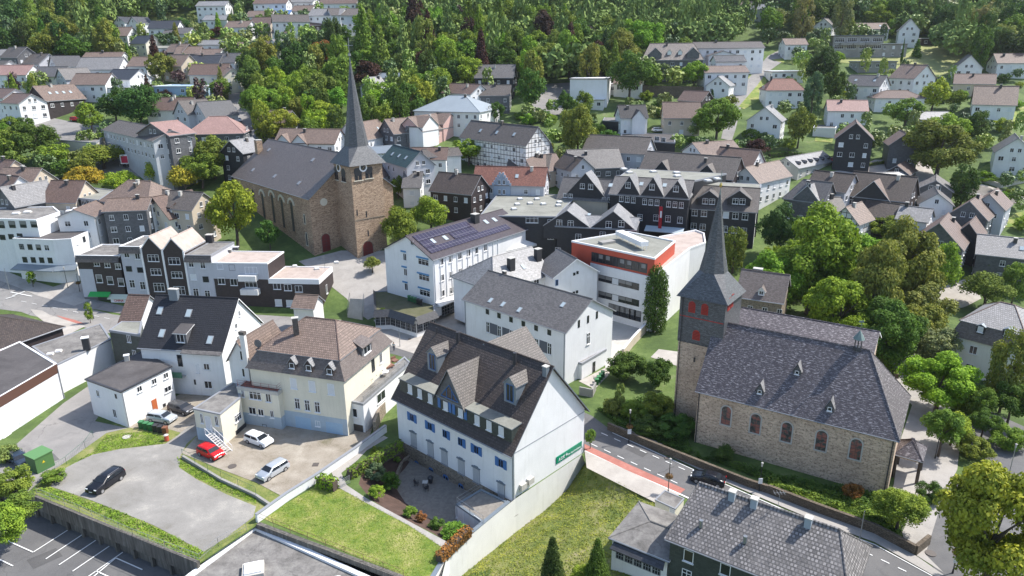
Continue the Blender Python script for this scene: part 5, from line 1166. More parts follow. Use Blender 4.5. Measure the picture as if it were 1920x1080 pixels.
wR=Wall(rR,PR[0]-vR*.12,PR[1]-vR*.12,0,19); wR1=Wall(rR,PR[1]+uR*.12,PR[2]+uR*.12,0,19)
def louvre(w,px,py,wd,h):
    x,z=w.loc(px,py); m=MB(); n=10; hh=h-wd/2; b=z-h/2
    m.face([w.P(x-wd/2,b,.03),w.P(x+wd/2,b,.03)]+[w.P(x+wd/2*math.cos(math.pi*k/n),b+hh+wd/2*math.sin(math.pi*k/n),.03) for k in range(n+1)]); o=part(m,'louvre_window',RED,w.root)
    m=MB()
    for k in range(int(h/.22)): m.obox(w.P(x-wd*.42,b+.1+k*.22,.03),w.u*wd*.84,w.n*.08,(0,0,.07))
    part(m,'slat',plain('dark_red_slat',(.22,.02,.015),.6),w.root,o)
louvre(wR,*t(2,2,1350,142),1.0,1.65); louvre(wR,*t(2,2,1446,160),1.0,1.65); louvre(wR,*t(2,2,1382,354),1.1,1.5)
for q in((1627,120),(1650,95)): louvre(wR1,*t(2,2,*q),1.1,2.0)
m=MB(); x0,z0_=wR.loc(*t(2,2,1280,205)); m.obox(wR.P(.0,z0_-.05,.0),wR.u*wR.L,wR.n*.06,(0,0,.1)); part(m,'red_string_course',RED,rR)
m=MB(); m.tube(wR.P(.35,0,.12),wR.P(.35,19,.12),.06,n=5); part(m,'downpipe',DTRIM,rR)
wR.win(*t(2,2,1368,537),.25,.7,'d')
# house behind the church
HB=House('stone house with slate roof and small dormer behind the church ridge',c6(285,450),c6(478,478),9.,0,4.2,ST_A,SL_BR,edge=TRIM,hip=(0,0),ze=8.3,zb=0,ref='the stone house behind the church'); HB.dormer(*c6(388,445),1.1,1.0,.7,wst='w',wall=WHITE); HB.chim(*c6(378,330),1.6,1.,.9,ZINC)
HB.F.row(c6(290,490),c6(460,510),4,.9,1.2,'w')
# ================= bottom buildings =================
bf=[(482,989),(700,1092),(560,1180),(330,1095)]
BF=Flat('flat roofed building with pale felt roof and white edges at the bottom of the picture',[(479,988),(352,1082),(300,1130),(600,1300),(760,1115)],0,STC,FLATR,TRIM,'building','flat_roofed_building',ze=-.7,zb=PZ,ref='the flat roofed building at the bottom',rimh=.3,rim=.5)
for q in((475,1070),(620,1100)): BF.dome(*q,2.2,.5)
fence([(482,975),(757,1084)],1.05,'rusty railing along the lower edge of the lawn',z=.1,name='railing',cat='railing',mat=plain('rusty_metal',(.22,.13,.08),.7),rails=(.5,1.),post_=2.6)
fence([(482,975),(540,935),(592,903)],1.0,'rusty railing on the white wall beside the dirt yard',z=.1,name='railing',cat='railing',mat=plain('rusty_metal',(.22,.13,.08),.7),rails=(.5,1.),post_=2.6)
wallalong([(482,980),(540,938),(592,905),(668,852),(724,810)],1.1,.3,WHITE,'white rendered boundary wall between dirt yard and garden',cap=GTRIM)
wallalong([(484,984),(757,1086)],.25,.5,STC,'low concrete edge wall below the lawn railing')
c7=lambda x,y:(960+x/4,810+y/4)
c8=lambda x,y:(1440+x/4,810+y/4)
a=at(1246,1010,6.2); b=at(1425,1080,6.2); u=(b-a).normalized(); v=Vector((-u.y,u.x,0)); b=a+u*17; c_=a+v*10.2
BR=House('dark slated house with big weathered grey tiled roof in the bottom right corner',a,b,c_,0,4.1,SH_GREEN,T_BIG,edge=DTRIM,hip=(1.3,2.4),oh=.45,world=True,zb=-.2,name='slated_house',ref='the big weathered tiled roof')

for q in(c7(1415,710),c7(1745,830)): 
    x,y,z=BR.slope(*q); b=Vector((*BR.p(x,y).xy,z)); m=MB(); m.tube(b,b+Vector((0,0,.75)),.2,n=10); part(m,'vent_pipe',plain('zinc_pipe',(.3,.32,.34),.35,.7),BR.root,BR.roof)
for q in(c7(1650,495),c7(1815,550),c8(300,695)):
    x,y,z=BR.slope(*q); BR.chimat(x,y,.6,.6,.75,paint('pale_blue_sheet',(.35,.40,.45),.5))
BR.F.win(*c7(1325,930),1.0,1.35,'s'); BR.F.win(*c7(1310,1075),1.0,1.35,'x'); BR.F.win(1360,1068,1.0,1.3,'s')
x,y,z=BR.slope(1455,957); b=Vector((*BR.p(3.2,5.2).xy,BR.zr)); b=Vector((*BR.p(9.0,5.4).xy,BR.zr)); m=MB(); m.tube(b,b+Vector((0,0,1.7)),.025,n=5)
for k in range(4): m.tube(b+Vector((-.5+.3*k,-.3,1.55)),b+Vector((-.5+.3*k,.35,1.6)),.012,n=4)
m.tube(b+Vector((-.6,0,1.57)),b+Vector((.6,0,1.57)),.015,n=4); part(m,'aerial',STEEL,BR.root,BR.roof)
a=at(1141,1007.5,3.6); b=at(1250,1051,3.6); u=(b-a).normalized(); v=Vector((-u.y,u.x,0)); c_=at(1190,962,3.6)
AN=House('low white annex with grey felt hip roof and a row of lattice windows',a,b+u*.3,a+v*7.5,0,.9,OFFW,FLATR,edge=TRIM,hip=(3.0,0),world=True,zb=-1.,name='annex',ref='the lattice window annex',oh=.3)
for k in range(5): window(AN.root,AN.F.P(.95+k*1.02,1.2,.02),AN.F.ang,.92,1.5,'g')
m=MB(); m.slab([[AN.F.P(.2,2.9,1.0),AN.F.P(6.1,2.9,1.0),AN.F.P(5.9,3.5,.0),AN.F.P(.4,3.5,.0)]],.12); part(m,'canopy',SL_DK,AN.root)
CB=Flat('small cream flat roofed lean-to between wild plot and the tiled house',[c7(1075,508),c7(1225,577),c7(1290,500),c7(1145,440)],0,CREAM,FLATR,GTRIM,'shed','lean_to',ze=3.2,zb=-.3,rimh=.05,rim=.1,fh=.15)
CB.W[0].win(*c7(1200,620),.7,1.7,'sk',name='door')
# ================= left cluster =================
L7=Flat('white annex with dark flat roof, peeling plaster and an orange door',[(159,711),(226,735),(322,687),(265,659)],0,WHITE,FLATD,DTRIM,'annex','annex',ze=5.9,zb=0,rimh=.05,fh=.2,ref='the white annex',oh=.15)
w=L7.W[0]; w.win(*t(2,0,735,790),.75,1.1,'w'); w.win(*t(2,0,862,940),.85,1.4,'w'); w.win(*t(2,0,870,812),.4,.7,'d')
w=L7.W[1]; w.win(*t(2,0,1045,757),.9,.9,'w'); w.win(*t(2,0,1155,700),.9,.9,'w'); w.win(*t(2,0,1243,656),.9,.9,'w'); w.win(*t(2,0,1258,757),1.3,.9,'w'); w.panel(*t(2,0,1160,880),.9,2.0,plain('orange_door',(.45,.12,.04),.6),'door'); w.win(*t(2,0,1232,878),.5,.5,'d')
m=MB(); m.tube(w.P(.1,0,.1),w.P(.1,5.8,.1),.06); part(m,'downpipe',GTRIM,L7.root); L7.box(*t(2,0,955,545),.7,.6,.9,LCONC,.4,cap=TRIM)
a=at(417,662,7.8); b0=at(300,655,7.8); u=(a-b0).normalized(); c_=at(487,604,7.8)
L6=House('white gabled house with glossy black tiled roof and roof windows',a-u*14.6,a,c_,0,6.7,WHITE,T_BLACK,edge=WHITE,world=True,zb=0,oh=.35,ref='the black tiled house')
for q in((1200,170),(1415,190),(1575,390),(1215,340)): L6.sky(*t(2,0,*q),.95,1.4)
L6.dormer(*t(2,0,1360,415),2.0,1.7,.7,shed=True,wst='w',ww=1.3,wh=1.4,wall=SH_GRY,roof=FLATD)
L6.chim(*t(2,0,1310,75),1.5,.7,1.5,ZINC); L6.G1.win(*t(2,0,1795,190),.6,.9,'w'); L6.G1.win(*t(2,0,1770,285),.7,.9,'w'); L6.G1.win(*t(2,0,1785,380),.7,.9,'w')
for q,s_,ww,hh in(((1550,590),'w',1.0,1.1),((1563,725),'w',1.3,1.3),((1480,605),'sk',.6,1.6),((1463,705),'d',.3,.9),((1350,545),'d',.8,2.0)): L6.F.win(*t(2,0,*q),ww,hh,s_)
m=MB(); x,z=L6.F.loc(*t(2,0,1340,640)); m.obox(L6.F.P(x-1.3,z-.4,0),L6.F.u*2.6,L6.F.n*1.1,(0,0,.15)); m.obox(L6.F.P(x-1.3,z-.3,1.05),L6.F.u*2.6,L6.F.n*.05,(0,0,1.0),1); part(m,'balcony',[LCONC,plain('green_balcony_panel',(.06,.16,.11),.5)],L6.root)
m=MB(); m.slab([[L6.F.P(L6.F.L-6.5,7.6,.9),L6.F.P(L6.F.L+.2,7.6,.9),L6.F.P(L6.F.L+.2,8.2,-.3),L6.F.P(L6.F.L-6.5,8.2,-.3)]],.1); part(m,'skirt_roof',SL_GR,L6.root,L6.roof)
L4=Flat('narrow grey slated house with light flat roof left of the black tiled house',[(205,619),(262,628),(266,603),(228,603)],0,SH_GREEN,FLATG,GTRIM,'house','slated_house',ze=7.6,zb=0,rimh=.06,ref='the narrow grey slated house'); L4.W[0].win(*t(2,0,968,380),.8,1.3,'w'); L4.W[0].win(*t(2,0,1008,490),.8,1.2,'w')
L5=House('small brown tiled roof between the street and the black tiled house',(220,606),(262,608),8.,0,4.,WHITE,T_BROWN,ze=7.,zb=0)
L2=Flat('long white building with weathered grey flat roof behind the yard',[(107,684),(208,636),(189,607),(60,650)],0,WHITE,FLATR,GTRIM,'building','workshop',ze=5.0,zb=0,rimh=.08,fh=.2,ref='the grey flat roof workshop')
for q in((375,492),(437,470)): L2.dome(*t(2,0,*q),1.1,.12)
L2.box(*t(2,0,655,465),1.0,.9,2.2,DTRIM,.4,cap=TRIM)
L1=Flat('white hall with dark flat roof and brown fascia in the left foreground',[(106,683),(-40,768),(-110,705),(37,641)],0,WHITE,FLATD,TRIM,'hall','hall',ze=5.9,zb=-.1,rimh=.1,fh=1.5,fascia=BTRIM,ref='the dark roofed hall')
L1.W[0].row(t(2,0,408,870),t(2,0,40,1075),4,1.3,1.4,'sk'); m=MB(); m.tube(L1.W[0].P(.1,0,.12),L1.W[0].P(.1,5.2,.12),.07); part(m,'downpipe',GTRIM,L1.root)
L3=House('building with dark brown tiled hip roof and white eaves line behind the hall',(-60,676),(123,612),15.,0,3.6,SH_BRN,T_DBROWN,edge=TRIM,hip=(0,7.5),ze=5.8,zb=0,ref='the dark brown hip roof')
# ================= cream house =================
a0=at(514,697.5,8.8); b0=at(646,716,8.8); u=(b0-a0).normalized(); c_=at(737.5,640.5,8.8)
v=Vector((-u.y,u.x,0)); WD=(c_-b0).dot(v); A0=b0-u*16.2
D=House('cream three storey house with brown mansard roof and small front dormers',A0,b0,c_,0,0,CREAM,T_LBROWN,world=True,zb=0,oh=.45,ref='the cream mansard house',name='mansard_house')
bpy.data.objects.remove(D.roof)
def mansard(Hs,i1,z1,r0,r1,z2,lower,upper,i1y=None):
    P=lambda x,y,z:Vector((*Hs.p(x,y).xy,z)); L,Wd=Hs.L,Hs.W; z0=Hs.ze
    R0=[P(0,0,z0),P(L,0,z0),P(L,Wd,z0),P(0,Wd,z0)]; R1=[P(i1,i1,z1),P(L-i1,i1,z1),P(L-i1,Wd-i1,z1),P(i1,Wd-i1,z1)]
    m=MB(); k=.25; U=[P(i1-k,i1-k,z1-.02),P(L-i1+k,i1-k,z1-.02),P(L-i1+k,Wd-i1+k,z1-.02),P(i1-k,Wd-i1+k,z1-.02)]
    for i in range(4): j=(i+1)%4; m.face([R0[i],R0[j],R1[j],R1[i]],0)
    m.face([p-Vector((0,0,.02)) for p in R0][::-1],2)
    a,b=P(r0,Wd/2,z2),P(L-r1,Wd/2,z2)
    m.slab([[U[0],U[1],b,a],[U[1],U[2],b],[U[2],U[3],a,b],[U[3],U[0],a]],.12,1,2)
    Hs.roof=part(m,'roof',[lower,upper,GTRIM],Hs.root)
    Hs.rh=z1-z0; Hs.sl=(z1-z0)/i1; Hs.tw=i1; Hs.nf=(Vector((-Hs.v.x*Hs.sl,-Hs.v.y*Hs.sl,1))).normalized()
    m=MB(); m.tube(a,b,.12,n=6); [m.tube(q,e,.1,n=5) for q,e in((U[0],a),(U[3],a),(U[1],b),(U[2],b))]; part(m,'ridge_capping',T_BROWN,Hs.root,Hs.roof)
mansard(D,1.5,11.3,6.0,5.2,14.6,SL_BR,T_LBROWN)
c4=lambda x,y:(350+x/3.6,560+y/3.6)
for q in((715,470),(828,485),(968,510)):
    x,y,z=D.slope(*c4(*q)); d_,w3=D.block(x-.6,x+.6,y-.1,z-.3,z+1.0,.75,.15,wall=SH_BRN,roof=SL_LT,depth=1.6); window(D.root,w3.P(.6,z+.05,.005),w3.ang,.8,.8,'s')
D.F.row(c4(722,572),c4(975,612),3,1.1,1.7,'sk',skip=()); D.F.row(c4(748,708),c4(883,732),3,.85,1.7,'x'); 
D.F.panel(*c4(790,845),2.6,2.2,LBLUE,'garage_door'); D.F.panel(*c4(1000,885),2.7,2.3,LBLUE,'garage_door'); D.F.win(*c4(886,843),.8,.9,'w'); D.F.band(0,D.F.L,-.3,2.6,paint('pale_blue_plinth',(.42,.50,.57),dirt=.2),'plinth',.04)
m=MB(); q=onplane(*c4(730,140),D.p(0,D.W*.3),D.v); m.box((q.x,q.y,14.2),(.8,.6,2.6),0,.3); m.box((q.x,q.y,15.55),(1.0,.8,.12),1,.3); part(m,'chimney',[BRKD,LCONC],D.root,D.roof)
# side dormer over the right slope
P=lambda x,y,z:Vector((*D.p(x,y).xy,z)); m=MB(); x1=D.L-.6; yc=D.W*.52; hw=1.5
m.face([P(x1,yc-hw,9.4),P(x1,yc+hw,9.4),P(x1,yc+hw,11.3),P(x1,yc-hw,11.3)]); 
for s_ in(-hw,hw): m.face([P(x1,yc+s_,9.2),P(x1-3,yc+s_,9.2),P(x1-3,yc+s_,11.3),P(x1,yc+s_,11.3)])
dd=part(m,'dormer',SH_GRY,D.root); m=MB(); m.slab([[P(x1+.3,yc-hw-.2,11.25),P(x1+.3,yc+hw+.2,11.25),P(x1-3.6,yc+hw*.6,12.9),P(x1-3.6,yc-hw*.6,12.9)]],.15); part(m,'dormer_roof',SL_BR,D.root,dd)
wl=Wall(D.root,P(x1,yc-hw,0),P(x1,yc+hw,0),0); window(D.root,wl.P(wl.L/2,9.8,.01),wl.ang,2.0,1.2,'w')
D.G1.win(*c4(1310,400),.8,1.6,'w'); D.G1.win(*c4(1258,450),.9,2.0,'d')
# bell gabled left wing
a=at(423.6,676.7,8.6); c_=at(509.7,660,8.6); 
DW=House('cream gabled wing with chimney and satellite dish on the left of the mansard house',a,a+v*9,c_,0,3.4,OFFW,T_LBROWN,edge=GTRIM,world=True,zb=0,oh=.3,ref='the cream gabled wing')
G=DW.G0; G.win(*c4(382,385),1.1,1.5,'w'); G.win(*c4(522,395),.8,.9,'w'); G.win(*c4(392,500),.9,1.4,'w'); G.win(*c4(530,515),1.0,1.6,'d')
x,z=G.loc(*c4(405,400)); m=MB(); m.obox(G.P(x-.35,0,0),G.u*.8,G.n*.5,(0,0,13.2)); m.obox(G.P(x-.42,13.2,-.05),G.u*.94,G.n*.62,(0,0,.5),1); part(m,'chimney',[OFFW,BRKD],DW.root)
b=G.P(G.loc(*c4(488,290))[0],12.1,.3); m=MB()
for k in range(5): rr_=[.05,.3,.48,.6,.66][k]; pass
m.tube(b-G.n*.2,b,.5,.62,n=14); m.tube(b-Vector((0,0,1.2)),b,.03,n=5); part(m,'satellite_dish',plain('grey_dish',(.12,.12,.13),.5),DW.root)
DT=Flat('cream terrace wing with red planters and railings in front of the cream gabled wing',[c4(340,597),c4(615,637),c4(700,565),c4(425,530)],0,CREAM,plain('red_brown_deck',(.14,.06,.045),.7),LCONC,'terrace wing','terrace_wing',ze=5.9,zb=0,rimh=.1,fh=.5,ref='the red planter terrace')
w=DT.W[0]
for q,ww,hh,s_ in(((463,652),2.0,1.35,'t'),((552,668),.9,1.4,'w'),((380,640),.5,1.2,'w'),((445,757),1.2,1.2,'w'),((502,767),.95,1.1,'w'),((577,780),.6,1.2,'w'),((592,882),.5,.5,'d'),((530,880),.8,1.6,'d')): w.win(*c4(*q),ww,hh,s_)
w.band(0,w.L,-.3,1.9,paint('pale_blue_plinth',(.42,.50,.57),dirt=.2),'plinth',.04); DT.W[1].band(0,DT.W[1].L,-.3,1.9,paint('pale_blue_plinth',(.42,.50,.57)),'plinth',.04)
fence([c4(345,590),c4(612,630),c4(690,565)],1.0,'red and white terrace railing with planters on the cream terrace wing',z=6.0,name='railing',cat='railing',mat=plain('red_railing',(.30,.06,.05),.5),rails=(.3,.65,1.),post_=1.3)
DE=Flat('cream entrance annex with grey lean-to roof, outside stair and white door',[c4(45,742),c4(225,780),c4(365,665),c4(335,552)],0,CREAM,FLATR,GTRIM,'annex','entrance_annex',ze=4.9,zb=0,rimh=.05,fh=.2,ref='the entrance annex')
w=DE.W[0]; w.win(*c4(103,808),.5,1.5,'w'); w.win(*c4(148,838),1.1,2.0,'sk',name='door'); w.win(*c4(203,825),.6,1.5,'w'); w.band(0,w.L,-.3,2.0,paint('pale_blue_plinth',(.42,.50,.57)),'plinth',.05); DE.W[1].win(*c4(345,800),1.6,1.1,'t'); DE.W[1].panel(*c4(370,910),2.6,2.2,DTRIM,'garage_opening')
# outside stair
s0=at(*c4(310,1030),0); s1=at(*c4(165,893),2.4); r=thing('outside_stair','white painted outside stair running down to the yard beside the red car','stairs',s0); m=MB(); d_=(s1-s0); sv=Vector((-d_.y,d_.x,0)).normalized()*1.0
for k in range(11): q=s0+d_*(k/11); m.obox(q,Vector((d_.x/13,d_.y/13,0)),sv,(0,0,.05))
part(m,'tread',LCONC,r); m=MB()
for o in(Vector((0,0,0)),sv): m.tube(s0+o,s1+o,.06,n=5); m.tube(s0+o+Vector((0,0,.95)),s1+o+Vector((0,0,.95)),.035,n=5)
for k in range(6):
    for o in(Vector((0,0,0)),sv): q=s0+d_*k/5+o; m.tube(q,q+Vector((0,0,.95)),.025,n=4)
part(m,'handrail',TRIM,r)
DR=Flat('white garage wing with roof terrace and railing on the right of the cream house',[c4(1085,690),c4(1190,712),c4(1512,435),c4(1470,395)],0,WHITE,FLATR,GTRIM,'garage wing','garage_wing',ze=4.6,zb=0,rimh=.12,fh=.35,ref='the roof terrace garage')
DR.W[0].win(*c4(1137,770),.8,1.4,'s'); DR.W[0].panel(*c4(1150,895),2.2,2.3,plain('dark_garage',(.06,.05,.045),.6),'garage_door'); DR.W[1].win(*c4(1312,660),2.4,1.5,'w')
fence([c4(1195,700),c4(1512,430)],1.0,'grey metal terrace railing above the garage wing',z=4.75,name='railing',cat='railing',mat=STEEL,rails=(.15,.3,.45,.6,.75,1.),post_=2.)
# terrace furniture
def lounger(px,py,label,mat,sz,nm,cat,z=4.65): 
    p=at(px,py,z); r=thing(nm,label,cat,p); m=MB(); m.box((p.x,p.y,p.z+.35),(sz[0],sz[1],.25),0,.8); part(m,'seat',mat,r); m=MB(); m.box((p.x-.3,p.y+.4,p.z+.65),(sz[0],.15,.4),0,.8); part(m,'backrest',mat,r); m=MB(); [m.tube((p.x+a,p.y+b,p.z),(p.x+a,p.y+b,p.z+.3),.04,n=5) for a in(-.3,.3) for b in(-.3,.3)]; part(m,'base',DTRIM,r)
lounger(*c4(1360,470),'brown wicker sofa on the roof terrace',plain('wicker_brown',(.2,.1,.07),.8),(1.9,.9),'garden_sofa','sofa'); lounger(*c4(1405,430),'light brown wicker armchair at the far end of the roof terrace',plain('wicker_brown',(.2,.1,.07),.8),(.9,.9),'garden_armchair','armchair')
for k,q in enumerate(((1320,500),(1345,520))):
    p=at(*c4(*q),4.65); r=thing('garden_table','%s white round table on the roof terrace'%['left','right'][k],'table',p); m=MB(); m.tube(p+Vector((0,0,.68)),p+Vector((0,0,.74)),.5,n=14); part(m,'table_top',TRIM,r); m=MB(); m.tube(p,p+Vector((0,0,.68)),.05,n=6); part(m,'leg',STEEL,r)
for k,q in enumerate(((1240,545),(1258,540))):
    p=at(*c4(*q),4.65); m=MB(); m.obox(p,(.25,.1,0),(0,.08,0),(.2,.3,1.7)); o=m.build('plank',plain('bare_wood',(.55,.28,.12),.7),origin=p); tag(o,'%s of two bare wooden planks leaning on the terrace wall'%['left','right'][k],'plank')
for k in range(5):
    q=(1150+28*k,620-20*k+(k%2)*10); p=at(*c4(*q),4.65); r=thing('potted_plant','potted plant on the garage terrace, number %s from the near end'%['one','two','three','four','five'][k],'potted plant',p,'potted plants'); m=MB(); m.tube(p,p+Vector((0,0,.35)),.16,.22,n=8); part(m,'pot',LCONC,r); C=RN.normal(0,.22,(130,3))+np.array([0,0,.6]); o=bpy.data.objects.new('plant',qmesh('plant',quads(C,RN.normal(0,1,(130,3)),.14,RN),LEAF)); COL.objects.link(o); o.parent=r; o.color=(*[COLR['green'],(.3,.1,.1),COLR['blue'],(.3,.3,.28),COLR['fresh']][k],1)
wallalong([(703,815),(712,790),(728,765)],2.0,.4,ST_A,'low rubble stone wall with gate beside the garage wing')
lg=at(757-20,812,0)
# ================= street row =================
W0=atg(160,561); W1=atg(602,580); W0.z=W1.z=0; print('row',W0,W1); ru=(W1-W0).normalized(); rv=Vector((-ru.y,ru.x,0)); RW=Wall(None,W0,W1,2.)
def rx(px,py): x,z=RW.loc(px,py); return x,z
def seg(label,p0,p1,depth,wall,roof,kind='flat',rh=0,edge=TRIM,name='terraced_house',zt=None,**k):
    x0,z0=rx(*p0); x1,z1=rx(*p1); z=(z0+z1)/2 if zt is None else zt
    a,b=W0+ru*x0,W0+ru*x1
    if kind=='flat': return Flat(label,[(a.x,a.y),(b.x,b.y),((b+rv*depth).x,(b+rv*depth).y),((a+rv*depth).x,(a+rv*depth).y)],0,wall,roof,edge,'terraced house',name,ze=z,zb=0.2,world=True,**k),z,x0,x1
    a=Vector((a.x,a.y,z)); b2=a+rv*depth; c_=Vector((b.x,b.y,z)); return House(label,a,b2,c_,0,rh,wall,roof,edge=edge,world=True,zb=0.2,oh=.02,cat='terraced house',name=name,gablemat=SH_BRN,th=.3),z,x0,x1
c8_=lambda x,y:(130+x/3.5556,400+y/3.5556)
def skirt(Fl,h=1.3,d=.5):
    w=Fl.W[0]; m=MB(); z=Fl.ze; m.face([w.P(-.1,z-h,d),w.P(w.L+.1,z-h,d),w.P(w.L+.1,z+.1,.05),w.P(-.1,z+.1,.05)]); m.face([w.P(-.1,z-h,d),w.P(w.L+.1,z-h,d),w.P(w.L+.1,z-h,0),w.P(-.1,z-h,0)]); part(m,'skirt_roof',T_GREY,Fl.root,Fl.roof)
S1,z,_,_=seg('dark slated end house with green awnings and pale left wall in the street row',c8_(40,270),c8_(328,300),9,SH_BRN,FLATR,ref='the green awning house'); skirt(S1)
w=S1.W[0]; w.row(c8_(183,332),c8_(325,352),3,1.25,1.25,'wc'); w.row(c8_(200,435),c8_(345,458),3,1.35,1.8,'sc'); xx=rx(*c8_(40,300))[0]
w.band(0,w.L*.33,0,8.5,PALEG,'side_wall',.05); x,z=w.loc(*c8_(215,533)); 
for q,mt_,nm in(((212,533),plain('green_awning',(.02,.33,.06),.6),'awning'),((340,550),plain('pale_awning',(.5,.55,.45),.6),'awning')):
    x,z=w.loc(*c8_(*q)); m=MB(); m.slab([[w.P(x-2.3,z-.3,1.2),w.P(x+2.3,z-.3,1.2),w.P(x+2.3,z+.4,.1),w.P(x-2.3,z+.4,.1)]],.12); part(m,nm,mt_,S1.root)
w.band(w.L*.33,w.L,0,2.4,DTRIM,'shopfront',.06); w.band(0,w.L*.33,0,2.2,plain('dark_grey_base',(.12,.12,.13),.7),'base',.06)
x,z=w.loc(*c8_(348,572)); sg_=thing('shop_sign','small shop sign in green and red letters under the pale awning','sign',w.P(x,z,.9)); text('CHINA',.7,w.P(x,z,1.0),w.ang,plain('red_lettering',(.5,.02,.03)),sg_); m=MB(); m.obox(w.P(x-1.8,z-.45,.9),w.u*3.6,w.n*.05,(0,0,.95)); part(m,'board',TRIM,sg_)
S2,z,_,_=seg('pale grey rendered house between slated end house and the first dark gable',c8_(330,215),c8_(470,235),9,PALEG,FLATR,edge=TRIM,ref='the pale grey row house'); skirt(S2); w=S2.W[0]
w.row(c8_(383,275),c8_(455,285),2,1.1,1.3,'w'); w.row(c8_(398,370),c8_(473,378),2,1.3,1.2,'d'); w.row(c8_(420,470),c8_(490,482),2,1.2,1.8,'x')
S3,z,_,_=seg('dark slated gable house with white edging, left of the twin gables',c8_(470,232),c8_(612,245),9,SH_BRN,FLATP,'gable',2.7,TRIM,ref='the left twin gable'); w=S3.G0; w.win(*c8_(560,298),2.4,1.5,'t'); w.win(*c8_(578,390),2.3,1.4,'t'); w.win(*c8_(600,493),2.4,1.9,'t')
w.band(0,.35,0,S3.ze,TRIM,'corner_strip',.2)
S4,z,_,_=seg('dark slated gable house with white edging, right of the twin gables',c8_(612,245),c8_(768,262),9,SH_BRN,FLATP,'gable',2.9,TRIM,ref='the right twin gable'); w=S4.G0; w.win(*c8_(700,318),2.5,1.5,'t'); w.win(*c8_(718,410),2.4,1.4,'t'); w.win(*c8_(735,515),2.5,1.9,'t'); w.band(0,.35,0,S4.ze,TRIM,'corner_strip',.2); w.band(w.L-.35,w.L,0,S4.ze,TRIM,'corner_strip',.2)
S5,z,_,_=seg('pale grey rendered house right of the twin gables',c8_(768,275),c8_(943,292),11,PALEG,FLATR,edge=GTRIM,ref='the pale grey house beside the twin gables'); skirt(S5); w=S5.W[0]; w.row(c8_(812,335),c8_(890,345),2,1.1,1.5,'wc'); w.row(c8_(828,425),c8_(910,440),2,1.3,1.3,['sk','d']); w.row(c8_(845,525),c8_(922,538),2,1.2,1.7,'x'); S5.box(*c8_(940,195),1.4,1.2,1.8,DTRIM,cap=LCONC)
S6,z,_,_=seg('pinkish flat roofed house with white upper wall and balconies in the street row',c8_(943,318),c8_(1322,350),9,SH_BRN,FLATP,edge=TRIM,fh=.3,ref='the balcony row house'); w=S6.W[0]
w.band(0,w.L,S6.ze-3.4,S6.ze-.2,PALEG,'upper_cladding',.05); w.row(c8_(1005,352),c8_(1085,362),2,1.3,1.3,['sk','d']); w.row(c8_(1015,450),c8_(1097,458),2,1.5,1.5,'w')
w.win(*c8_(1212,380),2.6,1.5,'t'); w.win(*c8_(1212,470),2.6,1.5,'t')
for q in((1200,425),(1215,515)): x,z=w.loc(*c8_(*q)); m=MB(); m.obox(w.P(x-1.9,z-.6,0),w.u*3.8,w.n*1.3,(0,0,1.2)); part(m,'balcony',OFFW,S6.root)
for q in((1065,262),(1115,245)): S6.box(*c8_(*q),.9,.7,.7,plain('dark_unit',(.1,.1,.1)),0,'roof_fan',cap=TRIM)
S7,z,_,_=seg('lower flat roofed dark house with white fascia next to the church square',c8_(1325,422),c8_(1664,462),9,SH_BRN,FLATP,edge=TRIM,fh=1.1,ref='the white fascia row house'); w=S7.W[0]
w.row(c8_(1385,485),c8_(1530,503),3,1.6,1.4,'w'); w.row(c8_(1395,595),c8_(1470,600),2,1.5,1.5,'sk'); S7.W[1].win(*c8_(1715,505),.9,2.,'w'); S7.W[1].win(*c8_(1722,600),.9,2.2,'sk')
for q in((1503,350),(1650,368),(1780,325)): S7.dome(*c8_(*q),1.1,.2)
p=at(*c8_(1705,380),S7.ze); m=MB(); m.tube(p,p+Vector((0,0,3.4)),.04,n=5); [m.tube(p+Vector((-.7,0,2+.5*k)),p+Vector((.7,0,2+.5*k)),.02,n=4) for k in range(3)]; part(m,'aerial',STEEL,S7.root,S7.roof)
SB=House('small brown tiled gabled outbuilding between street row and cream house',c4(700,62),c4(860,72),5.,0,2.,OFFW,T_LBROWN,ze=5.,zb=.5)
# stairs to the church square
p0,p1,p2,p3=[at(*t(2,1,*q),zz) for q,zz in(((685,200),.6),((795,220),.6),((810,75),4.2),((705,70),4.2))]
r=thing('stone_stairs','wide outdoor stone stairs climbing to the church square','stairs',p0); m=MB(); n=16
for k in range(n): a=p0.lerp(p3,k/n); b=p1.lerp(p2,k/n); a2=p0.lerp(p3,(k+1)/n); m.obox(Vector((a.x,a.y,a.z-1)),Vector((b.x-a.x,b.y-a.y,0)),Vector(((a2-a).x,(a2-a).y,0)),(0,0,1.0))
part(m,'step',LCONC,r); m=MB()
for a,b in((p0,p3),(p1,p2)): m.tube(a+Vector((0,0,1)),b+Vector((0,0,1)),.04,n=5); [m.tube(a.lerp(b,k/6),a.lerp(b,k/6)+Vector((0,0,1)),.03,n=4) for k in range(7)]
part(m,'handrail',STEEL,r)
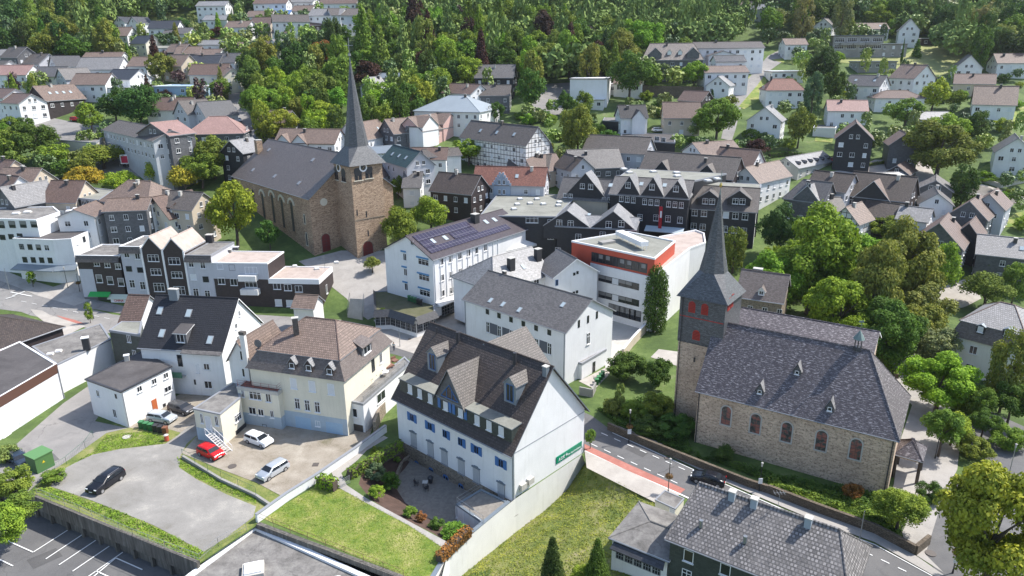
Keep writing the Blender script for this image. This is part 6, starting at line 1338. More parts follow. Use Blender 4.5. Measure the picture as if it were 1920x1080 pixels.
# ================= clock tower church =================
CH2=House('large brown stone church with grey slate roof and arched windows',(433,330),(578,374),(727,346),0,9.,ST_L,SL_BR,edge=ZINC,oh=.45,ze=20.,zb=4.,cat='church',name='brown_stone_church',ref='the brown stone church')
rp=onplane(498,264.6,CH2.p(0,0),CH2.u); print('CH2 W',CH2.W,'L',CH2.L,'ridge at left end z',rp.z)
c9=lambda x,y:(420+x/3.856,220+y/3.856)
w=CH2.F
for q in((287,650),(357,660),(427,695),(497,720)): 
    arched(CH2.root,w,*c9(*q),1.3,7.2,DTRIM,ST_L); x,z=w.loc(*c9(*q)); m=MB()
    for k in range(12): 
        a0,a1=math.pi*k/12,math.pi*(k+1)/12; P_=lambda a,r_,o:w.P(x+r_*math.cos(a),z+3.0+r_*math.sin(a),o); m.face([P_(a0,1.15,.2),P_(a0,1.75,.2),P_(a1,1.75,.2),P_(a1,1.15,.2)]); m.face([P_(a0,1.75,0),P_(a1,1.75,0),P_(a1,1.75,.2),P_(a0,1.75,.2)])
    part(m,'pale_arch',paint('pale_limestone',(.58,.54,.44)),CH2.root)
arched(CH2.root,w,*c9(215,590),1.3,5,DTRIM,ST_L)
for q,h in(((583,735),2.2),((600,880),3.0)): arched(CH2.root,w,*c9(*q),.75,h,DTRIM,paint('pale_limestone',(.58,.54,.44)))
g=CH2.G1
arched(CH2.root,g,*c9(738,905),2.1,4.3,DRED,ST_A,name='door'); x,z=g.loc(*c9(720,612)); m=MB(); m.tube(g.P(x,z,-.05),g.P(x,z,.12),.9,n=20); part(m,'round_relief',paint('pale_limestone',(.58,.54,.44)),CH2.root)
for q in((325,235),(210,380),(367,425),(543,475),(643,308)): CH2.sky(*c9(*q),1.1,1.1,mat=GTRIM)
CH2.chim(*c9(255,250),1.6,1.6,3.2,ST_L)
for k in range(3):
    pass
m=MB(); b=at(*c9(735,975),4.6)
qT=at(*c9(970,1045),5.3)
azT=math.radians(-50); uT=Vector((math.cos(azT),math.sin(azT),0)); vT=Vector((-uT.y,uT.x,0))
tl=onplane(*c9(765,335),qT,vT); s1=(qT-tl).dot(uT); tr=onplane(*c9(1150,1000),qT,uT); s2=(tr-qT).dot(vT); tr2=onplane(*c9(1105,330),qT,uT); print('tower widths',s1,s2,(tr2-qT).dot(vT))
sT=8.0; A_=qT-uT*sT; ztT=hz(654.7,311,qT.x,qT.y); print('tower top',ztT)
rT,cT,uT,vT,PT,spT=tower('tall brown stone clock tower with needle slate spire',(A_.x,A_.y),azT,sT,sT,4.2,ztT,ST_L,ST_L,ztT-.5,SL_TW,50.,(2.8,3.8),.75,'clock_tower',VERD,'the clock tower')
wa=Wall(rT,PT[0],PT[1],4,ztT); wb=Wall(rT,PT[1],PT[2],4,ztT); PLM=paint('pale_limestone',(.58,.54,.44))
for w_,qs in((wa,((812,415),(865,430))),(wb,((970,420),(1047,405)))):
    for q in qs:
        x,z=w_.loc(*c9(*q))
        for dx in(-.5,.5): window(rT,w_.P(x+dx,z-1.1,.01),w_.ang,.8,2.2,'o'); 
        m=MB(); m.tube(w_.P(x,z+.9,.0),w_.P(x,z+.9,.05),1.05,n=16); part(m,'belfry_arch',DTRIM,rT); m=MB(); m.obox(w_.P(x-1.2,z-1.3,0),w_.u*2.4,w_.n*.2,(0,0,.18)); part(m,'sill',PLM,rT)
for w_,q in((wa,(830,363)),(wb,(1004,362))):
    x,z=w_.loc(*c9(*q)); m=MB(); m.tube(w_.P(x,z,.0),w_.P(x,z,.15),.98,n=24); c_=part(m,'clock',TRIM,rT); m=MB(); m.tube(w_.P(x,z,.14),w_.P(x,z,.19),.66,n=24); part(m,'dial',DTRIM,rT,c_); m=MB(); m.tube(w_.P(x,z,.22),w_.P(x+.35,z+.35,.22),.05,n=4); m.tube(w_.P(x,z,.22),w_.P(x-.3,z-.45,.22),.04,n=4); part(m,'clock_hand',GOLD,rT,c_)
arched(rT,wb,*c9(1042,965),2.6,4.6,DRED,ST_A,name='door'); 
for w_,q in((wb,(1030,700)),(wb,(963,690)),(wb,(1043,838))): x,z=w_.loc(*c9(*q)); window(rT,w_.P(x,z-.7,.0),w_.ang,.25,1.4,'o')
m=MB(); x,z=wb.loc(*c9(1020,735)); m.obox(wb.P(0,z,0),wb.u*wb.L,wb.n*.1,(0,0,.15)); part(m,'string_course',ST_A,rT)
b=cT+Vector((0,0,52.6)); m=MB(); m.tube(b+Vector((-.9,0,.6)),b+Vector((.9,0,.6)),.06,n=5); m.tube(b-Vector((0,0,1)),b+Vector((0,0,2.2)),.06,n=5); m.tube(b-Vector((0,0,1.6)),b-Vector((0,0,1.1)),.3,.3,n=8); part(m,'cross',STEEL,rT,spT)
# steps round the tower
a=at(728,500,5.0); r=thing('stone_steps','broad pale stone steps below the clock tower','steps',a); m=MB()
for k in range(6): 
    p0,p1=at(640,520,2.4),at(735,525,2.4); d_=(p1-p0); nn=Vector((-d_.y,d_.x,0)).normalized(); m.obox(p0+nn*(k*1.1)+Vector((0,0,-1+k*.3)),d_*1.35,nn*1.1,(0,0,1.2))
part(m,'step',PLM,r)
p=at(*c9(765,960),5.); post(*c9(765,1010),4.,'small lamp with white globe in front of the red church door',z=4.6)
# ================= middle town =================
def Hs(label,A,B,Wd,h,rh,wall=WHITE,roof=T_BROWN,wins=None,st='w',chims=1,skys=0,g=True,**k):
    k.setdefault('detail',False); H=House(label,A,B,Wd,h,rh,wall,roof,**k); autowin(H,wins,st,g); rnd=random.Random(int(H.a.x*10))
    for i in range(chims): H.chimat(H.L*rnd.uniform(.2,.8),H.tw*rnd.uniform(.7,.98),.7,.6,.9,rnd.choice([BRKD,DTRIM,LCONC]))
    for i in range(skys): H.sky(*proj((*H.p(H.L*(.25+.5*i/max(1,skys-1)) if skys>1 else H.L*.6,H.tw*.5).xy,H.rz(0,H.tw*.5))),.9,1.2)
    return H
def autowin(H,storeys=None,st='w',gab=True):
    hgt=H.ze-ter(H.p(H.L/2,0).y); n=storeys or max(1,int(hgt/2.7)); n=min(n,4)
    for w,mid in((H.F,0),(H.G0,1),(H.G1,1)):
        if mid:
            # only the gable that faces the viewer
            c=H.p(H.L/2,H.W/2); wc=(w.a+w.b)/2; out=(wc-Vector((c.x,c.y,0))).normalized()
            if out.dot(wc)>0: continue
        k=max(1,int(w.L/2.9)); 
        for s_ in range(n):
            z=H.ze-2.15-2.75*s_
            for i in range(k):
                if random.random()<.1: continue
                ww=random.choice([1.0,1.0,1.3]); window(H.root,w.P(w.L*(i+.5)/k,z,.01),w.ang,ww,1.25,random.choice(['w','w','wc','sk']) if st=='w' else st,'window',False)
        if mid and gab and H.rh>2.2 and w.L>6:
            for dx in((-.9,.9) if w.L>8 else (0,)): window(H.root,w.P(w.L/2+dx,H.ze+.3,.01),w.ang,.9,1.15,'w','window',False)
def fh(label,cx,cy,L,Wd,az,h,rh,wall=WHITE,roof=T_BROWN,**k):
    "house given by the pixel of its eave-level centre"
    q=atg(cx,cy,h); a=math.radians(az); u=Vector((math.cos(a),math.sin(a),0)); v=Vector((-u.y,u.x,0)); c=Vector((q.x,q.y,0))
    if v.y<0 or (abs(v.y)<.2 and v.x*q.x<0): v=-v
    A=c-u*L/2-v*Wd/2; B=c+u*L/2-v*Wd/2; C=c-u*L/2+v*Wd/2; z=max(q.z,max(ter(A.y),ter(B.y),ter(C.y))+2.2)
    A=Vector((A.x,A.y,z)); B=Vector((B.x,B.y,z)); return Hs(label,A,B,C,0,rh,wall,roof,world=True,**k)
def ff(label,cx,cy,L,Wd,az,h,wall=WHITE,roof=FLATG,cat='house',name='bungalow',ref=None,wins=True,edge=TRIM):
    "flat roofed building given by the pixel of its roof centre"
    q=atg(cx,cy,h); a=math.radians(az); u=Vector((math.cos(a),math.sin(a),0)); v=Vector((-u.y,u.x,0)); c=Vector((q.x,q.y,0))
    A=c-u*L/2-v*Wd/2; B=c+u*L/2-v*Wd/2; C=c-u*L/2+v*Wd/2; z=max(q.z,ter(C.y)+1.5)
    H=House(label,Vector((A.x,A.y,z)),Vector((B.x,B.y,z)),C,0,0,wall,roof,edge=edge,world=True,cat=cat,name=name,ref=ref,detail=False,oh=.3)
    if wins: autowin(H,None,'w',False)
    return H
# black slated complex
K1=Hs('wide black slated building with three front gables and dark roof',(1140,366),(1293,374),13,9.4,3.2,SH_BLK,SL_GR,wins=0.1 and 1,chims=0,g=False,ref='the three gabled black building',edge=SL_LT) if False else House('wide black slated building with three front gables and dark roof',(1140,364),(1293,374),13.,9.6,3.4,SH_BLK,SL_GR,edge=GTRIM,ref='the three gabled black building',detail=False)
w=K1.F
for pk,l,r_ in(((1182,330),1158,1200),((1226,332),1201,1245),((1270,338),1246,1292)):
    x0,_=w.loc(l,370); x1,_=w.loc(r_,370); _,zp=w.loc(*pk); K1.block(x0+K1.oh,x1+K1.oh,K1.oh-.02,K1.ze-2,K1.ze+.2,max(1.5,zp-K1.ze-.2),.1,wall=SH_BLK,roof=SL_LT,edge=GTRIM,kind='cross_gable')
for row in([(870,308),(1050,322),(1230,336)],): 
    for q in row: w.win(*t(1,2,*q),1.2,1.4,'x')
for a,b,n in(((820,410),(910,420),3),((995,432),(1088,440),3),((1175,450),(1270,458),3)): w.row(t(1,2,*a),t(1,2,*b),n,1.0,1.4,'x')
for q in((1080,553),(1170,560),(1260,570),(880,545),(960,550)): w.win(*t(1,2,*q),1.2,1.5,'x')
for q in((740,310),(970,300),(1145,310)): K1.sky(*t(1,2,*q),1.0,1.4)
m=MB(); x,z=w.loc(*t(1,2,1120,555)); m.obox(w.P(x-.45,z-3,1.0),w.u*.8,w.n*.04,(0,0,6.0)); b=thing('flag','long red banner with a white field hanging on the black slated front','flag',w.P(x,z,1.0)); part(m,'cloth',plain('flag_red',(.45,.01,.02),.7),b); m=MB(); m.obox(w.P(x-.2,z+.3,1.05),w.u*.45,w.n*.04,(0,0,1.6)); part(m,'white_field',TRIM,b); m=MB(); m.tube(w.P(x,z+3,.1),w.P(x,z+3,1.1),.04,n=5); part(m,'bracket',STEEL,b)
m=MB(); r=thing('glass_canopy','pale blue glass canopy along the foot of the black slated front','canopy',w.P(w.L*.6,5)); x0,z0_=w.loc(*t(1,2,1005,650)); x1,z1_=w.loc(*t(1,2,1290,670)); zc=K1.ze-7.0; m.slab([[w.P(x0,zc-.8,2.4),w.P(x1,zc-.8,2.4),w.P(x1,zc,.1),w.P(x0,zc,.1)]],.15); part(m,'roof',plain('pale_glass_roof',(.45,.52,.55),.2),r)
K2h=House('black slated wing with brown roof and two twin-windowed dormers',(1293,391),(1421,399),13.,7.6,4.6,SH_BLK,T_GREY,edge=GTRIM,ref='the black wing with two dormers',detail=False)
w=K2h.F
for x0,x1,pk in((1305,1352,(1329,350)),(1362,1408,(1387,356))):
    xm=(x0+x1)/2; x,y,z=K2h.slope(xm,383); K2h.block(x-2.6,x+2.6,y-.3,z-.5,z+1.5,1.9,.3,wall=SH_BLK,roof=T_GREY,kind='dormer'); 
    wl=Wall(K2h.root,K2h.p(x-2.6,y-.3),K2h.p(x+2.6,y-.3),z); [window(K2h.root,wl.P(2.6+d_,z+.1,.01),wl.ang,1.3,1.35,'x','window',False) for d_ in(-.8,.8)]
w.row(t(1,2,1370,515),t(1,2,1440,520),2,1.35,1.5,'x'); w.row(t(1,2,1605,532),t(1,2,1748,545),3,1.35,1.5,['sk','x','x']); w.row(t(1,2,1362,615),t(1,2,1430,622),2,1.35,1.5,'x'); w.row(t(1,2,1595,637),t(1,2,1738,652),3,1.35,1.5,'x')
K2h.G1.band(0,K2h.G1.L,0,K2h.ze,OFFW,'end_wall')
FT=Flat('pale flat roof with rooflights behind the dark roof ridge of the black complex',[tuple(K1.p(x,y).xy) for x,y in((1,K1.tw),(K1.L,K1.tw),(K1.L+6,K1.tw+13),(1,K1.tw+13))],0,SH_BLK,FLATG,GTRIM,'building','flat_roofed_building',ze=K1.zr-.1,zb=8,world=True,rimh=.06,ref='the pale flat roof behind the ridge')
FT2=Flat('pale flat roof behind the two dormers of the black wing',[tuple(K2h.p(x,y).xy) for x,y in((0,K2h.tw),(K2h.L,K2h.tw),(K2h.L,K2h.tw+6),(0,K2h.tw+6))],0,SH_BLK,FLATG,GTRIM,'building','flat_roofed_building',ze=K2h.zr-.1,zb=8,world=True,rimh=.06,ref='the flat roof behind the two dormers')
for q in((840,188),(880,213),(1060,207),(1235,215),(1470,275),(1540,262),(1240,240)): FT.dome(*t(1,2,*q),1.6,.3)
K3=House('beige walled building with one wide dark gable left of the black complex',(1043,372),(1142,379),11.,6.,4.6,BEIGE,SL_GR,edge=SL_LT,ref='the beige building with the dark gable',detail=False)
w=K3.F; xm,_=w.loc(1100,370); _,zp=w.loc(1098,325); K3.block(max(.5,xm-6),min(K3.L-.3,xm+6),.6,K3.ze-.3,K3.ze+.1,max(2,zp-K3.ze),.3,wall=SH_BLK,roof=SL_LT,kind='cross_gable'); w.win(*t(1,2,528,315),1.2,1.3,'x'); w.win(*t(1,2,590,320),1.2,1.3,'x'); w.row(t(1,2,400,385),t(1,2,440,388),2,1.0,1.0,'x'); w.row(t(1,2,690,418),t(1,2,730,420),2,1.0,1.2,'x')
# black front building
FB=House('black slated building with two big front gables and grey standing seam roof',(1040,424),(1194,432),12.,9.6,1.5,SH_BLK,SL_LT,edge=GTRIM,ref='the double gabled black building',detail=False)
w=FB.F
for l,r_,pk in((1012,1107,(1060,394)),(1107,1192,(1157,396))):
    x0,_=w.loc(l,425); x1,_=w.loc(r_,425); _,zp=w.loc(*pk); FB.block(max(x0,-3)+FB.oh,x1+FB.oh,FB.oh-.02,FB.ze-3,FB.ze,zp-FB.ze,.15,wall=SH_BLK,roof=SL_LT,kind='cross_gable',depth=9)
for a in((355,592),(440,598),(725,603),(820,597),(497,698),(680,682),(345,800)): w.win(*t(1,2,*a),1.3,1.45,'x')
FB.sky(*t(1,2,578,530))
FL=Flat('long black building with pale flat roof and many white rooflights',[(900,405),(1043,407),(1082,367),(935,362)],10.2,SH_BLK,FLATG,GTRIM,'building','flat_roofed_building',ref='the flat roof with many rooflights',fh=.3)
for q in((60,412),(187,413),(40,452),(135,445),(235,450),(355,437),(347,460),(15,487)): FL.dome(*t(1,2,*q),1.3,.3)
w=FL.W[0]
for q in((150,568),(290,588),(290,692)): w.win(*t(1,2,*q),1.4 if q[0]!=150 else 2.8,1.4,'x')
# houses between the churches
Hs('house with dark green tiled roof and three skylights right of the clock tower',(711,300),(761,315),9,6,4,PALEG,T_GREEN,skys=3,chims=0)
Hs('small white gabled house with brown roof close to the clock tower',(716,336),(738,323),7,5,3,WHITE,T_BROWN,chims=0)
Hs('white gabled house with weathered slate roof beside the round street tree',(752,352),(790,352),9,5.5,3.5,WHITE,SL_GR)
Hs('black walled house with wide dark brown tiled roof above the leafy tree',(803,358),(884,366),10,6.5,4.2,SH_BRN,T_DBROWN)
RS=Hs('grey house with red tiled roof and a blue-grey stepped gable',(884,346),(1022,350),9,6.5,4.2,PALEG,T_RED,skys=1,ref='the stepped gable house'); w=RS.F
x0,_=w.loc(928,345); x1,_=w.loc(960,347); d_,wl=RS.block(x0,x1,.1,RS.ze-5.5,RS.ze,3.2,.02,wall=BLUEG,roof=T_RED,edge=TRIM,kind='stepped_gable'); m=MB(); hw=(x1-x0)/2
for k in range(5):
    for sg in(-1,1): m.obox(wl.P(hw+sg*(hw-.42*k*hw/2.1)-.25,RS.ze-.1+k*.68,-.05),wl.u*.5,wl.n*.25,(0,0,.75))
part(m,'gable_step',BLUEG,RS.root,d_)
for z_ in(-2.,.5): window(RS.root,wl.P(hw-.6,RS.ze+z_-.3,.02),wl.ang,.7,1.2,'w'); window(RS.root,wl.P(hw+.6,RS.ze+z_-.3,.02),wl.ang,.7,1.2,'w')
Hs('low house with grey tiled roof behind the red tiled roof',(950,312),(1030,314),8,5,3,WHITE,T_GREY)
Hs('brown roofed house with two dark chimneys behind the beige building',(1000,325),(1060,318),9,5.5,4,BEIGE,T_BROWN,chims=2)
Hs('house with steep dark dormers right of the two chimney house',(1035,312),(1070,322),8,5,3.4,PALEG,T_DBROWN)
Hs('wide grey slate roofed house behind the beige building',(1072,318),(1172,314),12,5.5,4.6,SH_GRY,SL_GR)
Hs('dark roofed house directly behind the wide grey slate roof',(1090,283),(1210,290),11,5.5,4.2,PALEG,T_GREY,chims=0)
LB=Hs('long brown roofed building with two dark gables behind the black complex',(1195,322),(1374,338),12,5.5,5,SH_BRN,T_GREY,ref='the long brown roof'); 
for l,r_ in((1225,1262),(1305,1352)): x0,_=LB.F.loc(l,325); x1,_=LB.F.loc(r_,330); LB.block(x0,x1,.2,LB.ze-2,LB.ze,3.4,.2,wall=SH_BLK,roof=T_GREY,kind='cross_gable')
fh('white gabled house with broad brown roof above the long brown building',1335,285,14,11,20,6,3,WHITE,T_LBROWN,chims=1)
fh('brown tiled roof house right of the broad white gabled house',1385,305,12,9,-42,6,4,WHITE,T_BROWN)
Hs('white house with shallow pale roof beside the dark shrub',(1412,325),(1452,318),8,5,2.4,WHITE,SL_LT,chims=0)
Hs('white timbered house with brick base and brown tiled roof at the street corner',(1424,345),(1487,330),9,7.5,3.8,WHITE,T_LBROWN,ref='the brick based corner house')
SM=Hs('grey slated mansard house with a curved white edged gable',(1466,372),(1544,382),10,5.6,4.5,SH_GRY,SL_GR,hip=(3,0),ref='the curved gable house'); x0,_=SM.F.loc(1492,380); x1,_=SM.F.loc(1537,385); SM.block(x0,x1,.1,SM.ze-1,SM.ze+.8,3.2,.2,wall=SH_GRY,roof=SL_LT,edge=TRIM,kind='cross_gable'); SM.F.win(1516,348,1.2,1.3,'x'); SM.F.win(1516,368,1.2,1.4,'x')
Hs('dark tiled long roof behind the curved gable house',(1508,352),(1586,362),10,6,4,PALEG,T_DBROWN)
BG=Hs('large dark tiled barn like house with a wide black gable',(1581,366),(1703,380),12,5.6,5.4,SH_BRN,T_DBROWN,ref='the wide black gable'); x0,_=BG.F.loc(1605,370); x1,_=BG.F.loc(1672,378); BG.block(x0,x1,.1,BG.ze-2,BG.ze,4.4,.3,wall=SH_BLK,roof=T_BROWN,edge=TRIM,kind='cross_gable')
Hs('low dark roofed wing between timbered gable and wide black gable',(1610,402),(1682,412),8,4,3,SH_BRN,T_DBROWN,chims=0)
Hs('dark weathered lean-to roof left of the timbered gable',(1545,402),(1590,400),7,4.5,3.4,PALEG,T_GREY,chims=1)
mt,n_,bb=newmat('timber_framing'); u_=coords(n_); k_=brick(n_,u_,1.3,1.25,(.72,.71,.69),(.72,.71,.69),(.03,.025,.022),.10,off=.0); n_.links.new(k_.outputs[0],bb.inputs['Base Color']); TIMB=mt
fh('half timbered white house with pale brown roof among the right hand roofs',1597,412,9,7.5,42,4.8,3.8,TIMB,T_LBROWN,chims=1,ref='the timbered gable')
Hs('white house with grey tiled roof and a dark balcony right of the fresh green tree',(1677,410),(1741,418),8,6,2.6,WHITE,T_LGREY)
fh('white gabled house with grey slate roof behind the balcony house',1752,378,10,8,65,5.5,3,WHITE,SL_GR)
BH=fh('brown tiled house with grey slated gable facing the park trees',1762,452,13,11,52,5.5,5.4,SH_GRY,T_BROWN,ref='the grey slated gable'); 
fh('brown roofed house right of the grey slated gable',1822,402,12,9,48,5,4.2,SH_GRY,T_BROWN); fh('upper brown roofed house near the right edge',1858,385,11,8,48,5,3.6,PALEG,T_BROWN); fh('narrow dark gabled house in front of the right hand brown roofs',1818,440,9,6,50,5,3.6,SH_BLK,T_BROWN,chims=0)
Hs('dark house with pale checkered tiled roof at the right edge',(1828,476),(1975,492),10,5.6,3.4,SH_GRY,T_LGREY,skys=1,ref='the checkered tiled roof')
fh('weathered grey and orange roofed shed beside the pine',1752,352,11,9,60,3.6,2.8,SH_GRY,T_BIG,chims=0); fh('low barn with reddish brown roof at the paved yard',1688,322,10,7,50,3.4,2.4,SH_BRN,T_BROWN,chims=0); fh('small pale slate roofed barn next to the reddish barn',1665,338,9,7,8,3.2,2.2,SH_GRY,SL_LT,chims=0)
DB=Hs('long garage with pale metal roof and a row of small dark dormers',(1498,316),(1568,302),9,3.6,2.6,LCONC,SL_LT,chims=0,ref='the row of dark dormers')
for k in range(6): x=DB.L*(k+.7)/6.4; DB.block(x-.45,x+.45,1.1,DB.ze+.3,DB.ze+1.3,.35,.1,wall=DTRIM,roof=DTRIM,kind='dormer')
# villa on the right
V=House('cream white villa with slate mansard roof at the right edge',(1780,628),(1925,666),13.,0,0,OFFW,SL_GR,ze=6.3,zb=0,oh=.4,ref='the villa'); bpy.data.objects.remove(V.roof); mansard(V,1.0,9.0,4.5,4.5,11.8,SL_BR,T_LGREY)
V.F.win(*t(2,3,1540,465),1.15,1.4,'w'); V.F.win(*t(2,3,1510,600),1.15,1.4,'w'); V.F.win(*t(2,3,1700,655),1.15,1.4,'w'); V.F.win(*t(2,3,1712,500),1.15,1.4,'w')
for q in((1590,335),(1790,365)): x,y,z=V.slope(*t(2,3,*q)); V.block(x-.6,x+.6,y-.1,z-.2,z+1.2,.3,.1,wall=SH_BLK,roof=ZINC,depth=1.3); wl=Wall(V.root,V.p(x-.6,y-.1),V.p(x+.6,y-.1),z); window(V.root,wl.P(.6,z+.1,.01),wl.ang,.8,1.0,'sk')
# ================= left town =================
SHP=Flat('white modern corner shop with dark flat roof, canopy and red lettering',[(24,447),(98,450),(133,448),(192,422),(112,420)],9.4,WHITE,FLATD,TRIM,'shop','corner_shop',rimh=.08,fh=.25,ref='the white corner shop')
s5=lambda x,y:(x/12,480+y/12)
w=SHP.W[0]; w.row(t(1,0,163,770),t(1,0,352,778),4,1.2,1.3,['g','d','dc','wc']); w.row(t(1,0,188,868),t(1,0,377,873),4,1.2,1.3,'d'); SHP.W[2].row(t(1,0,580,730),t(1,0,860,645),7,1.,1.3,['sk','d','sk','d','d','sk','w'])
for ww in SHP.W[:2]: ww.band(0,ww.L,0.2,2.4,DTRIM,'shop_window',.06)
m=MB(); a,b,c_=SHP.W[0].P(0,0,0),SHP.W[0].P(SHP.W[0].L,0,0),SHP.W[1].P(SHP.W[1].L,0,0)
zc=ter(a.y)+2.9; up3=Vector((0,0,zc)); 
for w_ in SHP.W[:2]: m.slab([[w_.P(-.3,zc,2.2),w_.P(w_.L+.3,zc,2.2),w_.P(w_.L+.3,zc+.7,0),w_.P(-.3,zc+.7,0)]],.2)
part(m,'canopy',ZINC,SHP.root)
x,z=w.loc(*s5(770,225)); sg_=thing('shop_sign','grey sign band with red lettering above the corner shop canopy','sign',w.P(x,z,.2)); m=MB(); m.obox(w.P(x-2.2,z-.45,.05),w.u*5.6,w.n*.1,(0,0,.8)); part(m,'board',LCONC,sg_); text('Rossmann',.75,w.P(x,z,.18),w.ang,plain('red_lettering',(.5,.02,.03)),sg_)
SHP.box(*t(1,0,370,625),5.5,5,2.6,DTRIM,.1,'roof_box'); SHP.box(*t(1,0,470,580),1.4,1.2,2.6,ZINC,.1,'duct')
PB=Flat('dark walled penthouse building with green roof behind the corner shop',[t(1,0,500,540),t(1,0,715,545),t(1,0,720,500),t(1,0,540,500)],10.5,SH_BLK,FLATD,GTRIM,'building','penthouse',ref='the dark penthouse')
LW=Flat('long white building with grey flat roof at the left edge',[(-60,409),(68,413),(112,398),(100,388),(-60,392)],12.,WHITE,FLATR,TRIM,'building','flat_roofed_building',ref='the long white building at the left edge'); LW.W[0].row(t(1,0,10,605),t(1,0,255,600),4,1.6,1.6,'dc'); LW.W[0].row(t(1,0,20,700),t(1,0,150,690),3,1.4,1.2,'d')
for q in((120,520),(205,510),(520,503),(570,485),(645,487)): LW.dome(*t(1,0,*q),1.6,.25)
GX=Flat('glass fronted rooftop flat with pale roof and plants',[(136,371),(186,376),(214,357),(168,352)],9.5,SH_BLK,FLATG,GTRIM,'building','rooftop_flat'); GX.W[0].row(t(1,0,630,435),t(1,0,680,435),2,1.7,1.5,'t')
Hs('white house with low pale brown roof and small windows next to the penthouse',(178,407),(224,387),9,11.,1.8,WHITE,T_LBROWN,chims=0,st='w')
fh('grey slated house with white ground floor left of the cream dormer house',246,388,10,9,8,10.5,2.2,SH_GRY,T_LBROWN)
CD=Hs('cream house with brown roof and three white dormers',(317,412),(392,396),11,8.5,4.8,CREAM,T_BROWN,edge=BTRIM,ref='the three white dormers')
for k in range(3): x=CD.L*(.28+.26*k); CD.block(x-1.3,x+1.3,1.4,CD.ze+.9,CD.ze+2.6,.8,.25,wall=WHITE,roof=T_GREY,kind='dormer'); wl=Wall(CD.root,CD.p(x-1.3,1.4),CD.p(x+1.3,1.4),0); window(CD.root,wl.P(1.3,CD.ze+1.2,.01),wl.ang,1.8,1.2,'w')
fh('brown hip roofed house with white chimney behind the grey slated house',268,372,15,12,-20,9.5,4.4,WHITE,T_LBROWN,hip=(4,4),chims=2)
fh('dark roofed house behind the three white dormers',345,385,13,9,-20,9,3.5,BEIGE,T_GREY,chims=2)
Hs('long brown tiled house with dark chimney at the left',(75,380),(142,381),10,9,4.6,BEIGE,T_BROWN)
fh('grey gabled house with pale grey roof at the left',52,378,11,9,62,9,4.4,SH_GRY,T_LGREY,chims=1); fh('reddish brown tiled house at the left edge',15,362,14,10,-28,8,4.8,WHITE,T_BROWN); fh('white house with dark window below the reddish roof',6,390,9,8,40,6,2.,WHITE,T_GREY,chims=0)
fh('pale brown roofed house above the grey gabled house',48,340,12,9,-12,8,3.6,BEIGE,T_LBROWN,chims=2); fh('grey brown roofed house at the left edge behind the reddish one',6,325,12,9,-22,8,3.8,BEIGE,T_BROWN)
# buildings by the upper left street
LG=Hs('long grey industrial building with many windows and grey roof',(190,243),(285,265),11,6.5,2.6,paint('pale_industrial',(.48,.50,.52)),T_GREY,chims=0,wins=2,ref='the long industrial building')
Hs('grey slated building with long pale red roof',(317,255),(369,249),(281,247),8.5,3.2,SH_GRY,T_PINKR,chims=0,ze=LG.ze+1.2,ref='the pale red roof'); fh('grey slated house with pale red hip roof beside the street',412,247,17,13,8,7.5,4.6,SH_GRY,T_PINKR,hip=(6,6),chims=0)
fh('black slated house with white lower wall left of the brown church',455,283,9,9,65,8,3.4,SH_BLK,SL_LT,chims=1,ref='the small black slated house')
WG=Hs('white house with two gables and wide brown roof behind the brown church',(512,268),(628,270),10,6,3.8,WHITE,T_LBROWN,edge=BTRIM,chims=1); 
for k in(.16,.42): x=WG.L*k; WG.block(x-2.6,x+2.6,.1,WG.ze-2,WG.ze,2.6,.4,wall=WHITE,roof=T_LBROWN,edge=BTRIM,kind='cross_gable')
fh('brown roofed house half hidden by trees left of the spire',522,228,11,9,-15,5,3.6,SH_GRY,T_LBROWN)
Hs('white house with long pale brown roof right of the spire',(678,265),(738,253),11,6,4.8,WHITE,T_LBROWN,skys=2)
GG=Hs('grey slated house with front gable in the terrace behind the spire',(738,252),(792,247),10,6,4.2,SH_GRY,T_LBROWN); GG.block(GG.L*.45,GG.L*.9,.1,GG.ze-3,GG.ze+1,2.6,.25,wall=SH_GRY,roof=SL_GR,kind='cross_gable')
PG=Hs('pink and white terrace with two tall front gables',(792,247),(862,236),11,6.5,4.2,PINK,T_LBROWN,ref='the pink terrace'); PG.block(.3,PG.L*.42,.1,PG.ze-5,PG.ze+1.4,3,.25,wall=WHITE,roof=T_LBROWN,kind='cross_gable'); PG.block(PG.L*.55,PG.L*.97,.1,PG.ze-5,PG.ze+1.4,3,.25,wall=PINK,roof=T_LBROWN,kind='cross_gable')
BZ=fh('hall with large pale blue-grey hip roof',858,205,24,19,-20,5.5,4.5,OFFW,paint('blue_grey_sheet_roof',(.27,.31,.34),.5),hip=(9,9),chims=1,ref='the blue-grey hall roof')
Hs('half timbered black and white house with long dark brown roof',(860,258),(986,274),10,6.5,4.8,TIMB,T_GREY,skys=3,ref='the half timbered house')
Hs('white gabled house with brown roof above the blue-grey hall',(826,174),(882,177),10,4.5,3.2,WHITE,T_BROWN); fh('slate roofed house with dark walls among the trees',930,145,15,11,-8,6,4.6,SH_BLK,SL_GR,chims=1); fh('grey slated cottage below the slate roofed house',925,178,13,9,-5,5,3.4,SH_GRY,T_GREY)
fh('white steep roofed house hidden in the wood right of the spire',702,165,8,8,60,4,4,WHITE,SL_LT,chims=1); fh('long grey roof in the wood',735,145,16,8,0,4,1.6,LCONC,ZINC,chims=0)
Hs('low flat white and grey shed roofs between clock tower and green roof',(680,290),(760,284),8,4,1.6,WHITE,ZINC,chims=0); Hs('brown roofed house with bright flat dormer right of the green roof',(768,300),(838,300),9,5.5,3,WHITE,T_BROWN); fh('white modern house with low grey roof near the timbered house',826,290,11,8,20,5,1.8,WHITE,T_GREY,chims=0)
Hs('dark small roofed house left of the orchard',(996,292),(1040,290),8,4.5,3.4,SH_GRY,SL_DK)
